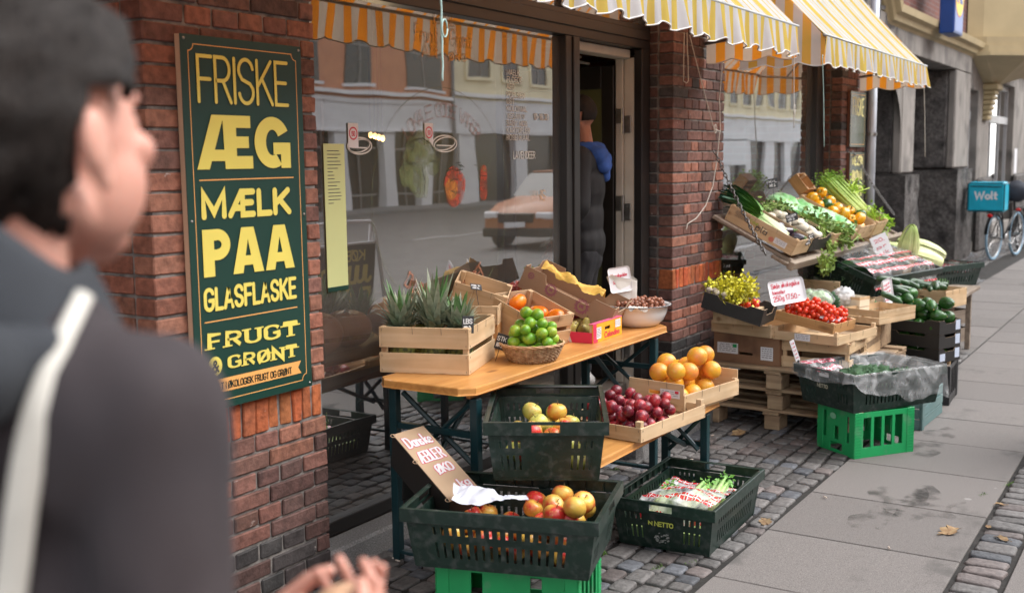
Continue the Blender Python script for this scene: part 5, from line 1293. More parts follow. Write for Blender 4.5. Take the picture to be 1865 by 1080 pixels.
# long cardboard tray leaning high at the back
lc=carton('long brown cardboard tray with purple sun prints tilted up behind the persimmons',(4.70,2.415,.80),(24,0,12),.33,.50,.115,group='cardboard fruit trays on the table',cutx=.03,cuty=.045)
def sunprint(par,u,z,r,x=-.0012):
    mb=MB(); n=26; ring=[(u+r*.62*cos(2*pi*i/n),z+r*.62*sin(2*pi*i/n)) for i in range(n+1)]
    m=MB(); ribbon(m,ring,r*.07,0,0,False)
    for i in range(n): a=2*pi*i/n; ribbon(m,[(u+r*.68*cos(a),z+r*.68*sin(a)),(u+r*(1.0 if i%2 else .88)*cos(a+.12),z+r*(1.0 if i%2 else .88)*sin(a+.12))],r*.09,0,0,False)
    text(m,'20',u-r*.3,z-r*.2,r*.6,r*.4,r*.08)
    mb.add([(x,a_,c_) for a_,b_,c_ in m.v],m.f); mb.build('sun_print',mat('purple print',(.28,.03,.13),.6,.15,20),par)
sunprint(lc,.335,.058,.034); sunprint(lc,.16,.052,.040); sunprint(lc,.455,.08,.018)
M_ycl=mat('yellow fabric',(.80,.50,.10),.7,.2,18,.002,40)
mb=MB(); 
def ycl(u,v):
    p=Mx(lc)@Vector((.06+.07*v+.02*sin(u*9),.44-.34*u,118e-3+.026*abs(sin(v*pi))+.010*sin(u*14+v*3)+.014*noise.noise(Vector((u*9,v*4,2)))+.008*noise.noise(Vector((u*22,v*9,5))))); return p
mb.grid(ycl,50,16); tag(mb.build('yellow_cloth',M_ycl,smooth=True),'rumpled yellow foam padding lying over the tilted cardboard tray','padding')
# pears in the low printed tray
M_pear=fruit_mat('pear skin',(.42,.36,.09),(.26,.19,.06),18,(.42,.6),.45,c3=(.20,.14,.05))
def pear(mb):
    mb.lathe([(.001,-.040),(.018,-.039),(.031,-.030),(.036,-.014),(.034,.002),(.025,.022),(.017,.037),(.013,.047),(.007,.052),(.001,.053)],16)
prm=two('pear',.036,pear,M_pear,lambda mb:mb.tube([(0,0,.05),(.003,0,.066)],.0015,5),M_stem)
cal=thing('fruit_tray','low pink and orange printed fruit tray with pears on the table','box',(4.48,2.372,TT),(0,0,2.3))
M_pink=mat('pink print',(.70,.03,.10),.45,.1,8); M_orp=mat('orange print',(.86,.42,.02),.45,.1,8)
W_,D_,H_=.325,.23,.088
MB().box(0,.004,.004,D_-.004,0,.050).build('side_wall',M_pink,cal); MB().box(W_-.004,W_,.004,D_-.004,0,.05).build('side_wall',M_pink,cal)
mb=MB(); mb.panel([0,.13,.19,W_],[0,.048,.064,H_],0,.004,{(1,1)}); fr=mb.build('front_panel',M_orp,cal); MB().box(0,W_,D_-.004,D_,0,H_).build('back_panel',M_pink,cal)
MB().add([(.001,-.001,0.001),(.05,-.001,.001),(.035,-.001,H_),(.001,-.001,H_)],[(0,1,2,3)]).build('corner_print',M_pink,fr)
MB().box(-.001,W_+.001,-.0015,.022,H_+.0005,H_+.003).build('top_fold',mat('pink fold',(.72,.12,.25),.5,.1,8),cal); MB().box(.004,.012,.0045,.020,.001,H_).build('corner_post',MWz,cal); MB().box(.004,W_-.004,.004,D_-.004,.001,.004).build('base',M_card,cal)
MB().add([(-.0012,.11,.001),(-.0012,.125,.001),(-.0012,.14,.05),(-.0012,.128,.05)],[(0,1,2,3)]).build('stripe',M_paper,cal)
mb=MB(); text(mb,'Calandina',.125,.010,.17,.030,.0055,y=-.0016,gap=.3); mb.build('lettering',M_redink,fr)
sticker(cal,'y',.035,.085,.016,.070,off=.0018,lines=6); sticker(cal,'y',.245,.305,.044,.082,off=.0018,lines=3)
P=[(.045,.15,.04,.036),(.05,.21,.05,.036),(.13,.11,.038,.036),(.2,.14,.04,.036),(.27,.1,.038,.036),(.13,.19,.04,.036),(.24,.2,.045,.036)]
for (x,y,z,s) in P:
    o=bpy.data.objects.new('pear',prm); COL.objects.link(o); o.location=Mx(cal)@Vector((x,y,z)); o.rotation_euler=(U(-.9,.9),U(-.9,.9),U(0,6)); tag(o,'russet green pear in the low printed tray','pear','pears in the printed tray')
# enamel bowl of hazelnuts
BWc=(5.115,2.455)
bw=thing('enamel_bowl','wide white enamel bowl full of hazelnuts at the far end of the table','bowl',(BWc[0],BWc[1],TT))
M_en=mat('white enamel',(.80,.80,.79),.12,.05,4,coat=.5,spec=.6)
mb=MB(); mb.lathe([(.001,.001),(.105,.001),(.112,.004),(.140,.03),(.156,.065),(.163,.098),(.178,.106),(.181,.110),(.177,.112),(.160,.104),(.152,.066),(.136,.033),(.10,.008),(.001,.007)],48); mb.build('basin',M_en,bw,smooth=True)
mb=MB(); mb.tube([(.181*cos(2*pi*k/48),.181*sin(2*pi*k/48),.1095) for k in range(49)],.0022,6,caps=False); mb.build('rim',mat('navy enamel edge',(.01,.012,.03),.25,.1,4),bw,smooth=True)
M_hz=fruit_mat('hazelnut shell',(.34,.13,.07),(.22,.075,.04),60,(.4,.6),.42,c3=(.50,.30,.20),var=.35)
hz=[rmesh('hazelnut',lambda mb:mb.ell((0,0,0),(.0105,.0100,.0118),10,8,lambda d:1+(.16*max(0,d.z)**6)),M_hz)]
P=pile(330,.0112,.306,.306,.058,'disc',seed=9,tries=9)
P=sorted(P,key=lambda p:-p[2]); P=[p for p in P ][:240]
spawn(P,hz,None,Mx(bw),'hazelnut','brown hazelnut heaped in the white enamel bowl','hazelnut','hazelnuts in the enamel bowl',.0108)
# paper bag with foam sign
M_bag=mat('white bag paper',(.80,.77,.71),.65,.08,8,.002,14)
bg_=thing('paper_bag','white paper bag standing open on the bowl with a sign in it','bag',tuple(wl(1142,552,2.50)),(0,0,-35))
mb=MB()
def bagf(u,v):
    a=2*pi*u; ex=abs(cos(a))**.35*(1 if cos(a)>0 else -1); ey=abs(sin(a))**.5*(1 if sin(a)>0 else -1)
    w_=.052+.030*v; d_=.016+.016*v; z=.135*v
    n=noise.noise(Vector((ex*2,ey*2,v*3)))*.012*(.3+v*.3)
    return (ex*w_-.030*v+n, ey*d_+n, z+.010*sin(a*2)*v+.02*v*ex*-.5)
mb.grid(bagf,44,12); mb.build('bag',M_bag,bg_,smooth=False)
fs_=thing('foam_sign','white foam tray sign with red handwriting poking out of the paper bag','sign',tuple(wl(1132,532,2.505)),(-8,-6,-38))
def foam(par,w_,h,d=.008,r=.016):
    mb=MB(); pts=arc(w_/2-r,h-r,r,r,0,90,4)+arc(-w_/2+r,h-r,r,r,90,180,4)+arc(-w_/2+r,r,r,r,180,270,4)+arc(w_/2-r,r,r,r,270,360,4); n=len(pts)
    q=[(x*.9,.05*h+z*.9) for x,z in pts]
    vs=[(x,-d,z) for x,z in pts]+[(x,-d*.2,z) for x,z in q]+[(x,d*.3,z) for x,z in q]+[(x,-d*.6,z) for x,z in pts]
    mb.add(vs,[(i,(i+1)%n,n+(i+1)%n,n+i) for i in range(n)]+[tuple(range(n,2*n))]+[(2*n+i,2*n+(i+1)%n,3*n+(i+1)%n,3*n+i) for i in range(n)]+[tuple(range(2*n,3*n))]+[(i,(i+1)%n,3*n+(i+1)%n,3*n+i) for i in range(n)])
    return mb.build('tray',M_foam,par,smooth=False)
foam(fs_,.125,.13); mb=MB(); text(mb,'Hasselnødder',-.048,.078,.094,.020,.0028,y=-.0035,gap=.3,jit=.001,rnd=rnd); text(mb,'ØKO 49',-.04,.045,.08,.018,.0028,y=-.0035,jit=.001,rnd=rnd); mb.build('handwriting',M_redink,fs_)
mb=MB(); mb.grid(lambda u,v:Vector((4.93+.09*u,2.35+.05*v+.02*sin(u*7),.872+.012*sin(u*9+v*5)+.006*v)),10,6); tag(mb.build('paper_scrap',M_bag),'torn scrap of white paper hanging on the near rim of the bowl','paper')
# ================================================================== on and under the bench
BT=.4785
# plum tray
pl=wood_crate('low pale wooden tray of plums on the bench',(3.95,1.873,BT+.002),(0,0,-5.7),.55,.395,.062,boards=[(0,.060)],group='wooden trays on the bench',proud=.022,post=.026)
M_plum=fruit_mat('plum skin',(.16,.012,.03),(.42,.02,.03),22,(.46,.62),.3,c3=(.55,.16,.10),var=.4)
pm2=[rmesh('plum',lambda mb:mb.ell((0,0,0),(.027,.027,.030),18,12,lambda d:(1-.10*math.exp(-((1-d.z)/.05)**2))*(1-.05*math.exp(-(atan2(d.y,d.x)/.25)**2)*(1-d.z*d.z))),M_plum)]
P=pile(66,.0255,.31,.34,.008,'box',seed=21,cx=.19,cy=.19,tries=14)
P+=[(.47,.22,.035,.0275),(.42,.15,.035,.0275),(.455,.30,.035,.027),(.49,.27,.035,.027)]
spawn(P,pm2,None,Mx(pl),'plum','glossy dark red plum in the low wooden tray','plum','plums in the wooden tray',.0275)
# grapefruit crate
gf=wood_crate('pale wooden crate with high slotted ends holding yellow orange grapefruit',(4.486,1.914,BT+.018),(0,0,-9.5),.476,.31,.082,boards=[(0,.075)],ends=[(0,.122)],group='wooden trays on the bench',handle=True,post=.02,proud=.0)
MB().box(.01,.46,.02,.29,-.016,-.001).build('slat',MWx,gf)
sticker(gf,'x',.025,.13,.055,.092,lines=3,logo=M_redink)
M_gf=fruit_mat('grapefruit skin',(.80,.40,.03),(.80,.26,.06),9,(.45,.65),.32,c3=(.78,.52,.04),bump=.0008,bscale=300)
gm_=[rmesh('grapefruit',lambda mb:mb.ell((0,0,0),(.048,.048,.045),20,14),M_gf)]
P=pile(19,.046,.44,.28,.006,'box',seed=33,cx=.24,cy=.155,tries=12)
spawn(P,gm_,None,Mx(gf),'grapefruit','yellow orange grapefruit piled in the slotted crate','grapefruit','grapefruit in the slotted crate',.048,upright=.8)
# apple crate on the bench
c2=plastic_crate('dark green plastic crate of yellow green apples on the bench end',(3.56,2.085,BT+.003),29.5,W=.58,D=.375,H=.222,group='dark green plastic crates')
mb=MB(); mb.tube([(-.29,-.19,.212),(-.302,0,.21),(-.29,.19,.212)],.005,8); mb.tube([(.31,-.2,.215),(.30,0,.218),(.31,.2,.215)],.005,8); mb.build('bale_arm',M_blackp,c2,smooth=True)
P=pile(31,.037,.52,.33,.014,'box',seed=3,tries=8)
spawn(P,[ap2,ap2,ap1],None,Mx(c2),'apple','yellow green apple in the crate on the bench','apple','apples in the crate on the bench',.037,upright=.7)
# front crate on bright green crate
g1=big_crate('bright green bottle crate holding up the apple crate nearest the camera',(3.22,2.00,0),17,M_green,W=.40,D=.50,H=.25,group='bright green bottle crates')
fc=plastic_crate('dark green crate of red and yellow apples with a handwritten carton, nearest the camera',(3.165,1.985,.2505),17+90,H=.213,W=.60,D=.41,group='dark green plastic crates')
P=pile(88,.037,.50,.36,.014,'box',seed=8,tries=8)
Mf=Mx(fc)
spawn(P,[ap1],None,Mf,'apple','red and yellow apple in the crate nearest the camera','apple','apples in the crate nearest the camera',.037,upright=.7,keep=lambda x,y,z: z<.17 and not (x>-.02 and z>.13))
P=pile(8,.038,.18,.34,.105,'box',seed=18,cx=-.19,cy=0,tries=9)
spawn(P,[ap1],None,Mf,'apple','red and yellow apple in the crate nearest the camera','apple','apples in the crate nearest the camera',.037,upright=.7)
# handwritten carton leaning out of the crate
def at_dist(px,py,Pt,dist,far=True):
    d_=ray(px,py); a=d_.dot(d_); o=CAMP-Pt; b=2*d_.dot(o); c=o.dot(o)-dist*dist; D=b*b-4*a*c
    if D<0: t=-b/(2*a)
    else: t=(-b+(sqrt(D) if far else -sqrt(D)))/(2*a)
    return CAMP+d_*t
L0=g(819,914,.43); L1=at_dist(714,791,L0,.44,True); R0=at_dist(881,897,L0,.135,True)
e1_=(L1-L0).normalized(); e2_=(R0-L0); e2_=(e2_-e1_*e2_.dot(e1_)).normalized(); nn=e1_.cross(e2_)
if nn.dot(CAMP-L0)<0: nn=-nn
ct=thing('handwritten_carton','upturned black carton with brown face lettered Danske ÆBLER in white and pink','box',tuple(L0))
ct.rotation_euler=Matrix((e2_,-nn,e1_)).transposed().to_euler() if e2_.cross(-nn).dot(e1_)>0 else Matrix((e2_,-nn,e1_)).transposed().to_euler()
wc,lc_,dc=.135,.44,.15
MB().bev(0,wc,.001,dc,-.0,lc_,.002).build('carton',M_bcard,ct); fp=MB().box(.002,wc-.002,-.0012,.0005,.002,lc_-.004).build('face_panel',M_cardl,ct)
mb=MB(); mb.bev(.002,wc-.002,dc+.001,dc+.10,lc_-.10,lc_-.094,.001); mb.bev(.004,wc-.004,dc+.098,dc+.104,lc_-.14,lc_-.10,.001); mb.build('flap',M_bcard,ct)
M_pinkm=mat('pink marker',(.62,.06,.14),.5,.1,9)
for s,x,z,w_,h in (('Danske',.012,.325,.112,.075),('ÆBLER',.014,.225,.108,.075),('ØKO',.040,.145,.075,.06),('kg',.075,.045,.05,.055)):
    r_=random.Random(5); m1=MB(); text(m1,s,x,z,w_,h,.0125,y=-.0018,gap=.28,jit=.002,rnd=r_,slant=.01); m1.build('lettering',M_pinkm,fp)
    r_=random.Random(5); m1=MB(); text(m1,s,x+.0025,z+.0025,w_-.005,h-.005,.0075,y=-.0026,gap=.28,jit=.002,rnd=r_,slant=.01); m1.build('lettering',M_paper,fp)
for z in (.01,.25,lc_-.012):
    mb=MB(); mb.tube([(-.001+.010*cos(2*pi*k/12),-.002,z+.010*sin(2*pi*k/12)) for k in range(13)],.0012,5); mb.build('eyelet',M_cardl,ct)
# crumpled paper bag
M_wbag=mat('bluish white plastic bag',(.68,.71,.80),.35,.15,9,.004,16)
def crump(fn,nu,nv,amp,sc,seed):
    def f(u,v):
        p=Vector(fn(u,v)); q=p*sc+Vector((seed,0,0)); return p+Vector((noise.noise(q),noise.noise(q+Vector((7,3,1))),noise.turbulence(q,3,False)))*amp
    mb=MB(); mb.grid(f,nu,nv); return mb
A0,A1,A2,A3=g(824,915,.462),g(962,912,.468),at_dist(826,882,g(824,915,.462),.14,True),g(955,902,.480)
mb=crump(lambda u,v: A0.lerp(A1,u).lerp(A2.lerp(A3,u),v)+Vector((0,0,.012*sin(pi*v)*(1-u*.5))),34,16,.022,14,3)
tag(mb.build('plastic_bag',M_wbag,smooth=True),'crumpled bluish white plastic bag lying over the apples','bag')
# NETTO crate on the setts
nc=plastic_crate('dark green plastic crate with yellow lettering and wrapped vegetables, alone on the cobbles',(4.385,1.845,.002),3,H=.21,W=.615,D=.395,group='dark green plastic crates')
def on_end(par,fn_,W=.615,y_off=-.0):
    return fn_
mb=MB(); text(mb,'NETTO',-.035,.104,.085,.022,.0052,y=0,gap=.25); mb.v=[(-.3285+y_,-x,z) for x,y_,z in mb.v]
mb.v=[(x-.0,y_,z) for x,y_,z in mb.v]; mb.build('lettering',mat('faded yellow print',(.62,.66,.12),.5,.2,30),nc)
mb=MB(); text(mb,'N',-.062,.106,.02,.018,.005,y=0); mb.v=[(-.3288+y_,-x,z) for x,y_,z in mb.v]; mb.build('logo',MATS['faded yellow print'],nc)
mb=MB(); 
for k in range(40):
    a=U(0,6.28); r_=.022*sqrt(rnd.random()); s_=U(.002,.007); cx_,cz_=r_*1.6*cos(a),.055+r_*sin(a); mb.add([(-.3215-1e-5*k,cx_+s_*cos(t*1.3+k),cz_+s_*sin(t*1.1+k)*.8) for t in range(5)],[(0,1,2,3,4)])
mb.build('label_residue',mat('paper residue',(.30,.31,.29),.8,.5,60),nc)
F_red=film_mat('printed film',(.62,.02,.03),.30,white=.5,cell=(.034,.042)); F_cl=film_mat('clear film',None,.14,white=.5)
M_pale=attr_mat('pale vegetable',.45,30,.2,.001,60,None,.4)
def celery_bunch(mb,L=.3,n=8,seed=0,c1=(.45,.55,.22),c2=(.12,.30,.05),leaf=True,spread=.05,r=.010):
    R_=random.Random(seed)
    for i in range(n):
        a=2*pi*i/n; b=Vector((cos(a)*.018,sin(a)*.018,0)); t=Vector((cos(a)*spread*R_.uniform(.3,1.2),sin(a)*spread*R_.uniform(.3,1.2),L*R_.uniform(.8,1)))
        pts=[b.lerp(t,k/5)+Vector((0,0,0)) for k in range(6)]; n0=len(mb.v); mb.tube(pts,[r*1.3,r*1.15,r,r*.9,r*.7,r*.4],7)
        for k in range(n0,len(mb.v)):
            q=min(1,max(0,mb.v[k][2]/L)); mb.c[k]=[c1[j]*(1-q)+c2[j]*q for j in range(3)]
        if leaf: leafclump(mb,t,.05 if L>.3 else .022,16 if L>.3 else 7,.020,c2,R_)
def leafclump(mb,c,r,n,s,col,R_=rnd,flat=1.):
    for i in range(n):
        d=Vector((R_.gauss(0,1),R_.gauss(0,1),R_.gauss(0,1)*flat)); p=Vector(c)+d*r*.5
        a=Vector((R_.gauss(0,1),R_.gauss(0,1),R_.gauss(0,1))).normalized(); b=a.orthogonal().normalized(); b=Matrix.Rotation(R_.uniform(0,6.28),3,a)@b; k=a.cross(b)
        q=R_.uniform(.6,1.5); cc=(col[0]*q,col[1]*q,col[2]*q); ss=s*R_.uniform(.6,1.3)
        mb.add([p,p+b*ss*.5+k*ss*.35+a*ss*.15,p+b*ss*1.15,p+b*ss*.5-k*ss*.35+a*ss*.15],[(0,1,2,3)],cc)
Mn=Mx(nc)
for i,(x,y,rz_) in enumerate(((-.10,.09,8),(.0,.0,-5),(.08,-.09,4))):
    o=thing('bok_choy','pale green bunch wrapped in film in the dark crate on the cobbles','vegetable',tuple(Mn@Vector((x-.12,y,.10))),(0,78,rz_),'wrapped bunches in the crate on the cobbles')
    mb=MB(); celery_bunch(mb,.30,9,i,(.66,.70,.38),(.20,.46,.10),True,.030,.014); mb.build('bunch',M_leaf,o,smooth=True)
MB_=MB(); MB_.box(-.27,.27,-.165,.165,.012,.07,(.30,.42,.14)); tag(MB_.build('vegetable_layer',M_pale),'pale green bunches lying lowest in the crate on the cobbles','vegetable').matrix_world=Mn
def wrap(u,v):
    x=-.24+.44*u; y=.155-.31*v; z=.168+.035*sin(pi*v)*sin(pi*min(1,u*1.2))-.02*u
    q=Vector((x*9,y*9,1)); z+=.022*noise.noise(q)+.012*noise.noise(q*3)
    if u<.08: z-=(.08-u)*.9
    return Mn@Vector((x+.012*noise.noise(q*2),y,z))
mb=MB(); mb.grid(wrap,60,44,lambda u,v:(v*.31+.02*sin(u*5),u*.44)); tag(mb.build('plastic_wrap',F_red,smooth=True),'crinkled film printed with red and white flags over the greens on the cobbles','plastic film')

# ================================================================== pallets and stacks on the right
pt=(6.22,1.66)
def pallet(label,z,dx,dy,L=1.2,D=.9):
    p=thing('pallet',label,'pallet',(pt[0]+dx,pt[1]+dy,z),(0,0,-3),'pallets under the vegetable crates'); 
    mb=MB()
    for i in range(7):
        x=.0+i*(L-.10)/6; mb.bev(x,x+.10+U(-.01,.01),0,D,.108,.126,.003,jit=.002,rnd=rnd)
    mb.build('top_boards',MPy,p)
    mb=MB()
    for y in (0,D/2-.05,D-.10): mb.bev(0,L,y,y+.10,.088,.107,.003,jit=.002,rnd=rnd)
    mb.build('stringers',MPx,p); mb=MB()
    for y in (0,D/2-.06,D-.12):
        for x in (0,L/2-.07,L-.14): b=MB().bev(x+.004,x+.14,y+.004,y+.10,.0,.087,.004); b.build('block',MPy,p)
    return p
pallet('bottom pallet of the stack of three by the brick pier',.0,.04,.02); pallet('middle pallet of the stack of three by the brick pier',.128,.03,.0); pallet('top pallet of the stack, directly under the brown carton',.256,0,.0)
PT=.384
MB_=None
bb=thing('cardboard_box','closed brown cardboard box with white labels and a hand slot on the pallet','box',(6.30,2.085,PT+.001),(0,0,-6.4))
m3=MB(); m3.panel([0,.17,.26,.434],[0,.05,.066,.171],0,.004,{(1,1)}); m3.v=[(y,.434-x,z) for x,y,z in m3.v]; M_cardd=mat('worn brown cardboard',(.27,.145,.08),.8,.2,5,dirt=((.12,.06,.035),5,.55,.75))
m3.box(.0041,.42,0,.434,.0,.170) if False else None
m3.box(.0042,.42,.0,.004,0,.1708); m3.box(.0042,.42,.43,.434,0,.1708); m3.box(.0042,.42,.0041,.4299,.166,.171); m3.box(.30,.42,.0042,.4298,.0,.1658); m3.build('carton',M_cardd,bb)
sticker(bb,'x',.27,.41,.05,.115,lines=4,logo=M_green); sticker(bb,'x',.04,.12,.03,.11,lines=5)
w1=wood_crate('two-board wooden crate on the pallet under the tomato tray',(6.332,1.68,PT+.001),(0,0,.7),.40,.40,.165,boards=[(0,.065),(.10,.163)],group='wooden crates on the pallets')
wb=wood_crate('wooden crate behind on the pallet with pale boards',(6.80,1.70,PT+.001),(0,0,2),.40,.42,.165,boards=[(0,.06),(.10,.16)],group='wooden crates on the pallets')
t0=wood_crate('wooden tray on the brown box carrying the black carton',(6.262,2.125,.558),(0,0,-14.1),.42,.43,.077,boards=[(0,.07)],group='wooden crates on the pallets')
t1_=wood_crate('wide wooden tray on the crate carrying the tomato box',(6.216,1.72,.552),(0,0,-11),.513,.412,.055,boards=[(0,.052)],group='wooden crates on the pallets',proud=.02)
sticker(t1_,'x',.17,.27,.008,.048,lines=3)
# black carton with yellow celery
kb=carton('tilted black cardboard tray of yellow leaf celery by the brick pier',(6.07,2.127,.655),(14.6,0,3.2),.29,.37,.098,M_bcard,M_bcard,cutx=.04,cuty=.02,group='black cardboard trays')
Mk=Mx(kb)
yc=thing('celery','bright yellow leafy celery heads in the tilted black tray','vegetable',tuple(Mk@Vector((.16,.20,.10))))
mb=MB(); R_=random.Random(3)
for i in range(26):
    a=R_.uniform(0,6.28); r_=R_.uniform(0,.11); b=Vector((r_*cos(a),r_*1.3*sin(a),-.03)); t=b+Vector((cos(a)*.05,sin(a)*.05,R_.uniform(.05,.12))); q=R_.uniform(.8,1.2)
    mb.tube([b,b.lerp(t,.5)+Vector((0,0,.01)),t],[.006,.005,.003],6,col=(.62*q,.60*q,.10)); leafclump(mb,t,.045,34,.024,(.56*q,.52*q,.03),R_); leafclump(mb,b.lerp(t,.5),.045,22,.026,(.62*q,.58*q,.06),R_)
mb.build('leaves',M_leaf,yc,smooth=True)
M_mush=mat('mushroom white',(.70,.62,.52),.6,.2,20)
for i in range(5):
    o=rmesh('m',lambda mb:mb.lathe([(.001,-.02),(.008,-.018),(.009,0),(.022,.002),(.020,.014),(.010,.022),(.001,.024)],14),M_mush) if i==0 else o
    ob=bpy.data.objects.new('mushroom',o); COL.objects.link(ob); ob.location=Mk@Vector((.04+.03*(i%2),.26+.03*i*.8,.10)); ob.rotation_euler=(U(-.6,.6),U(-.6,.6),0); tag(ob,'pale mushroom by the yellow celery in the black tray','mushroom','mushrooms in the black tray')
# tomato boxes
M_tom=fruit_mat('tomato skin',(.72,.035,.012),(.78,.08,.02),30,(.4,.6),.2,var=.2)
tm=[rmesh('tomato',lambda mb:mb.ell((0,0,0),(.0155,.0155,.0150),12,9),M_tom)]
tb=wood_crate('honey coloured wooden box of cherry tomatoes tilted on the wide tray',(6.21,1.745,.617),(8.5,0,-9),.29,.37,.062,boards=[(0,.058)],group='wooden crates on the pallets',mx=MOx,my=MOy)
P=pile(205,.0155,.27,.34,.016,'box',seed=40,cx=.145,cy=.185,tries=6)
spawn(P,tm,None,Mx(tb),'cherry_tomato','red cherry tomato in the tilted honey coloured box','tomato','cherry tomatoes in the tilted box',.0155,keep=lambda x,y,z:z>.028)
P=[(6.30+U(-.09,.09),2.33+U(-.1,.1),.745+U(-.012,.02),U(.016,.02)) for i in range(16)]
MBt=MB().bev(6.18,6.42,2.20,2.46,.64,.735,.004); 
tag(MBt.build('wooden_box',MWx),'small wooden box of vine tomatoes behind the pink handwritten sign','box')
spawn(P,tm,None,Matrix.Identity(4),'vine_tomato','red tomato on the vine behind the handwritten foam sign','tomato','vine tomatoes behind the foam sign',.0155)
mb=MB(); mb.grid(lambda u,v: Mx(tb)@Vector((.03+.12*u,.02+.09*v,.064+.010*sin(u*8)+.008*cos(v*7))),8,6); tag(mb.build('paper_scrap',M_paper,smooth=True),'white paper slip at the near corner of the cherry tomato box','paper')
# foam sign tomatoes
v=wl(1436,556,1.80)
f1=thing('foam_sign','large white foam tray sign with red handwriting about sweet organic tomatoes','sign',tuple(wl(1437,553,1.86)),(-14,-7,-42))
foam(f1,.215,.135,.012,.022); mb=MB(); text(mb,'Søde økologiske',-.088,.092,.172,.028,.0034,y=-.0046,gap=.3,jit=.0015,rnd=rnd); text(mb,'tomater',-.088,.060,.080,.024,.0034,y=-.0046,gap=.3,jit=.0015,rnd=rnd); text(mb,'250g 17,50.-',-.088,.022,.160,.030,.0036,y=-.0046,gap=.3,jit=.0015,rnd=rnd); mb.build('handwriting',M_redink,f1)
f2=thing('foam_sign','narrow white foam tray sign seen edge on among the cucumbers','sign',tuple(wl(1618,553,1.75)),(-6,-8,-12))
foam(f2,.13,.17,.014,.02); mb=MB(); 
for i in range(5): text(mb,'ogøk'[:3+(i%2)],-.045,.125-i*.025,.09,.018,.003,y=-.0046,jit=.002,rnd=rnd)
mb.build('handwriting',M_redink,f2)
# second row on the pallets: broccoli in bags, punnets, cucumbers
sup=MB(); sup.bev(6.62,7.5,1.72,2.62,.385,.56,.004); s_=thing('wooden_crate','deep wooden crate under the punnets in the middle of the display','crate',(0,0,0)); sup.build('body',MPy,s_)
brd=thing('wooden_box','honey coloured open wooden box with herbs behind the punnets','box',tuple(wl(1530,540,2.20)),(0,0,-8))
bxx=wood_crate('open wooden box with a hand hole standing behind the herbs',tuple(wl(1560,552,2.30)),(0,0,-12),.34,.36,.15,boards=[(0,.148)],mx=MOx,my=MOy,group='wooden crates on the pallets',handle=True)
brd_parts=MB(); brd_parts.bev(-.02,.0,-.0,.40,-.06,.11,.003); brd_parts.build('panel',MWy,brd)
herb=MB(); R_=random.Random(6)
for i in range(14):
    a=Vector((U(-.04,.16),U(-.05,.30),.03)); herb.tube([a,a+Vector((U(-.03,.03),U(-.05,.05),.06)),a+Vector((U(-.05,.05),U(-.10,.10),.10))],.0012,4,col=(.08,.16,.04)); leafclump(herb,a+Vector((0,0,.06)),.09,22,.010,(.07,.14,.05),R_)
tag(herb.build('herbs',M_leaf),'sprigs of dark green thyme and rosemary in the wooden box','herbs',kind='stuff').location=brd.location
# green kale/broccoli in film
M_broc=mat('broccoli green',(.045,.12,.045),.8,.5,40,.008,70,col2=(.02,.06,.025))
def lumpball(label,loc,r,m,name,cat,amp=.3,sc=8,seed=0,grp=None,flat=(1,1,.8)):
    mb=MB(); mb.ell((0,0,0),(r*flat[0],r*flat[1],r*flat[2]),26,18,lambda d:1+amp*noise.fractal(d*sc*.35+Vector((seed,0,0)),1,2,4))
    return tag(mb.build(name,m,smooth=True),label,cat,grp)
for i,(px,py,y_,r_) in enumerate(((1494,548,1.98,.075),(1475,545,2.05,.07))):
    o=lumpball('pale cabbage wrapped in clear film behind the tomato box',None,r_,M_pale if False else mat('pale film cabbage',(.42,.55,.34),.4,.4,18,.006,30,col2=(.15,.30,.12)),'wrapped_cabbage','cabbage',.25,7,i,'film wrapped cabbages'); o.location=wl(px,py,y_)
    mb=MB(); mb.ell((0,0,0),(r_*1.12,r_*1.12,r_*.95),22,16,lambda d:1+.15*noise.noise(d*3+Vector((i,0,0)))); w_=tag(mb.build('plastic_wrap',F_cl,smooth=True),'clear film bag around a pale cabbage behind the tomatoes','plastic film','film bags around the cabbages'); w_.location=o.location
o=lumpball('dark green kale head between the film bags',None,.07,M_broc,'kale','kale',.5,14,5); o.location=wl(1508,550,1.95)
mb=MB(); mb.ell((0,0,0),(.10,.07,.06),26,18,lambda d:1+.35*noise.noise(d*4)); o=tag(mb.build('plastic_bag',film_mat('grey film',None,.55,white=.4),smooth=True),'crumpled greyish clear plastic bag above the white punnet','bag'); o.location=wl(1536,540,1.96)
# punnets
def punnet(label,loc,rz,W,D,H,m=MWx):
    p=thing('punnet',label,'punnet',loc,(0,0,rz),'thin wooden punnets'); mb=MB(); t=.003
    for a,b in ((0,H*.46),(H*.5,H)): mb.box(0,W,0,t,a,b); mb.box(0,W,D-t,D,a,b); mb.box(0,t,t,D-t,a,b); mb.box(W-t,W,t,D-t,a,b)
    mb.build('body',m,p); MB().box(t,W-t,t,D-t,0,.003).build('base',m,p)
    mb=MB(); mb.box(-.001,W+.001,-.0012,-.0002,H-.018,H+.001); mb.box(-.0012,-.0002,-.001,D+.001,H-.018,H+.001); mb.build('band',MWy,p); return p
punnet('white square punnet standing behind the cherry tomatoes',tuple(wl(1565,577,1.84)),-16,.12,.20,.125,mat('bleached veneer',(.78,.68,.52),.7,.1,10))
punnet('pale punnet of short cucumbers beside the white punnet',tuple(wl(1582,568,1.92)),0,.16,.14,.075)
M_cuc=fruit_mat('cucumber skin',(.028,.11,.018),(.055,.19,.03),40,(.4,.6),.3,c3=(.12,.26,.06),bump=.0015,bscale=120)
M_zuc=fruit_mat('zucchini skin',(.014,.050,.018),(.03,.09,.03),50,(.4,.6),.28,c3=(.09,.18,.07))
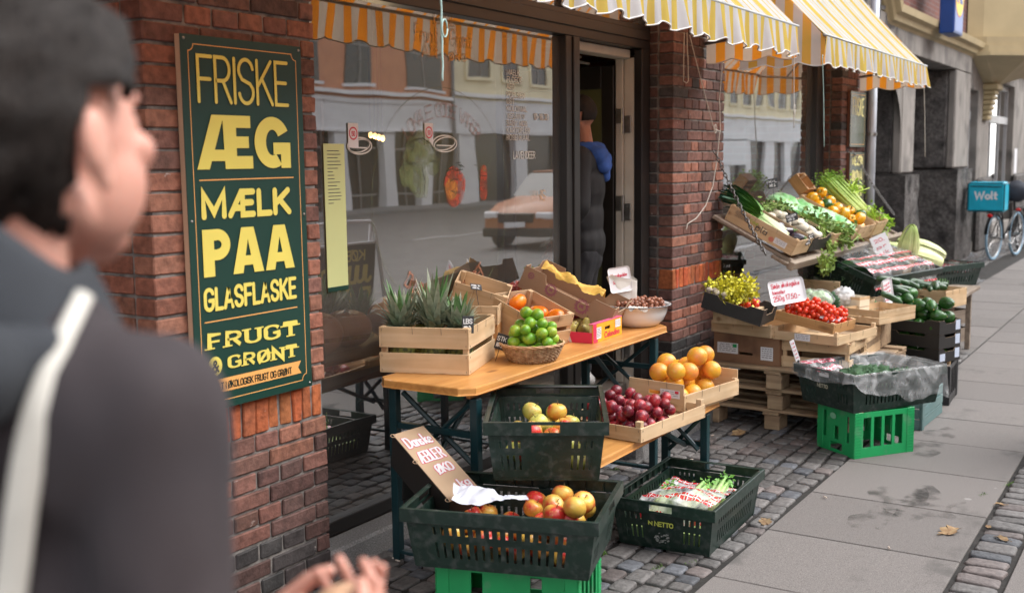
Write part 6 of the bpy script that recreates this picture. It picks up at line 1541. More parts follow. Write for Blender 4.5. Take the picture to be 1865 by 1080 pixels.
def capsule(L,r_,bend=.1,seg=12):
    def f(mb):
        pts=[];rad=[]
        for i in range(13):
            t=i/12; a=t*pi; rr=r_*min(1,(1-abs(2*t-1)**4.5)**.5+.04); pts.append((L*(t-.5),0,bend*L*sin(a))); rad.append(rr)
        mb.tube(pts,rad,seg)
    return f
cum=rmesh('cucumber',capsule(.17,.022,.06),M_cuc); zum=rmesh('zucchini',capsule(.20,.0235,.05),M_zuc)
def put(me,name,loc,rot,label,cat,grp,s=1):
    o=bpy.data.objects.new(name,me); COL.objects.link(o); o.location=loc; o.rotation_euler=tuple(radians(a) for a in rot); o.scale=(s,)*3; return tag(o,label,cat,grp)
for px,py,y_,rt in ((1588,555,1.97,(0,-35,20)),(1600,545,2.0,(0,-50,10)),(1578,562,1.95,(0,-30,60)),(1592,560,1.93,(0,-28,10)),(1583,548,2.02,(0,-10,100))):
    put(cum,'cucumber',wl(px,py,y_),rt,'short green cucumber in the pale punnet','cucumber','short cucumbers in the punnet',.85)
# crate of courgettes
cz_=punnet('pale crate of courgettes behind the avocado cartons',tuple(wl(1601,592,1.66)),-18,.42,.26,.085)
R_=random.Random(9)
for i in range(17):
    px=R_.uniform(1618,1672); py=528+ (px-1618)*.10+R_.uniform(-20,26); y_=1.70+R_.uniform(0,.15)
    put(zum,'zucchini',wl(px,py,y_),(R_.uniform(-8,8),R_.uniform(10,32),R_.uniform(-62,-28)),'dark green courgette heaped behind the avocados','courgette','courgettes behind the avocados',R_.uniform(.75,1.0))
# black avocado cartons
Mg_=[]
for k in range(3):
    c_=carton(('bottom','middle','top')[k]+' black carton in the stack of three with avocados',(7.527,1.417,.262+.094*k),(0,0,-20.6),.255,.416,.092,M_bcard,M_bcard,cutx=.022,cuty=.020,group='stacked black avocado cartons')
    s2_=sticker(c_,'y',.19,.245,.02,.085,off=.0012,lines=0,m=mat('pale blue label',(.55,.62,.74),.5,.05,5)); Mg_.append(c_)
sticker(Mg_[0],'y',.012,.075,.01,.06,off=.0012,lines=0,m=MATS['pale blue label'])
M_avo=fruit_mat('avocado skin',(.016,.065,.012),(.03,.12,.02),18,(.4,.6),.25,c3=(.08,.22,.04),bump=.0012,bscale=110)
def avo(mb): mb.lathe([(.001,-.050),(.020,-.047),(.034,-.035),(.041,-.015),(.040,.006),(.033,.028),(.022,.045),(.012,.054),(.005,.058),(.001,.059)],20)
avm=two('avocado',.04,avo,M_avo,lambda mb:mb.ell((0,0,.058),(.005,.005,.003),8,5),mat('avocado stem',(.45,.36,.10),.7,.2,20))
Ma=Mx(Mg_[2])
for k in (0,1):
    P=pile(11,.040,.23,.39,.008,'box',seed=50+k,cx=.127,cy=.208); spawn(P,[avm],None,Mx(Mg_[k]),'avocado','dark green avocado in the lower black cartons','avocado','avocados in the lower black cartons',.042,keep=lambda x,y,z:z<.06)
P=pile(24,.041,.25,.41,.006,'box',seed=52,cx=.127,cy=.208,tries=14); R_=random.Random(2)
for (x,y,z,s) in P: put(avm,'avocado',Ma@Vector((x,y,z)),(90+R_.uniform(-25,25),R_.uniform(-30,30),R_.uniform(0,360)),'glossy green avocado in the top black carton','avocado','avocados in the top black carton',s/.042)
# black crate beneath, teal crate
ar=big_crate('black bottle crate under the avocado cartons at the pavement edge',(7.66,1.50,0),3,M_blackp,W=.40,D=.31,H=.258)
mb=MB(); mb.add([(-.2068,-.06+.042*cos(2*pi*i/24),.195+.03*sin(2*pi*i/24)) for i in range(24)],[tuple(range(24))]); lg=mb.build('logo',M_green,ar); 
mb=MB(); mb.add([(-.2064,-.06+.047*cos(2*pi*i/24),.195+.034*sin(2*pi*i/24)) for i in range(24)],[tuple(range(24))]); mb.build('logo_edge',M_paper,ar)
mb=MB(); text(mb,'Arla',-.028,.183,.056,.024,.006,y=0); mb.v=[(-.2075+y_,-.06-x,z) for x,y_,z in mb.v]; mb.build('lettering',M_paper,ar)
MTeal=wood('painted teal wood',(.11,.20,.20),(.16,.24,.235),0,.7,(.05,.06,.05))
tc_=thing('painted_crate','weathered teal painted wooden crate behind the bright green crate','crate',(6.70,1.35,0.0),(0,0,-2))
mb=MB(); 
for a,b in ((.0,.062),(.066,.125),(.129,.19)): mb.bev(0,.55,0,.012,a,b,.002,jit=.002,rnd=rnd); mb.bev(0,.012,.0125,.34,a,b,.002,jit=.002,rnd=rnd); mb.bev(0,.55,.3405,.352,a,b,.002)
mb.build('boards',MTeal,tc_); MB().bev(-.006,.04,-.013,-.0005,0,.2,.002).build('corner_batten',MTeal,tc_)
# bright green crate with netto crate and film
g2=big_crate('bright green bottle crate on the paving edge under the film covered crate',(0,0,0),-36,M_green,group='bright green bottle crates')
Rg=Matrix.Rotation(radians(-36),3,'Z'); cc=Vector((5.874,1.519,0))+Rg@Vector((.198,.1565,0)); g2.location=cc
mb=MB(); mb.add([(-.2052,.02+.026*cos(2*pi*i/24),.205+.018*sin(2*pi*i/24)) for i in range(24)],[tuple(range(24))]); mb.build('logo',mat('pale green print',(.25,.6,.36),.5,.2,9),g2)
fcz=.2545; q4=[g(*p,fcz+.205) for p in ((1465,660),(1560,687),(1708,665),(1609,645))]; ctr=sum(q4,Vector())/4
pk=plastic_crate('dark green plastic crate lined with clear printed film on the bright green crate',(ctr.x-.02,ctr.y-.0,fcz),-31.9,W=.60,D=.40,H=.21,group='dark green plastic crates')
mb=MB(); text(mb,'NETTO',-.035,.104,.085,.022,.0052,y=0,gap=.25); mb.v=[(-.3205+y_,.03-x,z) for x,y_,z in mb.v]; mb.build('lettering',mat('worn cream print',(.6,.58,.45),.5,.3,30),pk)
MB().add([(-.3385,.03,.168),(-.3385,.03,.190),(-.3385,-.05,.190),(-.3385,-.05,.168)],[(0,1,2,3)]).build('label',M_paper,pk)
Mpk=Mx(pk)
for (x,y) in ((-.1,.05),(.02,-.03),(.12,.06),(.0,.08),(-.15,-.06),(.16,-.07)):
    lb=lumpball('dark green kale under the film in the lined crate',None,.10,M_broc,'kale','kale',.45,10,x*9,'kale heads in the lined crate'); lb.location=Mpk@Vector((x,y,.10))
def liner(u,v):
    a=2*pi*u; hx,hy=.338,.238; c_,s_=cos(a),sin(a); m_=max(abs(c_)/hx,abs(s_)/hy); x,y=c_/m_,s_/m_
    k=v; q=Vector((x*8,y*8,v*2.5))
    drop=.05+.12*smoothstep(-.1,.9,(-y/hy)*.5+.5*(x/hx)) + .05*noise.noise(q)
    if k<.45: t=k/.45; f=.55+.43*t; z=.12+.096*t**.7+.03*noise.noise(q*1.5)*(1-t)
    elif k<.55: t=(k-.45)/.1; f=.98+.05*t; z=.216+.006*sin(pi*t)
    else: t=(k-.55)/.45; f=1.03+.02*t+.03*noise.noise(q)*t; z=.212-drop*t
    return Mpk@Vector((x*f+.012*noise.noise(q*2),y*f+.012*noise.noise(q*2.3),z+.008*noise.noise(q*3)))
mb=MB(); mb.grid(liner,110,22,lambda u,v:(u*1.9,v*.36)); tag(mb.build('plastic_wrap',film_mat('liner film',(.60,.06,.12),.12,white=.42,scale=9,cell=(.05,.03),lim=(.55,1.25,.17)),smooth=True),'crinkled clear liner over the dark crate on the bright green crate','plastic film')
pn=thing('price_sign','slim paper price sign clipped on the lined crate corner','sign',tuple(Mpk@Vector((-.33,.20,.20))),(0,-22,-35)); MB().box(-.015,.015,-.001,.001,.03,.16).build('card',M_paper,pn); mb=MB(); 
for i in range(5): text(mb,'oe',-.010,.135-i*.022,.02,.014,.002,y=-.0015)
mb.build('handwriting',M_redink,pn); mb=MB(); mb.tube([(0,0,-.03),(0,0,.035)],.006,6); mb.build('clip',M_blackp,pn)
# ================================================================== hanging shelf
sh=thing('hanging_shelf','weathered plank shelf tilted to the street and hung on two chains','shelf',(6.97,2.792,1.235),(27,0,0))
mb=MB(); mb.bev(.02,3.48,-.33,0,-.012,.012,.004,jit=.002,rnd=rnd); mb.build('back_plank',MDx if False else MGx,sh)
mb=MB(); mb.bev(.035,.30,-.331,-.002,-.0135,.0135,.003); mb.build('dark_end',MDx,sh)
mb=MB(); mb.bev(.06,3.15,-.60,-.47,-.060,-.036,.004,jit=.002,rnd=rnd); mb.build('front_plank',MGx,sh)
mb=MB(); mb.bev(.02,3.12,-.645,-.605,-.062,-.005,.004,jit=.002,rnd=rnd); mb.build('front_beam',MGx,sh)
for x in (.10,1.55,3.0): MB().bev(x,x+.05,-.60,-.02,-.036,-.0125,.003).build('bearer',MGy,sh)
Ms=Mx(sh)
M_chain=mat('dull chain steel',(.16,.155,.15),.4,.3,30,metal=.85)
def chain(label,a,b):
    a,b=Vector(a),Vector(b); c_=thing('chain',label,'chain',tuple(a),group='chains of the hanging shelf'); L=(b-a).length; n=int(L/.036); d=(b-a).normalized()
    q=d.to_track_quat('X','Z'); me=None
    for i in range(n):
        t=i/n; p=(b-a)*t+Vector((0,0,-.025*sin(pi*t)))
        if me is None:
            m_=MB(); m_.tube([(.020*cos(k*pi/8)+(.006 if cos(k*pi/8)>0 else -.006),.0095*sin(k*pi/8),0) for k in range(17)],.0034,6,caps=False); o=m_.build('link',M_chain,c_,smooth=True); me=o.data
        else: o=bpy.data.objects.new('link',me); COL.objects.link(o); o.parent=c_
        o.location=p; o.rotation_mode='QUATERNION'; o.rotation_quaternion=q@Euler((i%2*pi/2+.4,0,0)).to_quaternion()
    return c_
chain('steel chain holding the near end of the tilted shelf',wl(1303,278,2.76),wl(1396,466,2.20))
chain('steel chain holding the far end of the tilted shelf',wl(1555,279,2.77),on(1630,393,1,2.36))
def sp(x,y,z): return Ms@Vector((x,y,z))
def on_shelf(ob,x,y,z,extra=(0,0,0)):
    M_=Ms@Matrix.Translation((x,y,z))@Euler(tuple(radians(a) for a in extra)).to_matrix().to_4x4()
    ob.location=M_.translation; ob.rotation_euler=M_.to_euler(); return M_
# crate 1 leeks and aubergines
k1=wood_crate('plywood crate of leeks and aubergines, nearest on the hanging shelf',(0,0,0),(0,0,0),.33,.52,.115,boards=[(0,.11)],group='crates on the hanging shelf',handle=True,mx=MWx,my=MWy)
K1=on_shelf(k1,.075,-.585,.014)
sticker(k1,'x',.06,.15,.02,.06,lines=3)
mb=MB(); 
for i in range(5): mb.box(-.0016,-.0011,.36,.36+U(.08,.12),.09-i*.009,.0925-i*.009)
for s,y0,w_,m in (('pla',.19,.09,0),): 
    t_=MB(); text(t_,s,0,.035,w_,.045,.006); mb.add([(-.0018+y_,.30-x,z) for x,y_,z in t_.v],t_.f)
mb.build('print',M_ink,k1); t_=MB(); text(t_,'Your',0,.065,.07,.028,.005); MB().add([(-.0018+y_,.36-x,z) for x,y_,z in t_.v],t_.f).build('print',mat('lime print',(.35,.42,.06),.5,.1,9),k1)
mb=MB(); mb.ell((-.001,.17,.032),(.0008,.020,.017),12,8); mb.build('print',mat('peach print',(.65,.22,.14),.5,.2,9),k1)
M_leek=attr_mat('leek',.4,30,.15,.0005,50,None,.4)
R_=random.Random(14)
def leek(i,x,y0,L,tilt,fan):
    lk=thing('leek',('leek with the whitest shaft','leek second from the crate edge','leek with long dark blades','leek at the rear')[i]+' in the nearest crate on the shelf','leek',(0,0,0)); on_shelf(lk,x,y0,.075+.012*i,(tilt,0,-6+4*i))
    mb=MB(); pts=[(0,k*L/10,.0) for k in range(11)]; n0=0; mb.tube(pts,[.017,.019,.019,.019,.019,.019,.0195,.020,.021,.022,.022],12)
    for k in range(len(mb.v)):
        q=smoothstep(.15*L,.95*L,mb.v[k][1]); mb.c[k]=(.72*(1-q)+.18*q,.76*(1-q)+.40*q,.52*(1-q)+.08*q)
    mb.build('shaft',M_leek,lk,smooth=True)
    mb=MB()
    for j in range(9):
        a=(j-4)*.10*fan; Lb=R_.uniform(.22,.30); w_=R_.uniform(.019,.026); p=Vector((0,L*.80,0)); d=Vector((sin(a),cos(a),.10+.05*j/4)); K=6; vs=[];cs=[]
        for k in range(K+1):
            t=k/K; q=p+d*Lb*t+Vector((0,0,-.06*t*t+.006*j)); ww=w_*(1-.35*t); s=Vector((cos(a),-sin(a),.3*(1 if j%2 else -1))); vs+=[q+s*ww,q+Vector((0,0,-.008)),q-s*ww]; c=(.16*(1-t)+.020*t,.36*(1-t)+.085*t,.07*(1-t)+.06*t); cs+=[c,c,c]
        n0=len(mb.v); mb.v+=[tuple(v) for v in vs]; mb.c+=cs; mb.uv+=[(0,0)]*len(vs); mb.f+=[(n0+3*k+q,n0+3*k+q+1,n0+3*k+4+q,n0+3*k+3+q) for k in range(K) for q in (0,1)]
    mb.build('blades',M_leek,lk,smooth=True)
leek(0,.13,-.52,.34,6,1.); leek(1,.165,-.50,.34,8,1.2); leek(2,.20,-.47,.33,7,1.); leek(3,.235,-.43,.30,5,.9)
M_egg=mat('aubergine skin',(.022,.008,.025),.15,.2,5,coat=.6); egm=two('aubergine',.04,lambda mb:mb.lathe([(.001,-.07),(.025,-.066),(.040,-.048),(.043,-.025),(.036,.005),(.026,.035),(.019,.052),(.012,.062),(.001,.064)],18),M_egg,lambda mb:(mb.lathe([(.021,.048),(.018,.060),(.006,.066),(.005,.085),(.001,.086)],8),),mat('calyx green',(.10,.20,.05),.6,.3,20))
for i,(x,y,z,r1) in enumerate(((.33,-.50,.085,70),(.29,-.42,.09,60),(.345,-.36,.085,95),(.30,-.28,.09,80),(.34,-.20,.085,70))):
    M_=Ms@Matrix.Translation((x,y,z))@Euler((radians(r1),0,radians(i*40))).to_matrix().to_4x4(); put(egm,'aubergine',M_.translation,[math.degrees(a) for a in M_.to_euler()],'dark purple aubergine beside the leeks','aubergine','aubergines beside the leeks')
# crate 2: turnips / white roots
k2=carton('dark lined crate of white radishes second on the hanging shelf',(0,0,0),(0,0,0),.40,.52,.11,M_bcard,M_bcard,cutx=.02,cuty=.01,group='crates on the hanging shelf'); on_shelf(k2,.43,-.585,.014)
M_rad=mat('white radish skin',(.78,.72,.58),.4,.15,14,bump=.001,bscale=60); rdm=[rmesh('white_radish',lambda mb:mb.lathe([(.001,-.075),(.004,-.06),(.016,-.04),(.026,-.015),(.029,.01),(.026,.035),(.016,.050),(.001,.054)],16),M_rad)]
R_=random.Random(3)
for i in range(15):
    x=.50+R_.uniform(0,.27); y=-.54+.40*R_.random(); z=.075+.035*R_.random(); M_=Ms@Matrix.Translation((x,y,z))@Euler((radians(80+R_.uniform(-25,25)),R_.uniform(-.4,.4),R_.uniform(-.9,.9))).to_matrix().to_4x4()
    put(rdm[0],'white_radish',M_.translation,[math.degrees(a) for a in M_.to_euler()],'plump white radish in the dark crate on the shelf','radish','white radishes on the shelf')
def greens(label,pts,r,n,s,col,name='leaf_bunch',cat='leaves',stems=10,seed=0):
    R_=random.Random(seed); mb=MB()
    for i in range(stems):
        q=[Vector(p)+Vector((R_.gauss(0,1),R_.gauss(0,1),R_.gauss(0,1)))*r*.5 for p in pts]; mb.tube(q,.0035,5,col=(col[0]*1.6,col[1]*1.5,col[2]*1.5))
    for p0,p1 in zip(pts[:-1],pts[1:]):
        for k in range(4): leafclump(mb,Vector(p0).lerp(Vector(p1),k/4),r,n//4,s,col,R_)
    leafclump(mb,pts[-1],r,n//2,s,col,R_)
    return tag(mb.build(name,M_leaf,smooth=True),label,cat)
greens('radish tops with small dark leaves at the back of the dark crate',[sp(.47,-.15,.10),sp(.62,-.16,.15),sp(.78,-.22,.14)],.055,60,.028,(.16,.26,.06),seed=1)
greens('long turnip tops hanging over the shelf front on their stems',[sp(.82,-.50,.12),sp(.84,-.62,.04),sp(.86,-.66,-.06),sp(.88,-.66,-.15),wl(1501,470,2.12)],.035,70,.030,(.24,.36,.08),stems=14,seed=2)
greens('turnip greens lying beside the white radishes',[sp(.95,-.30,.10),sp(1.02,-.45,.12),sp(1.12,-.57,.10),sp(1.25,-.60,.06)],.085,110,.040,(.20,.32,.07),stems=16,seed=3)
# crate 3: cabbages in green bags
k3=wood_crate('wooden crate of bagged pointed cabbages in the middle of the hanging shelf',(0,0,0),(0,0,0),.62,.52,.10,boards=[(0,.10)],group='crates on the hanging shelf'); on_shelf(k3,.92,-.585,.014)
F_grn=bpy.data.materials.new('green bag film'); F_grn=mat('green bag film',(.20,.60,.20),.25,.25,14,.004,30,col2=(.45,.72,.45))
for i,(x,y) in enumerate(((1.02,-.12),(1.18,-.10),(1.30,-.20),(1.40,-.33),(1.46,-.46),(1.28,-.36),(1.12,-.26))):
    mb=MB(); mb.ell((0,0,0),(.085,.13,.06),22,16,lambda d:1+.22*noise.fractal(d*2.2+Vector((i*3.1,0,0)),1,2,3)+.03*sin(14*atan2(d.x,d.z)))
    o=tag(mb.build('bagged_cabbage',F_grn,smooth=True),'pointed cabbage in a bright green film bag on the shelf','cabbage','bagged cabbages on the shelf'); on_shelf(o,x,y,.10,(0,0,R_.uniform(-30,30)))
# crate 4: peppers
k4=wood_crate('wooden crate of yellow and green peppers on the hanging shelf',(0,0,0),(0,0,0),.45,.54,.12,boards=[(0,.115)],group='crates on the hanging shelf'); on_shelf(k4,1.62,-.585,.014)
def pepper(mb): mb.ell((0,0,0),(.040,.040,.046),24,14,lambda d:(1+.10*abs(cos(2*atan2(d.y,d.x)))*(1-.3*d.z*d.z)-.05)*(1-.35*math.exp(-((1-d.z)/.07)**2)))
pst=lambda mb: mb.tube([(0,0,.025),(.003,0,.05),(.010,0,.058)],.005,6)
M_pey=mat('yellow pepper skin',(.85,.42,.01),.18,.1,4,coat=.4); M_peg=mat('green pepper skin',(.02,.12,.02),.18,.2,4,coat=.4); M_pst=mat('pepper stalk',(.12,.26,.05),.6,.2,20)
py_=two('pepper',.04,pepper,M_pey,pst,M_pst); pg_=two('pepper',.04,pepper,M_peg,pst,M_pst)
P=pile(30,.042,.42,.50,.006,'box',seed=6,cx=.225,cy=.27)
for j,(x,y,z,s) in enumerate(P):
    M_=Ms@Matrix.Translation((1.62+x,-.585+y,.014+z))@Euler((U(-1.2,1.2),U(-1.2,1.2),U(0,6))).to_matrix().to_4x4()
    gr=j in (21,26); put(pg_ if gr else py_,'pepper',M_.translation,[math.degrees(a) for a in M_.to_euler()],'shiny dark green pepper among the yellow peppers' if gr else 'shiny yellow pepper in the crate on the shelf','pepper','green peppers on the shelf' if gr else 'yellow peppers on the shelf',s/.040)
# crate 5: celery
k5=wood_crate('wooden crate with celery at the far side of the hanging shelf',(0,0,0),(0,0,0),.33,.54,.13,boards=[(0,.125)],group='crates on the hanging shelf',handle=True); on_shelf(k5,2.12,-.585,.014)
for i,(x,y,ax,az,L) in enumerate(((2.20,-.44,-72,14,.62),(2.32,-.42,-74,4,.55),(2.40,-.38,-76,-8,.50))):
    o=thing('celery',('tall celery bunch with its leaves toward the glass','middle celery bunch in the far shelf crate','outer celery bunch with bright leafy tops')[i],'celery',(0,0,0)); on_shelf(o,x,y,.10+.02*i,(ax,0,az))
    mb=MB(); celery_bunch(mb,L*.82,10,20+i,(.50,.58,.16),(.24,.46,.06),True,.055,.011); mb.build('stalks',M_leaf,o,smooth=True)
greens('bright celery leaves spilling over the far crate front',[sp(2.35,-.42,.15),sp(2.50,-.50,.12),sp(2.64,-.56,.07)],.06,80,.032,(.34,.56,.06),seed=5)
greens('feathery pale celery leaves standing up in the far crate',[sp(2.35,-.20,.18),sp(2.5,-.18,.24),sp(2.66,-.2,.20)],.07,80,.030,(.38,.56,.07),seed=6)
k6=wood_crate('small open wooden box standing behind the peppers',(0,0,0),(0,0,0),.22,.16,.09,boards=[(0,.09)],group='crates on the hanging shelf',mx=MOx,my=MOy); on_shelf(k6,1.70,-.02,.10,(25,0,0))
slate_tag('black slate tag before the radish tops',tuple(sp(.52,-.37,.13)),(0,-12,-35),.10,.055,'ROER')
slate_tag('black slate tag with white stripes above the bagged cabbages',tuple(sp(.80,-.06,.22)),(0,-8,-30),.09,.07,'KÅL')
slate_tag('tiny black tag clipped to the nearest crate corner',tuple(sp(.29,-.60,.09)),(0,-20,-30),.05,.04,'PR')
slate_tag('small black tag before the aubergines in the nearest crate',tuple(sp(.36,-.585,.12)),(0,-20,-30),.05,.035,'STK')
# ================================================================== behind, at the far end of the display
def place_on(px,py,y): return wl(px,py,y)
# long dark crate with cucumbers under printed film, tilted to the street
fa=plastic_crate('dark green plastic crate under printed film tilted up below the hanging shelf',(8.55,2.12,.66),-14,W=.95,D=.46,H=.20,rot=(20,0),group='dark green plastic crates')
Mfa=Mx(fa)
for i in range(9):
    o=put(zum,'cucumber',Mfa@Vector((-.36+.09*i,.02*(i%3),.15)),(0,0,U(60,110)),'dark cucumber under the printed film','cucumber','cucumbers under the printed film',1.5)
mb=MB(); mb.grid(lambda u,v: Mfa@Vector((-.52+1.04*u,-.29+.56*v,.215+.02*sin(pi*v)+.018*noise.noise(Vector((u*9,v*6,0)))-.10*smoothstep(.12,0,v)-.08*smoothstep(.93,1,u))),60,34,lambda u,v:(u*1.04,v*.56)); tag(mb.build('plastic_wrap',film_mat('printed film b',(.62,.02,.04),.08,white=.42,cell=(.05,.04),lim=(-1,9,.30)),smooth=True),'film printed with red and white flags stretched over the tilted crate','plastic film')
st_=wood_crate('tall stacked wooden crates carrying the film covered crate',(8.0,1.95,0),(0,0,-8),1.1,.6,.62,boards=[(0,.1),(.13,.24),(.27,.38),(.41,.52),(.55,.62)],mx=MPx,my=MPy,group='wooden crates on the ground')
# crate of courgettes with savoy cabbage
zc=wood_crate('pale wooden crate with hand slots holding courgettes at the pavement edge',tuple(on(1722,563,1,1.50)),(0,0,-14),.34,.40,.12,boards=[(0,.125)],ends=[(0,.125)],group='wooden crates at the far end',handle=True,mx=MWx,my=MWy)
Mzc=Mx(zc); zb_=Mzc.translation.z
for i in range(10): put(zum,'courgette',Mzc@Vector((U(.07,.27),U(.08,.32),.105+U(0,.03))),(U(-10,10),U(-25,25),U(0,180)),'dark courgette in the pale crate at the pavement edge','courgette','courgettes in the pale crate',U(.9,1.2))
us=wood_crate('grey wooden crates stacked under the pale courgette crate',tuple(Vector((Mzc.translation.x+.02,Mzc.translation.y+.05,0))),(0,0,-14),.26,.30,zb_-.003,boards=[(i*.14,i*.14+.11) for i in range(int((zb_)/.14)) ]+[(zb_-.08,zb_-.004)],mx=MGx,my=MGy,group='wooden crates on the ground')
M_sav=mat('savoy green',(.14,.38,.05),.55,.35,16,.010,38,col2=(.05,.20,.03))
sv=thing('savoy_cabbage','crinkled bright green savoy cabbage at the pavement edge','cabbage',tuple(on(1702,525,1,1.95)))
for i in range(9):
    a=i*.7+.3; mb=MB(); 
    def lf(u,v,a=a,i=i):
        th=(v)*1.5*(1 if i<5 else .8); ph=a+(u-.5)*1.7; r_=.12+.010*(i%3)+(.03*v if i<5 else 0); n=.010*noise.noise(Vector((u*7+i,v*7,i))); wv=.012*sin(u*26)*v
        return ((r_+n)*sin(th+.1)*cos(ph),(r_+n)*sin(th+.1)*sin(ph),(r_+n+wv)*cos(th)*.72+ .0)
    mb.grid(lf,16,12); mb.build('leaf',M_sav,sv,smooth=True)
# dark film lined crate with pointed cabbages
dc_=plastic_crate('dark green plastic crate of big pale pointed cabbages at the far end',(9.95,2.02,.50),-22,W=.80,D=.50,H=.20,group='dark green plastic crates')
dm=Mx(dc_)
us2=wood_crate('wooden crates stacked under the far crate of pale cabbages',(9.6,1.95,0),(0,0,-22),.72,.44,.495,boards=[(0,.12),(.16,.28),(.33,.49)],mx=MGx,my=MGy,group='wooden crates on the ground')
M_pcab=attr_mat('pointed cabbage leaf',.5,14,.18,.002,24,None,.4)
def pointed(label,loc,rot,L,r_,seed,c=((.74,.78,.42),(.46,.60,.20))):
    o=thing('pointed_cabbage',label,'cabbage',loc,rot); R_=random.Random(seed)
    mb=MB(); n0=0
    def core(u,v):
        a=2*pi*u; rr=r_*(sin(pi*min(1,v*.93+.07))**.7)*(1-.35*v)*(1+.03*sin(8*a+4*v)+.02*sin(17*a)); return (rr*cos(a),rr*sin(a),L*v)
    mb.grid(core,40,22)
    for k in range(len(mb.v)): q=mb.v[k][2]/L; s=1+.07*sin(atan2(mb.v[k][1],mb.v[k][0])*8+4*q); mb.c[k]=tuple((c[0][j]*(1-q**2)+c[1][j]*q**2)*(.8+.2*s) for j in range(3))
    mb.build('heart',M_pcab,o,smooth=True)
    for i in range(5):
        a0=i*1.3+R_.uniform(0,.5); mb=MB()
        def leaf(u,v):
            a=a0+(u-.5)*1.5*(1-.5*v); rr=r_*1.06*(sin(pi*min(1,v*.9+.1))**.6)*(1-.25*v)+.012*v*v+.006*sin(u*20+v*5)*v; return (rr*cos(a),rr*sin(a),L*v*1.02)
        mb.grid(leaf,12,16)
        for k in range(len(mb.v)): q=mb.v[k][2]/L; mb.c[k]=tuple(c[0][j]*(1-q**1.5)+c[1][j]*q**1.5 for j in range(3))
        mb.build('outer_leaf',M_pcab,o,smooth=True)
    return o
pointed('big pale pointed cabbage lying with its tip toward the wall, in front',tuple(on(1712,478,1,1.80)),(0,-76,-44),.60,.088,1)
pointed('second pale pointed cabbage lying behind the front one',tuple(on(1716,466,1,1.95)),(0,-74,-32),.56,.085,2)
pointed('upright pale cabbage leaf bundle behind the wooden crate',tuple(on(1648,485,1,2.0)),(8,-20,10),.36,.085,3)
pointed('small pale cabbage half hidden beside the white price card',tuple(on(1606,470,1,2.3)),(0,-8,0),.24,.075,4)
wc_=wood_crate('wooden crate standing on its side before the far cabbages',tuple(on(1640,508,1,1.95)),(20,0,-25),.10,.55,.16,boards=[(0,.16)],group='wooden crates at the far end')
pcard=thing('price_sign','white price card with red writing propped at the far cabbages','sign',tuple(on(1615,470,1,2.05)),(-8,-22,-50)); MB().bev(-.07,.07,-.001,.001,0,.19,.001).build('card',M_paper,pcard); mb=MB()
for i in range(3): text(mb,('20,','pr','stk')[i],-.045,.135-i*.05,.085,.03,.005,y=-.0018)
mb.build('handwriting',M_redink,pcard); MB().bev(-.03,.05,-.012,.012,-.03,.012,.004).build('clip',M_blackp,pcard)
mb=MB(); mb.grid(lambda u,v: dm@Vector((.36+.03*sin(v*5),-.26+.5*u,.20-.10*v+.02*noise.noise(Vector((u*8,v*5,3))))),20,10,lambda u,v:(u*.5,v*.2)); tag(mb.build('plastic_wrap',film_mat('film c',(.6,.1,.16),.3,white=.5,cell=(.04,.04)),smooth=True),'printed film hanging off the far cabbage crate','plastic film')
ft=thing('side_table','low grey table board under the far crates','table',(0,0,0)); MB().bev(8.9,9.9,1.55,1.95,.50,.53,.004).build('tabletop',MGx,ft)
for x,y in ((9.0,1.62),(9.8,1.62),(9.0,1.88),(9.8,1.88)): MB().bev(x-.02,x+.02,y-.02,y+.02,0,.499,.003).build('leg',MGx,ft)

# ================================================================== inside the second window
for i,(px,py,y_) in enumerate(((1340,470,3.12),(1358,455,3.14))): pointed(('pale cabbage behind the glass, lower left','pale cabbage behind the glass on the right')[i],tuple(wl(px,py,y_)),(0,-12+20*i,0),.24,.09,8+i)
sil=MB(); sil.bev(7.25,9.75,3.03,3.45,.92,.945,.004); s_=thing('window_shelf','dark window shelf behind the second pane','shelf',(0,0,0)); sil.build('board',MDx,s_)
pp_=thing('potted_plant','small leafy plant in a ribbed pot behind the second pane','plant',tuple(Vector((wl(1380,340,3.2).x,3.2,.946))),(0,0,0)); mb=MB(); mb.lathe([(.001,0),(.10,.0),(.13,.10),(.14,.24),(.12,.24),(.11,.22),(.001,.22)],28); mb.build('pot',mat('ribbed pot',(.30,.27,.22),.8,.3,20),pp_); mb=MB(); leafclump(mb,(0,0,.30),.14,160,.04,(.14,.24,.07),random.Random(8)); mb.build('foliage',M_leaf,pp_,smooth=True)
pf=thing('picture_frame','white framed picture standing behind the second pane','picture frame',tuple(Vector((wl(1417,340,3.15).x,3.15,.946))),(0,0,-25)); MB().bev(-.10,.10,-.008,.008,0,.20,.003).build('frame',M_paper,pf); MB().add([(-.075,-.0095,.03),(.075,-.0095,.03),(.075,-.0095,.17),(-.075,-.0095,.17)],[(0,1,2,3)]).build('picture',mat('faded print',(.40,.28,.26),.6,.5,6,col2=(.3,.4,.5)),pf)
ib=plastic_crate('dark crate of pale greens behind the lower part of the second pane',(7.9,3.3,.42),0,W=.7,D=.4,group='dark green plastic crates')

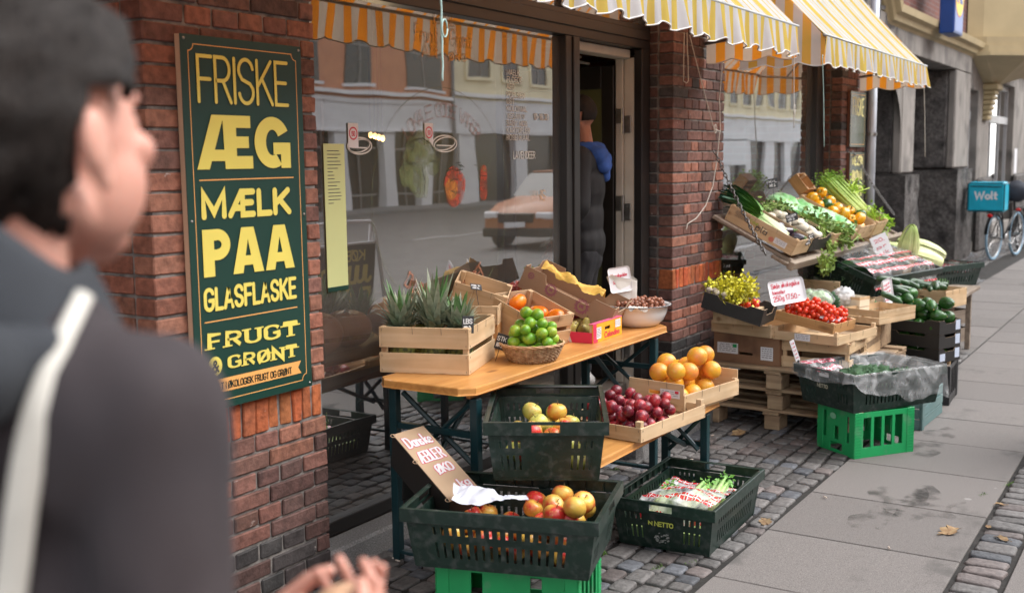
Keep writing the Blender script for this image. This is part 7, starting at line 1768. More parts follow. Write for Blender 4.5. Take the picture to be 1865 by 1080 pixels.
# ================================================================== inside the wide window
ct_=thing('shop_counter','low wooden counter inside the wide shop window','counter',(0,0,0)); MB().bev(3.2,5.1,3.15,3.75,.70,.73,.004).build('top',MOx,ct_); MB().bev(3.25,5.05,3.2,3.7,.1,.699,.004).build('body',mat('navy board',(.035,.06,.14),.6,.3,3),ct_)
M_pumpkin=fruit_mat('pumpkin skin',(.66,.20,.03),(.60,.14,.02),7,(.4,.6),.45)
for i,(x,y,r_) in enumerate(((3.75,3.45,.14),(4.05,3.50,.12),(4.35,3.42,.15),(4.62,3.5,.11))):
    mb=MB(); mb.ell((0,0,0),(r_,r_,r_*.78),28,14,lambda d:(1+.06*abs(cos(5*atan2(d.y,d.x)))*(1-d.z**2))*(1-.25*math.exp(-((1-abs(d.z))/.06)**2))); o=thing('pumpkin',('squat orange pumpkin nearest the red sack','smaller orange pumpkin second inside the window','largest orange pumpkin on the counter inside','small orange pumpkin nearest the door, inside')[i],'pumpkin',(x,y,.731+r_*.76)); mb.build('fruit',M_pumpkin,o,smooth=True); m_=MB(); m_.tube([(0,0,r_*.6),(.006,0,r_*.78),(.02,0,r_*.95)],[.014,.010,.009],7); m_.build('stalk',M_stem,o,smooth=True)
rs=MB(); rs.grid(lambda u,v:(3.28+.32*u,3.25+.05*sin(u*6)+.2*v,.74+.25*sin(pi*u)*(1-v*.4)+.02*noise.noise(Vector((u*8,v*8,0)))),16,10); tag(rs.build('red_sack',mat('red cloth',(.40,.05,.035),.8,.3,8),smooth=True),'red sack slumped on the counter behind the glass','sack')
sf=thing('shop_shelf','dark shelf unit with jars along the back wall of the shop','shelf',(0,0,0)); mb=MB()
for z in (.6,1.0,1.4,1.8): mb.bev(3.2,6.3,5.6,5.9,z,z+.03,.003)
for x in (3.2,4.7,6.27): mb.bev(x,x+.03,5.6,5.9,.1,2.1,.003)
mb.build('boards',MDx,sf)
jm_=[rmesh('jar',lambda mb:mb.lathe([(.001,0),(.045,0),(.047,.02),(.047,.10),(.035,.12),(.035,.14),(.001,.141)],12),mat('jar glass '+str(i),c,.2,.3,5)) for i,c in enumerate(((.35,.20,.06),(.18,.24,.08),(.45,.40,.30)))]
for i in range(48):
    z=(.631,1.031,1.431,1.831)[i%4]; put(jm_[i%3],'jar',(3.35+(i//4)*.245+U(-.03,.03),5.75,z),(0,0,0),'small jar on the dark shelf unit inside the shop','jar','jars on the shop shelf')
for i,(px,py) in enumerate(((675,246),(683,248),(690,250),(697,252))):
    p=wl(px,py,4.6); pl_=bpy.data.lights.new('bulb_light','POINT'); pl_.energy=.7; pl_.color=(1,.72,.42); pl_.shadow_soft_size=.03; po_=bpy.data.objects.new('bulb_light',pl_); COL.objects.link(po_); po_.location=(p.x,p.y-.0,p.z-.06); l_=thing('pendant_lamp',('warm pendant bulb, leftmost','warm pendant bulb, second','warm pendant bulb, third','warm pendant bulb, rightmost')[i]+' inside the shop','lamp',tuple(p)); MB().tube([(0,0,.03),(0,0,2.88-p.z)],.003,5).build('cable',M_blackp,l_); mb=MB(); mb.ell((0,0,0),(.015,.015,.02),12,8); mb.build('bulb',emit_mat('warm bulb',(1,.62,.25),1.2),l_,smooth=True)
# things fixed on the glass
gy=GY-.004
def decal(label,name,cat,build,m,y=gy):
    mb=MB(); build(mb); mb.v=[(x,y+yy,z) for x,yy,z in mb.v]; return tag(mb.build(name,m),label,cat)
def paint(name,col,al):
    m=bpy.data.materials.new(name); m.use_nodes=True; nt=m.node_tree; N,L=nt.nodes,nt.links; b_=N['Principled BSDF']; b_.inputs['Base Color'].default_value=tuple(col)+(1,); b_.inputs['Roughness'].default_value=.7
    t=N.new('ShaderNodeBsdfTransparent'); mx=N.new('ShaderNodeMixShader'); tc=N.new('ShaderNodeTexCoord'); nz=N.new('ShaderNodeTexNoise'); nz.inputs['Scale'].default_value=26; nz.inputs['Detail'].default_value=6; L.new(tc.outputs['Object'],nz.inputs['Vector'])
    mr=N.new('ShaderNodeMapRange'); mr.inputs[1].default_value=.35; mr.inputs[2].default_value=.65; mr.inputs[3].default_value=al*.35; mr.inputs[4].default_value=al; L.new(nz.outputs[0],mr.inputs[0]); L.new(mr.outputs[0],mx.inputs[0]); L.new(t.outputs[0],mx.inputs[1]); L.new(b_.outputs[0],mx.inputs[2]); L.new(mx.outputs[0],N['Material Output'].inputs[0]); return m
M_dw=mat('window chalk white',(.72,.72,.66),.7,.15,30); M_do=paint('window orange paint',(.70,.33,.06),.55); M_dr=paint('window red paint',(.50,.07,.03),.8); M_dgr=paint('window green paint',(.26,.33,.14),.42); M_ddk=paint('window dark paint',(.04,.05,.03),.8)
def zx(px,py): v=wl(px,py,gy); return v.x,v.z
def wtext(s,px0,py0,px1,h,st,**k):
    a=zx(px0,py0); b=zx(px1,py0); return lambda mb: text(mb,s,a[0],a[1],b[0]-a[0],h,st,**k)
lst=('MAELK','FLOEDE','AEG','POELSER','OST','KOLONIAL','VEGAN *','BABY MOS','KARTOFLER','ROSENKAAL')
def lstf(mb):
    for i,s in enumerate(lst):
        y0=(137,150,163,178,190,203,217,230,243,256)[i]; a=zx(923,y0); b=zx(923+len(s)*4.7,y0); text(mb,s,a[0],a[1],b[0]-a[0],.030,.0038,gap=.35)
decal('white hand lettered list of goods on the wide window near the door','window_lettering','lettering',lstf,M_dw)
decal('white opening hours lettered on the wide window','window_lettering','lettering',wtext('10-18.30',972,219,999,.035,.005),M_dw)
decal('white word lettered low beside the list on the wide window','window_lettering','lettering',wtext('LAVENDEER',935,290,975,.04,.005),M_dw)
decal('orange VI HIS lettering at the right edge of the wide window','window_lettering','lettering',wtext('VI HIS',966,368,994,.06,.006),M_do)
def topf(mb):
    for s,p0,p1,h in (('LOKAL',790,828,.05),('Frugt & Grønt',756,860,.085),('Alt i øko',768,850,.07)):
        y0={'LOKAL':44,'Frugt & Grønt':76,'Alt i øko':105}[s]; a=zx(p0,y0); b=zx(p1,y0); text(mb,s,a[0],a[1],b[0]-a[0],h,.010,gap=.35)
decal('faded yellow fruit and greens lettering at the top of the wide window','window_lettering','lettering',topf,M_do)
# big painted ring with arched text, and painted vegetables
cA=zx(812,365); RX=zx(925,365)[0]-cA[0]; RZ=(zx(812,160)[1]-cA[1])
decal('thin painted ring around the vegetables on the wide window','painted_ring','painting',lambda mb: ribbon(mb,[(cA[0]+RX*cos(2*pi*i/64),cA[1]+RZ*sin(2*pi*i/64)) for i in range(65)],.0035,0,0,False),M_dgr)
def arctext(mb,s,a0,a1,k,h,st):
    n=len(s)
    for i,ch in enumerate(s):
        if ch==' ': continue
        t=radians(a0+(a1-a0)*i/(n-1)); m=MB(); text(m,ch,-.03,-h/2,.055,h,st); c_,s_=cos(t-pi/2 if a0>a1 else t+pi/2),sin(t-pi/2 if a0>a1 else t+pi/2)
        mb.add([(cA[0]+RX*k*cos(t)+x*c_-z*s_,y_,cA[1]+RZ*k*sin(t)+x*s_+z*c_) for x,y_,z in m.v],m.f)
decal('pinkish LOKALE GODE arched lettering inside the painted ring','window_lettering','lettering',lambda mb: arctext(mb,'LOKALE GODE VARER',130,50,.80,.07,.010),paint('window pink paint',(.50,.26,.22),.35))
decal('orange DIN LANDBRUGET lettering along the bottom of the painted ring','window_lettering','lettering',lambda mb: arctext(mb,'DIN LOKALE LANDBRUGET',232,308,.86,.075,.011),paint('window rust paint',(.52,.20,.10),.6))
def blob(px,py,rx,rz,n=24,wob=.06):
    def f(mb):
        a=zx(px,py); mb.add([(a[0]+rx*(1+wob*sin(5*t))*cos(t),0,a[1]+rz*(1+wob*cos(3*t))*sin(t)) for t in [2*pi*i/n for i in range(n)]],[tuple(range(n))])
    return f
def veg(label,parts):
    o=thing('painted_vegetable',label,'painting',(0,0,0))
    for nm,f,m,dy in parts:
        mb=MB(); f(mb); mb.v=[(x,gy+yy-dy,z) for x,yy,z in mb.v]; mb.build(nm,m,o)
def strokes(L,w_):
    def f(mb):
        for s in L: ribbon(mb,[zx(*p) for p in s],w_,1e-6,0,True)
    return f
veg('red tomato painted on the wide window with dark outline',(('fruit',blob(829,340,.085,.095),M_dr,0),('shading',blob(822,345,.05,.05),M_do,.001),('outline',strokes([[(814,312),(822,308),(832,311),(842,309)],[(829,308),(832,298),(838,296)],[(838,300),(845,305)],[(820,330),(826,326),(834,327)],[(822,348),(830,352),(838,349)]],.007),M_ddk,.002)))
veg('carrot painted on the wide window beside the tomato',(('root',strokes([[(881,312),(881,330),(881,345),(881,354)]],.062),M_dr,0),('tops',strokes([[(881,312),(872,285)],[(882,312),(884,282)],[(883,312),(896,288)],[(880,310),(866,300)]],.005),M_dgr,.001),('rings',strokes([[(876,320),(886,321)],[(876,332),(885,333)],[(877,343),(886,344)]],.004),M_ddk,.002)))
def broc(mb):
    for (px,py,r_) in ((752,272,.05),(768,262,.055),(780,278,.05),(745,292,.045),(765,288,.06),(790,300,.045),(740,318,.05),(757,325,.05)): blob(px,py,r_,r_*1.1,18,.1)(mb); mb.v=[(x,y_-.0002,z) for x,y_,z in mb.v]
veg('broccoli and asparagus painted on the wide window',(('florets',broc,M_dgr,0),('stems',strokes([[(765,300),(768,325),(766,355)],[(775,300),(776,330),(774,356)],[(740,330),(752,345),(760,356)]],.03),M_dgr,.004),('outline',strokes([[(742,262),(752,256),(768,252),(782,262),(788,275)],[(736,300),(744,296),(756,298)],[(784,292),(794,296),(796,310)],[(766,300),(772,330),(770,354)]],.006),M_ddk,.006)))
for i,(px,py) in enumerate(((810,262),(655,266))): decal(('white chalk burger ring on the middle of the wide window','white chalk ring at the left of the wide window')[i],'chalk_ring','drawing',(lambda px,py: strokes([[(px+22*cos(t),py+15*sin(t)) for t in [2*pi*k/24 for k in range(25)]],[(px+19*cos(t+.3),py+12*sin(t)) for t in [2*pi*k/24 for k in range(25)]],[(px-14,py+3),(px+14,py+4)]],.006))(px,py),M_dw)
for i,(px,py) in enumerate(((643,247),(781,245))):
    o=thing('window_sticker',('small white sticker with red ring near the yellow poster','small white sticker with red ring in the middle of the pane')[i],'sticker',(0,0,0)); a=zx(px,py); MB().box(a[0]-.032,a[0]+.032,gy-.001,gy,a[1]-.05,a[1]+.05).build('paper',M_paper,o); mb=MB(); ribbon(mb,[(a[0]+.024*cos(2*pi*k/20),a[1]+.008+.024*sin(2*pi*k/20)) for k in range(21)],.006,0,gy-.0014,False); text(mb,'50',a[0]-.012,a[1]-.004,.024,.022,.004,y=gy-.0016); mb.build('print',M_redink,o)
M_post=mat('yellow green poster',(.62,.66,.30),.6,.1,2); a=wl(588,262,gy); b=wl(626,262,gy); z1=wl(600,532,gy).z; z0_=a.z
po=thing('window_poster','long pale yellow green notice sheet taped at the left of the wide window','poster',(0,0,0)); MB().box(a.x,b.x,gy-.002,gy-.001,z1,z0_).build('sheet',M_post,po); mb=MB(); R_=random.Random(4); z=z0_-.03
while z>z1+.35: mb.box(a.x+.02,b.x-.02-R_.uniform(0,.06),gy-.0028,gy-.0024,z,z+.003); z-=.014
mb.build('print',M_ink,po); MB().box(a.x,b.x,gy-.003,gy-.0024,z1+.0,z1+.018).build('green_band',M_sgreen,po)
# ================================================================== people
def union(mb,voxel,name,m,parent=None,smooth_it=4,amp=0,nsc=6,seed=0,post=None):
    """fuse overlapping solids into one continuous skin by voxel remeshing"""
    me=mb.mesh(name,False,False); o=bpy.data.objects.new(name+'_src',me); COL.objects.link(o)
    r=o.modifiers.new('r','REMESH'); r.mode='VOXEL'; r.voxel_size=voxel
    s=o.modifiers.new('s','SMOOTH'); s.iterations=smooth_it; s.factor=.5
    dg=bpy.context.evaluated_depsgraph_get(); dg.update(); nm=bpy.data.meshes.new_from_object(o.evaluated_get(dg)); bpy.data.objects.remove(o)
    if amp:
        vs=[v.co.copy() for v in nm.vertices]; ns=[v.normal.copy() for v in nm.vertices]
        for v,c,n_ in zip(nm.vertices,vs,ns):
            q=Vector((c.x*nsc,c.y*nsc,c.z*nsc*.55+seed)); k=noise.fractal(q,1,2,3)*amp; v.co=c+n_*k
    if post: post(nm)
    nm.materials.clear(); nm.materials.append(m)
    for p in nm.polygons: p.use_smooth=True
    ob=bpy.data.objects.new(name,nm); COL.objects.link(ob)
    if parent: ob.parent=parent
    return ob
def cap(mb,a,b,ra,rb,seg=14,fl=1.):
    a,b=Vector(a),Vector(b); d=(b-a); L=d.length; d/=L; pts=[];rad=[]
    for k in range(4): t=(k/4); ang=pi/2*t; pts.append(a-d*ra*cos(ang)); rad.append(max(.001,ra*sin(ang)))
    for k in range(5): t=k/4; pts.append(a.lerp(b,t)); rad.append(ra*(1-t)+rb*t)
    for k in range(1,5): ang=pi/2*k/4; pts.append(b+d*rb*sin(ang)); rad.append(max(.001,rb*cos(ang)))
    mb.tube(pts,rad,seg,flat=fl)
def rot_pts(mb,n0,M):
    for i in range(n0,len(mb.v)): mb.v[i]=tuple(M@Vector(mb.v[i]))
def head(mb,c,ear=True,yaw=0,pitch=0,eo=0,hs=1.):
    """skull, brow, nose, mouth, jaw and ears; looks along +x"""
    n0=len(mb.v); E=lambda x,y,z,a,b,d: mb.ell((x,y,z),(a,b,d),20,14)
    E(-.015,0,.025,.100,.077,.098); E(.030,0,-.005,.066,.066,.088); E(.045,0,-.058,.048,.048,.050); E(.066,0,-.092,.022,.026,.020); E(.036,.034,-.040,.050,.034,.052); E(.036,-.034,-.040,.050,.034,.052)
    cap(mb,(-.02,.052,-.045),(.055,.026,-.085),.020,.018); cap(mb,(-.02,-.052,-.045),(.055,-.026,-.085),.020,.018)
    E(.078,0,.028,.020,.050,.012); cap(mb,(.086,0,.020),(.098,0,-.018),.008,.010); E(.092,.009,-.022,.009,.008,.007); E(.092,-.009,-.022,.009,.008,.007)
    for s in (1,-1):
        E(.070,s*.042,-.015,.022,.022,.018); E(.078,s*.031,.008,.012,.014,.009)
        if ear:
            m=MB(); m.ell((0,0,0),(.018,.006,.031),14,10); m.ell((-.004,s*.004,.004),(.019,.006,.026),12,8); m.ell((.004,s*.001,-.026),(.010,.006,.012),10,8)
            M_=Matrix.Translation((-.012,s*(.079+eo),-.008))@Matrix.Rotation(s*radians(-18),4,'Z')@Matrix.Rotation(radians(-10),4,'Y'); mb.add([tuple(M_@Vector(v)) for v in m.v],m.f)
    E(.092,0,-.048,.012,.024,.006); E(.090,0,-.058,.012,.021,.007)
    M_=Matrix.Translation(c)@Matrix.Rotation(radians(yaw),4,'Z')@Matrix.Rotation(radians(pitch),4,'Y')@Matrix.Scale(hs,4); rot_pts(mb,n0,M_); return M_
def hand(mb,wr,dirv,palm,side,curl=.9,sc=1.):
    """palm, four fingers of unequal length with two bends, thumb leaving the side of the palm"""
    d=Vector(dirv).normalized(); p=Vector(palm).normalized(); p=(p-d*p.dot(d)).normalized(); s=d.cross(p)*side; wr=Vector(wr)
    pc=wr+d*.045*sc
    cap(mb,wr,wr+d*.03*sc,.024*sc,.026*sc)
    for k in range(4):
        o=(k-1.5)*.020*sc; cap(mb,wr+d*.02*sc+s*o*.6,wr+d*.082*sc+s*o,.0125*sc,.0108*sc,10)
    for k in range(4):
        L=(.036,.042,.040,.031)[k]*sc; o=(k-1.5)*.0235*sc; a=wr+d*.086*sc+s*o; c1=curl*(.75+.10*k); cur=a; ang=0
        for j,(f,r_) in enumerate(((1,.0090),(.72,.0082),(.55,.0074))):
            ang+=c1*(.7,.8,.6)[j]; dd=d*cos(ang)+p*sin(ang); nx=cur+dd*L*f; cap(mb,cur,nx,r_*sc,r_*.92*sc,9); cur=nx
    a=wr+d*.025*sc-s*.024*sc; b=a+(d*.5-s*.62+p*.45).normalized()*.040*sc; c=b+(d*.8-s*.05+p*.55).normalized()*.032*sc; e=c+(d*.9+s*.2+p*.4).normalized()*.024*sc
    cap(mb,a,b,.0145*sc,.0115*sc,10); cap(mb,b,c,.011*sc,.0098*sc,10); cap(mb,c,e,.0098*sc,.0085*sc,10)
M_skin=fruit_mat('skin',(.58,.27,.20),(.66,.36,.28),6,(.35,.65),.5,bump=.0004,bscale=300,sss=.15,var=.0)
M_skin2=fruit_mat('skin warm',(.42,.20,.13),(.52,.27,.19),6,(.35,.65),.5,bump=.0004,bscale=300,var=.0)
M_hair=mat('dark brown hair',(.012,.0085,.007),.6,.4,30,.004,60,stretch=(8,8,1.5),col2=(.040,.032,.028),spec=.25)
M_hair2=mat('short black hair',(.012,.010,.009),.7,.4,60,.002,200)
M_jack=mat('dark plum jacket',(.050,.038,.040),.85,.3,4,.0008,500,col2=(.026,.021,.025)); M_jack2=mat('black work jacket',(.012,.012,.014),.75,.3,6,.0008,300)
M_hood=mat('blue hood fabric',(.035,.10,.36),.9,.25,8,.001,200); M_fleece=mat('slate grey collar',(.036,.041,.049),.9,.3,8,.001,200); M_strap=mat('cream canvas strap',(.62,.60,.54),.85,.12,20,.0008,300)
M_trous=mat('dark trousers',(.018,.018,.022),.85,.3,8); M_shoe=mat('pale trainers',(.45,.44,.42),.6,.3,10)
def hair(par,M_,m,infl=.010,front=.40,nape=-.055,amp=.006,sc=22,side=-.02,long_=False):
    mb=MB(); seg,rings=44,30; c0=Vector((-.015,0,.025)); R3=(.100+infl,.077+infl,.098+infl*1.2); keep=[]
    vs=[]
    for i in range(rings+1):
        th=pi*i/rings
        for k in range(seg):
            a=2*pi*k/seg; d=Vector((sin(th)*cos(a),sin(th)*sin(a),-cos(th))); n_=noise.noise(Vector((d.x*sc*.3,d.y*sc*.3,d.z*sc)))*amp+noise.noise(d*3)*amp
            p=c0+Vector((d.x*(R3[0]+n_),d.y*(R3[1]+n_),d.z*(R3[2]+n_))); 
            if d.z<-.2: p=p+Vector((.010*(-d.z),0,0))
            if long_ and p.x>.01: k_=smoothstep(.01,.04,p.x)*smoothstep(.06,.0,p.z); p.y*=1-.06*k_
            vs.append(M_@p); keep.append((d,p))
    fs=[]
    for i in range(rings):
        for k in range(seg):
            q=(i*seg+k,i*seg+(k+1)%seg,(i+1)*seg+(k+1)%seg,(i+1)*seg+k); d,p=keep[q[0]]
            zlim=nape if p.x<-.02 else ((.004+max(0,p.x-.022)*1.7) if long_ else (side if p.x<.022 else .058+(p.x-.022)*.3))
            near_ear=abs(p.x+.004)<.026 and -.06<p.z<.026 and abs(d.y)>.7
            if p.z>zlim and not near_ear and not (p.x>(.072 if long_ else .066) and p.z<(.082 if long_ else .075)): fs.append(q)
    mb.add(vs,fs); ob=mb.build('hair',m,par,smooth=True); s=ob.modifiers.new('t','SOLIDIFY'); s.thickness=.010; s.offset=-.6; return ob
def person(label,loc,rz,Hd=1.665,armR=None,armL=None,hands=True,skin=None,jm=None,hm=None,hp=(0,0),vox=.005,collar=None,hair_kw={},shoes=None,feet=((.02,-.10),(.06,.10)),sh=0,jw=1.,ar=.073,ear_out=0,hs=1.,fold=.013,smit=4):
    o=thing('person',label,'person',loc,(0,0,rz)); mb=MB()
    hM=head(mb,(.025,0,Hd),yaw=hp[0],pitch=hp[1],eo=ear_out,hs=hs)
    cap(mb,(-.02,0,Hd-.20),(.0,0,Hd-.06),.058,.054)
    S=[Vector((-.01,s*.185*jw,Hd-.245+sh)) for s in (-1,1)]
    cap(mb,(-.015,-.12*jw,Hd-.27+sh),(-.015,.12*jw,Hd-.27+sh),.075,.075); mb.ell((-.005,0,Hd-.40),(.105,.16*jw,.20)); mb.ell((0,0,Hd-.62),(.10,.145*jw,.18)); mb.ell((-.01,0,Hd-.76),(.11,.155*jw,.13))
    for s,arm in ((0,armR),(1,armL)):
        el,wr,hd_=arm[:3]; cap(mb,S[s],el,.048,.038); cap(mb,el,wr,.038,.026)
        if hands: hand(mb,wr,hd_,arm[3],(-1 if s==0 else 1),arm[4])
    for s,(fx,fy) in zip((-1,1),feet):
        hip=Vector((-.01,s*.09,Hd-.80)); kn=Vector((fx*.6+.03,fy*.95,.50)); an=Vector((fx,fy,.09)); cap(mb,hip,kn,.085,.058); cap(mb,kn,an,.056,.036); cap(mb,an+Vector((0,0,-.04)),an+Vector((.14,0,-.055)),.035,.03)
    union(mb,vox,'body',skin,o,smit)
    jb=MB(); cap(jb,(-.018,-.13*jw,Hd-.268+sh),(-.018,.13*jw,Hd-.268+sh),.088,.088); cap(jb,(-.015,-.07,Hd-.20+sh*.8),(-.015,.07,Hd-.20+sh*.8),.060,.060)
    jb.ell((-.01,0,Hd-.40),(.135,.200*jw,.22)); jb.ell((0,0,Hd-.60),(.135,.190*jw,.22)); jb.ell((-.005,0,Hd-.74),(.140,.195*jw,.17)); 
    for s,arm in ((0,armR),(1,armL)):
        el,wr=arm[:2]; el=Vector(el); wr=Vector(wr); cap(jb,S[s],el,ar,ar*.85); cap(jb,el,el.lerp(wr,.90),.062,.046)
    union(jb,.009,'jacket',jm,o,14,amp=fold,nsc=7,seed=rz)
    tb_=MB(); tb_.ell((-.01,0,Hd-.83),(.125,.17,.12))
    for s,(fx,fy) in zip((-1,1),feet):
        cap(tb_,(-.01,s*.09,Hd-.82),(fx*.6+.03,fy*.95,.50),.102,.080); cap(tb_,(fx*.6+.03,fy*.95,.50),(fx,fy,.12),.078,.066)
    union(tb_,.011,'trousers',M_trous,o,4,amp=.014,nsc=8,seed=3)
    for s,(fx,fy) in zip((-1,1),feet):
        sb_=MB(); cap(sb_,(fx-.04,fy,.052),(fx+.16,fy,.040),.050,.040,fl=.9); cap(sb_,(fx-.02,fy,.07),(fx-.01,fy,.12),.045,.05); union(sb_,.008,'shoe',M_shoe,o,2)
    hair(o,hM,hm,**hair_kw)
    return o,hM
# the man in the left foreground, seen over his right shoulder
HX,HY=.556,.855
man,hM=person('man seen from behind in dark plum jacket with cream strap, nearest the camera',(HX,HY,0),6,Hd=1.646,
  armR=(Vector((-.03,-.205,1.12)),Vector((.150,-.190,1.128)),Vector((.9,.22,.10)),Vector((-.1,.5,.9)),.8),
  armL=(Vector((.0,.25,1.12)),Vector((.205,-.075,1.115)),Vector((.75,-.65,.1)),Vector((-.2,-.3,.95)),.8),
  skin=M_skin,jm=M_jack,hm=M_hair,hp=(1,-3),hs=1.08,hair_kw=dict(infl=.013,amp=.013,nape=-.085,side=-.026,long_=True),vox=.0035,smit=11,jw=.84,sh=.028,ar=.063,ear_out=.010)
jj=[c for c in man.children if c.name.startswith('jacket')][0]
# hood / collar
cb=MB()
def colf(u,v):
    a=pi*.22+pi*1.56*u; bk=smoothstep(-.3,1,-cos(a)); r_=.116-.022*v-.012*v*v+.006*sin(a*3); return (r_*cos(a)*1.0-.022,r_*sin(a)*.95,1.450+(.085+.055*bk)*v+.005*sin(a*5)*v)
cb.grid(colf,40,8); co=cb.build('collar',M_fleece,man,smooth=True); sm_=co.modifiers.new('s','SOLIDIFY'); sm_.thickness=.014; sm_.offset=0
hb=MB(); cap(hb,(-.115,-.085,1.47),(-.115,.085,1.47),.045,.045); cap(hb,(-.13,-.05,1.42),(-.13,.05,1.42),.04,.04); cap(hb,(-.10,-.09,1.48),(-.04,-.115,1.475),.030,.018)
union(hb,.008,'folded_hood',M_fleece,man,4,amp=.008,nsc=14)
from mathutils.bvhtree import BVHTree
bt=BVHTree.FromPolygons([Mx(man)@v.co for v in jj.data.vertices],[tuple(p.vertices) for p in jj.data.polygons]) if False else None
bpy.context.view_layer.update(); dg_=bpy.context.evaluated_depsgraph_get(); Mmi=Mx(man)
VV=[];FF=[]
for ob_x in (jj,[c for c in man.children if c.name.startswith('folded_hood')][0],co):
    n_0=len(VV); VV+=[Mmi@v.co for v in ob_x.data.vertices]; FF+=[tuple(n_0+i for i in p.vertices) for p in ob_x.data.polygons]
bt=BVHTree.FromPolygons(VV,FF)
Ps=[]; prev=.86
for (px,py) in ((205,486),(190,500),(152,540),(118,600),(90,665),(68,740),(52,830),(40,920),(30,1010),(18,1110),(0,1230)):
    d_=ray(px,py).normalized(); hit=bt.ray_cast(CAMP,d_)
    if hit[0] is not None and hit[3]<1.4: P_=hit[0]-d_*.006; prev=hit[3]; N__=hit[1]
    elif not Ps: continue
    else: P_=CAMP+d_*prev; N__=-d_
    if N__.dot(d_)>0: N__=-N__
    Ps.append((Mmi.inverted()@P_,(Mmi.to_3x3().inverted()@N__).normalized()))
for it in range(2): Ps=[(Ps[i][0] if i in (0,len(Ps)-1) else (Ps[i-1][0]+Ps[i][0]*2+Ps[i+1][0])/4,Ps[i][1]) for i in range(len(Ps))]
sm=MB(); vs=[]
for i,(p,n_) in enumerate(Ps):
    t=(Ps[min(i+1,len(Ps)-1)][0]-Ps[max(i-1,0)][0]).normalized(); n_=(n_*.6+Vector((-.5,-.7,.2))).normalized(); s=t.cross(n_).normalized(); w_=.0125 if i>2 else .008
    for a_,b_ in ((-1,.006),(0,.009),(1,.006),(1,.001),(-1,.001)): vs.append(tuple(p+s*w_*a_+n_*b_))
sm.add(vs,[(5*i+j,5*i+(j+1)%5,5*i+5+(j+1)%5,5*i+5+j) for i in range(len(Ps)-1) for j in range(5)]); st=sm.build('bag_strap',M_strap,man,smooth=True); md=st.modifiers.new('s','SUBSURF'); md.levels=2; md.render_levels=2
bun=MB(); bun.ell((0,0,0),(.038,.026,.022),18,12,lambda d:1+.08*noise.noise(d*4)); bo=tag(bun.build('bread_roll',mat('bread crust',(.55,.33,.20),.7,.3,20,.002,60),smooth=True),'small tan bread roll held in the foreground man hands','bread')
Mm=Mx(man); bo.location=Mm@Vector((.235,-.165,1.175))
pb=thing('chipboard_offcut','small speckled chipboard offcut leaning on the granite plinth by the left pier','offcut',tuple(g(640,1026)),(-14,0,-8)); MB().bev(-.045,.045,-.006,.006,0,.055,.001).build('board',mat('chipboard',(.62,.54,.40),.8,.2,160,thr=(.5,.75)),pb)
# the man in the doorway
MB().bev(5.41,6.188,3.035,3.9,-.02,.219,.006).build('inner_step',M_gran if False else M_infl,shop)
m2,hM2=person('man with a blue hood over a black jacket standing in the open shop doorway',(5.79,3.14,.22),112,Hd=1.655,
  armR=(Vector((-.02,-.255,1.14)),Vector((.10,-.20,.92)),Vector((.6,.2,-.7)),Vector((0,1,0)),.5),
  armL=(Vector((-.02,.255,1.14)),Vector((.10,.20,.92)),Vector((.6,-.2,-.7)),Vector((0,-1,0)),.5),
  skin=M_skin2,jm=M_jack2,hm=M_hair2,hp=(-2,4),vox=.006,hair_kw=dict(infl=.005,amp=.002,nape=-.035,side=-.0),jw=1.0,fold=.006)
cb=MB()
for k in range(10):
    a=pi*.35+pi*1.3*k/9; cap(cb,(.095*cos(a)-.01,.105*sin(a),1.475),(.097*cos(a+.25)-.01,.108*sin(a+.25),1.47),.034,.034)
cap(cb,(-.10,-.09,1.43),(-.10,.09,1.43),.058,.058); cap(cb,(-.13,-.06,1.37),(-.13,.06,1.37),.05,.05); cap(cb,(-.14,0,1.30),(-.13,0,1.40),.035,.05)
union(cb,.008,'hood',M_hood,m2,4,amp=.010,nsc=12)

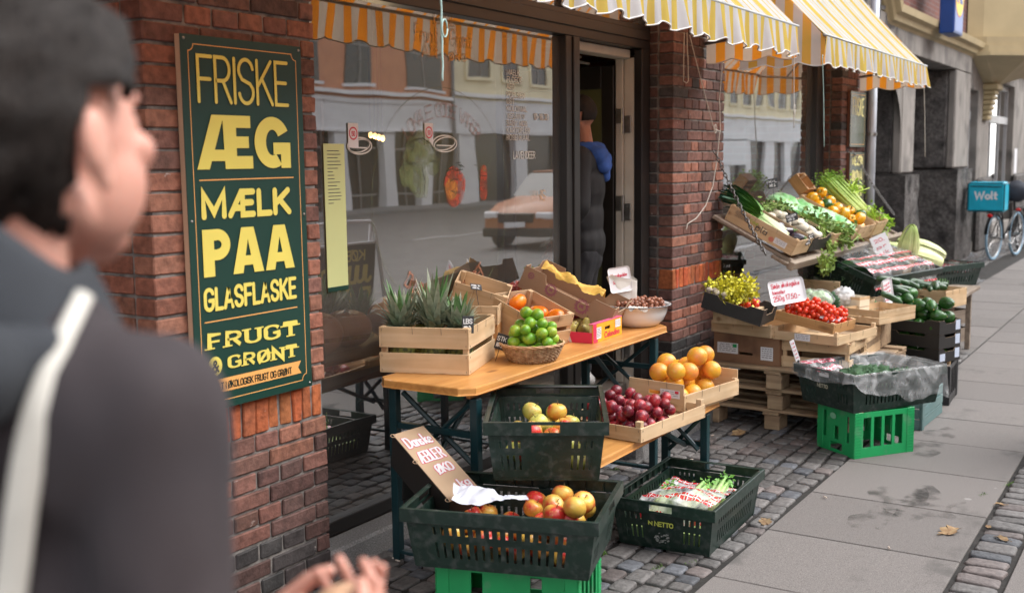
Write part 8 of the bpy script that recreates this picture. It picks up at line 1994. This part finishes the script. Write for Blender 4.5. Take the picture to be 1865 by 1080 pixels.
# ================================================================== bicycles
M_bt=mat('black bicycle paint',(.012,.012,.013),.3,.2,5); M_blt=mat('blue grey tyre',(.26,.42,.55),.7,.2,9); M_rub=mat('bicycle rubber',(.02,.02,.02),.8,.2,9); M_chr=mat('bicycle rim steel',(.5,.5,.5),.3,.2,9,metal=.9)
def bicycle(label,loc,rz,tyre,basket=False,grp=None):
    b=thing('bicycle',label,'bicycle',loc,(0,0,rz)); R_=.335
    for wx in (0,1.06):
        mb=MB(); mb.tube([(wx+R_*cos(2*pi*k/36),0,R_+.02+R_*sin(2*pi*k/36)) for k in range(37)],.019,8,caps=False); wv=mb.build('wheel',tyre,b,smooth=True)
        mb=MB(); mb.tube([(wx+(R_-.026)*cos(2*pi*k/36),0,R_+.02+(R_-.026)*sin(2*pi*k/36)) for k in range(37)],.009,6,caps=False); mb.build('rim',M_chr,wv,smooth=True)
        mb=MB()
        for k in range(24): a=2*pi*k/24; mb.tube([(wx+.02*cos(a+1.2),(.02 if k%2 else -.02),R_+.02+.02*sin(a+1.2)),(wx+(R_-.03)*cos(a),0,R_+.02+(R_-.03)*sin(a))],.0014,4)
        mb.tube([(wx,-.05,R_+.02),(wx,.05,R_+.02)],.018,8); mb.build('spokes',M_chr,wv)
        mb=MB(); mb.grid(lambda u,v:(wx+(R_+.035)*cos(radians(20+150*u)),-.025+.05*v,R_+.02+(R_+.035)*sin(radians(20+150*u))),20,2); mb.build('mudguard',M_bt,wv,smooth=True)
    h=R_+.02; bbk=(.46,0,.30); sv=(.30,0,.82); hd=(.90,0,.90); mb=MB()
    for p,q,r_ in ((bbk,sv,.016),(bbk,(.93,0,.74),.017),(sv,hd,.014),((0,.04,h),bbk,.010),((0,-.04,h),bbk,.010),((0,.04,h),(.31,0,.78),.008),((0,-.04,h),(.31,0,.78),.008),((.93,0,.72),(.885,0,.98),.018),((.93,.045,.70),(1.06,.045,h),.011),((.93,-.045,.70),(1.06,-.045,h),.011)): mb.tube([p,q],r_,8)
    mb.build('frame',M_bt,b,smooth=True)
    mb=MB(); mb.tube([(.885,0,.98),(.88,0,1.04)],.012,8); mb.tube([(.70,-.29,1.04),(.80,-.27,1.06),(.90,-.12,1.05),(.90,.12,1.05),(.80,.27,1.06),(.70,.29,1.04)],.011,8); mb.build('handlebar',M_chr if not basket else M_bt,b,smooth=True)
    for s in (-1,1): MB().tube([(.68,s*.29,1.035),(.79,s*.275,1.055)],.017,8).build('grip',M_rub,b,smooth=True)
    mb=MB(); mb.tube([sv,(.28,0,.92)],.012,8); mb.build('seat_post',M_chr,b,smooth=True)
    mb=MB(); mb.ell((.24,0,.95),(.13,.085,.035),16,10,lambda d:1-.45*max(0,d.x)*abs(d.y)**.3); mb.ell((.36,0,.945),(.08,.03,.028)); union(mb,.008,'saddle',mat('brown saddle',(.07,.035,.02),.4,.3,8),b,2)
    mb=MB(); mb.tube([(-.20,-.06,.74),(.28,-.06,.74),(.28,.06,.74),(-.20,.06,.74),(-.20,-.06,.74)],.006,6); mb.tube([(-.1,.06,.74),(0,.06,h)],.005,6); mb.tube([(-.1,-.06,.74),(0,-.06,h)],.005,6); mb.build('rack',M_bt,b)
    mb=MB(); mb.tube([(.46+.09*cos(2*pi*k/20),-.05,.30+.09*sin(2*pi*k/20)) for k in range(21)],.006,5,caps=False); mb.tube([(.46,-.05,.30),(.60,-.08,.22)],.009,6); mb.tube([(.46,.05,.30),(.32,.08,.38)],.009,6); mb.bev(.55,.65,-.17,-.08,.205,.225,.004); mb.bev(.27,.37,.08,.17,.37,.39,.004); mb.build('crankset',M_chr,b)
    mb=MB(); mb.tube([(.1,.05,h),(.02,.16,.02)],.008,6); mb.build('kickstand',M_chr,b)
    MB().ell((-.21,0,.70),(.02,.045,.03),12,8).build('rear_light',mat('red lens',(.6,.01,.01),.2,.1,5),b,smooth=True)
    if basket:
        mb=MB(); 
        for z in (.88,.94,1.0,1.06,1.10): mb.tube([(.98,-.18,z),(1.28,-.16,z),(1.28,.16,z),(.98,.18,z),(.98,-.18,z)],.004,5)
        for k in range(9):
            y=-.17+.34*k/8; mb.tube([(.98,y,1.10),(.98,y,.86),(1.28,y*.9,.86),(1.28,y*.9,1.10)],.003,4)
        mb.build('basket',M_bt,b)
    return b
b1=bicycle('bicycle with a blue grey tyre and a turquoise delivery bag, leaning by the stone building',tuple(g(1808,474)),-10,M_blt)
b2=bicycle('black bicycle with wire front basket and brown saddle, far right',tuple(g(1857,456)),-6,M_rub,True)
db=thing('delivery_bag','turquoise square delivery bag lettered in white on the bicycle rack','bag',tuple(Mx(b1)@Vector((.02,.12,.752))),(0,0,0))
M_turq=mat('turquoise tarpaulin',(.0,.42,.60),.45,.2,6,.003,14); mb=MB(); mb.bev(-.20,.22,-.27,.27,0,.46,.03); mb.build('body',M_turq,db)
mb=MB(); 
for y in (-.265,.265): mb.tube([(-.202,y,.03),(-.202,y,.44)],.008,6)
mb.tube([(-.202,-.25,.445),(-.202,.25,.445)],.008,6); mb.tube([(-.202,-.25,.015),(-.202,.25,.015)],.008,6); mb.tube([(.2,-.272,.02),(.2,-.272,.44),(-.2,-.272,.44)],.008,6); mb.tube([(-.206,-.22,.385),(-.206,.22,.40)],.007,6); mb.build('piping',M_bt,db)
t_=MB(); text(t_,'Wolt',0,.19,.34,.135,.028,slant=.02); MB().add([(-.2035+y_*5,.17-x,z) for x,y_,z in t_.v],t_.f).build('lettering',M_paper,db)
rb=thing('rucksack','dark soft bag on the second bicycle behind the turquoise one','bag',tuple(Mx(b1)@Vector((.75,-.05,.93)))); mb=MB(); mb.ell((0,0,.12),(.16,.20,.17),18,12,lambda d:1+.15*noise.noise(d*2)); mb.build('sack',M_fleece if False else mat('navy sack',(.03,.035,.05),.8,.3,6),rb,smooth=True)
# small things on the ground
M_lf=mat('fallen leaf',(.20,.11,.05),.8,.4,30,col2=(.32,.22,.11))
def leafat(px,py,s,rz,label):
    mb=MB(); pts=[(cos(t)*(1+.28*sin(5*t+.5))*(1.25 if cos(t)>0 else 1),sin(t)*.62*(1+.25*cos(7*t))) for t in [2*pi*k/26 for k in range(26)]]
    vs=[(x*s,y*s,.004+.35*s*(y*y)+.12*s*sin(3*x)) for x,y in pts]+[(0,0,.003)]; mb.add(vs,[(i,(i+1)%26,26) for i in range(26)]); mb.tube([(-s*.9,0,.004),(-s*1.6,.1*s,.006)],.0012,4)
    o=tag(mb.build('leaf',M_lf,smooth=True),label,'leaf','fallen leaves on the paving'); o.location=g(px,py,.004); o.rotation_euler=(0,0,radians(rz))
leafat(1729,968,.055,-20,'pale dry leaf on the slab near the right edge'); leafat(1394,951,.042,15,'rust brown leaf lying on the setts beside the slab edge'); leafat(1347,789,.060,-10,'large curled leaf on the setts before the pallets'); leafat(1826,982,.030,60,'small orange leaf in the sett strip, nearest the camera'); leafat(1822,919,.022,100,'small orange leaf in the sett strip, farther along'); leafat(1800,960,.018,10,'tiny leaf beside the sett strip')
M_stn=paint('wet stain',(.05,.046,.043),.48); ms_=M_stn.node_tree; ms_.nodes['Noise Texture'].inputs['Scale'].default_value=9; ms_.nodes['Map Range'].inputs[1].default_value=.45; ms_.nodes['Map Range'].inputs[2].default_value=.70; ms_.nodes['Map Range'].inputs[3].default_value=0; ms_.nodes['Principled BSDF'].inputs['Roughness'].default_value=.35
for i,(px,py,rx,ry) in enumerate(((1690,920,.26,.17),(1590,945,.16,.10),(1718,789,.13,.09),(1678,817,.20,.10),(1640,905,.20,.12))):
    c_=g(px,py,0); mb=MB(); vs=[(c_.x+rx*(1+.3*sin(3*t+i)+.15*sin(7*t))*cos(t),c_.y+ry*(1+.25*cos(2*t+i)+.15*sin(5*t))*sin(t),.0016+.0004*i) for t in [2*pi*k/32 for k in range(32)]]
    mb.add(vs,[tuple(range(32))]); tag(mb.build('wet_stain',M_stn),'damp dark stain on the paving slabs','stain','damp stains on the slabs',kind='stuff')
M_btt=mat('cigarette paper',(.6,.5,.42),.8,.3,30)
for i,(px,py) in enumerate(((715,1018),(728,1023),(1300,793),(1500,905),(1255,838),(1620,1000),(1170,915))):
    o=tag(MB().tube([(0,0,.004),(.022,.004,.004)],.0036,7).build('cigarette_end',M_btt,smooth=True),'trodden cigarette end on the ground','litter','cigarette ends on the ground'); o.location=g(px,py,.004); o.rotation_euler=(0,0,i*1.3)
# moss tufts in the joints
mb=MB(); R_=random.Random(12)
for (px,py) in ((1194,930),(1260,1024),(1198,1033),(1130,925),(1095,1010),(1838,880),(1790,900),(1120,855)):
    c_=g(px,py,0)
    for k in range(7): leafclump(mb,c_+Vector((R_.uniform(-.03,.03),R_.uniform(-.012,.012),0)),.012,8,.007,(.10,.20,.03),R_,.3)
tag(mb.build('moss',M_leaf),'tufts of moss growing in the joints between setts','moss',kind='stuff')
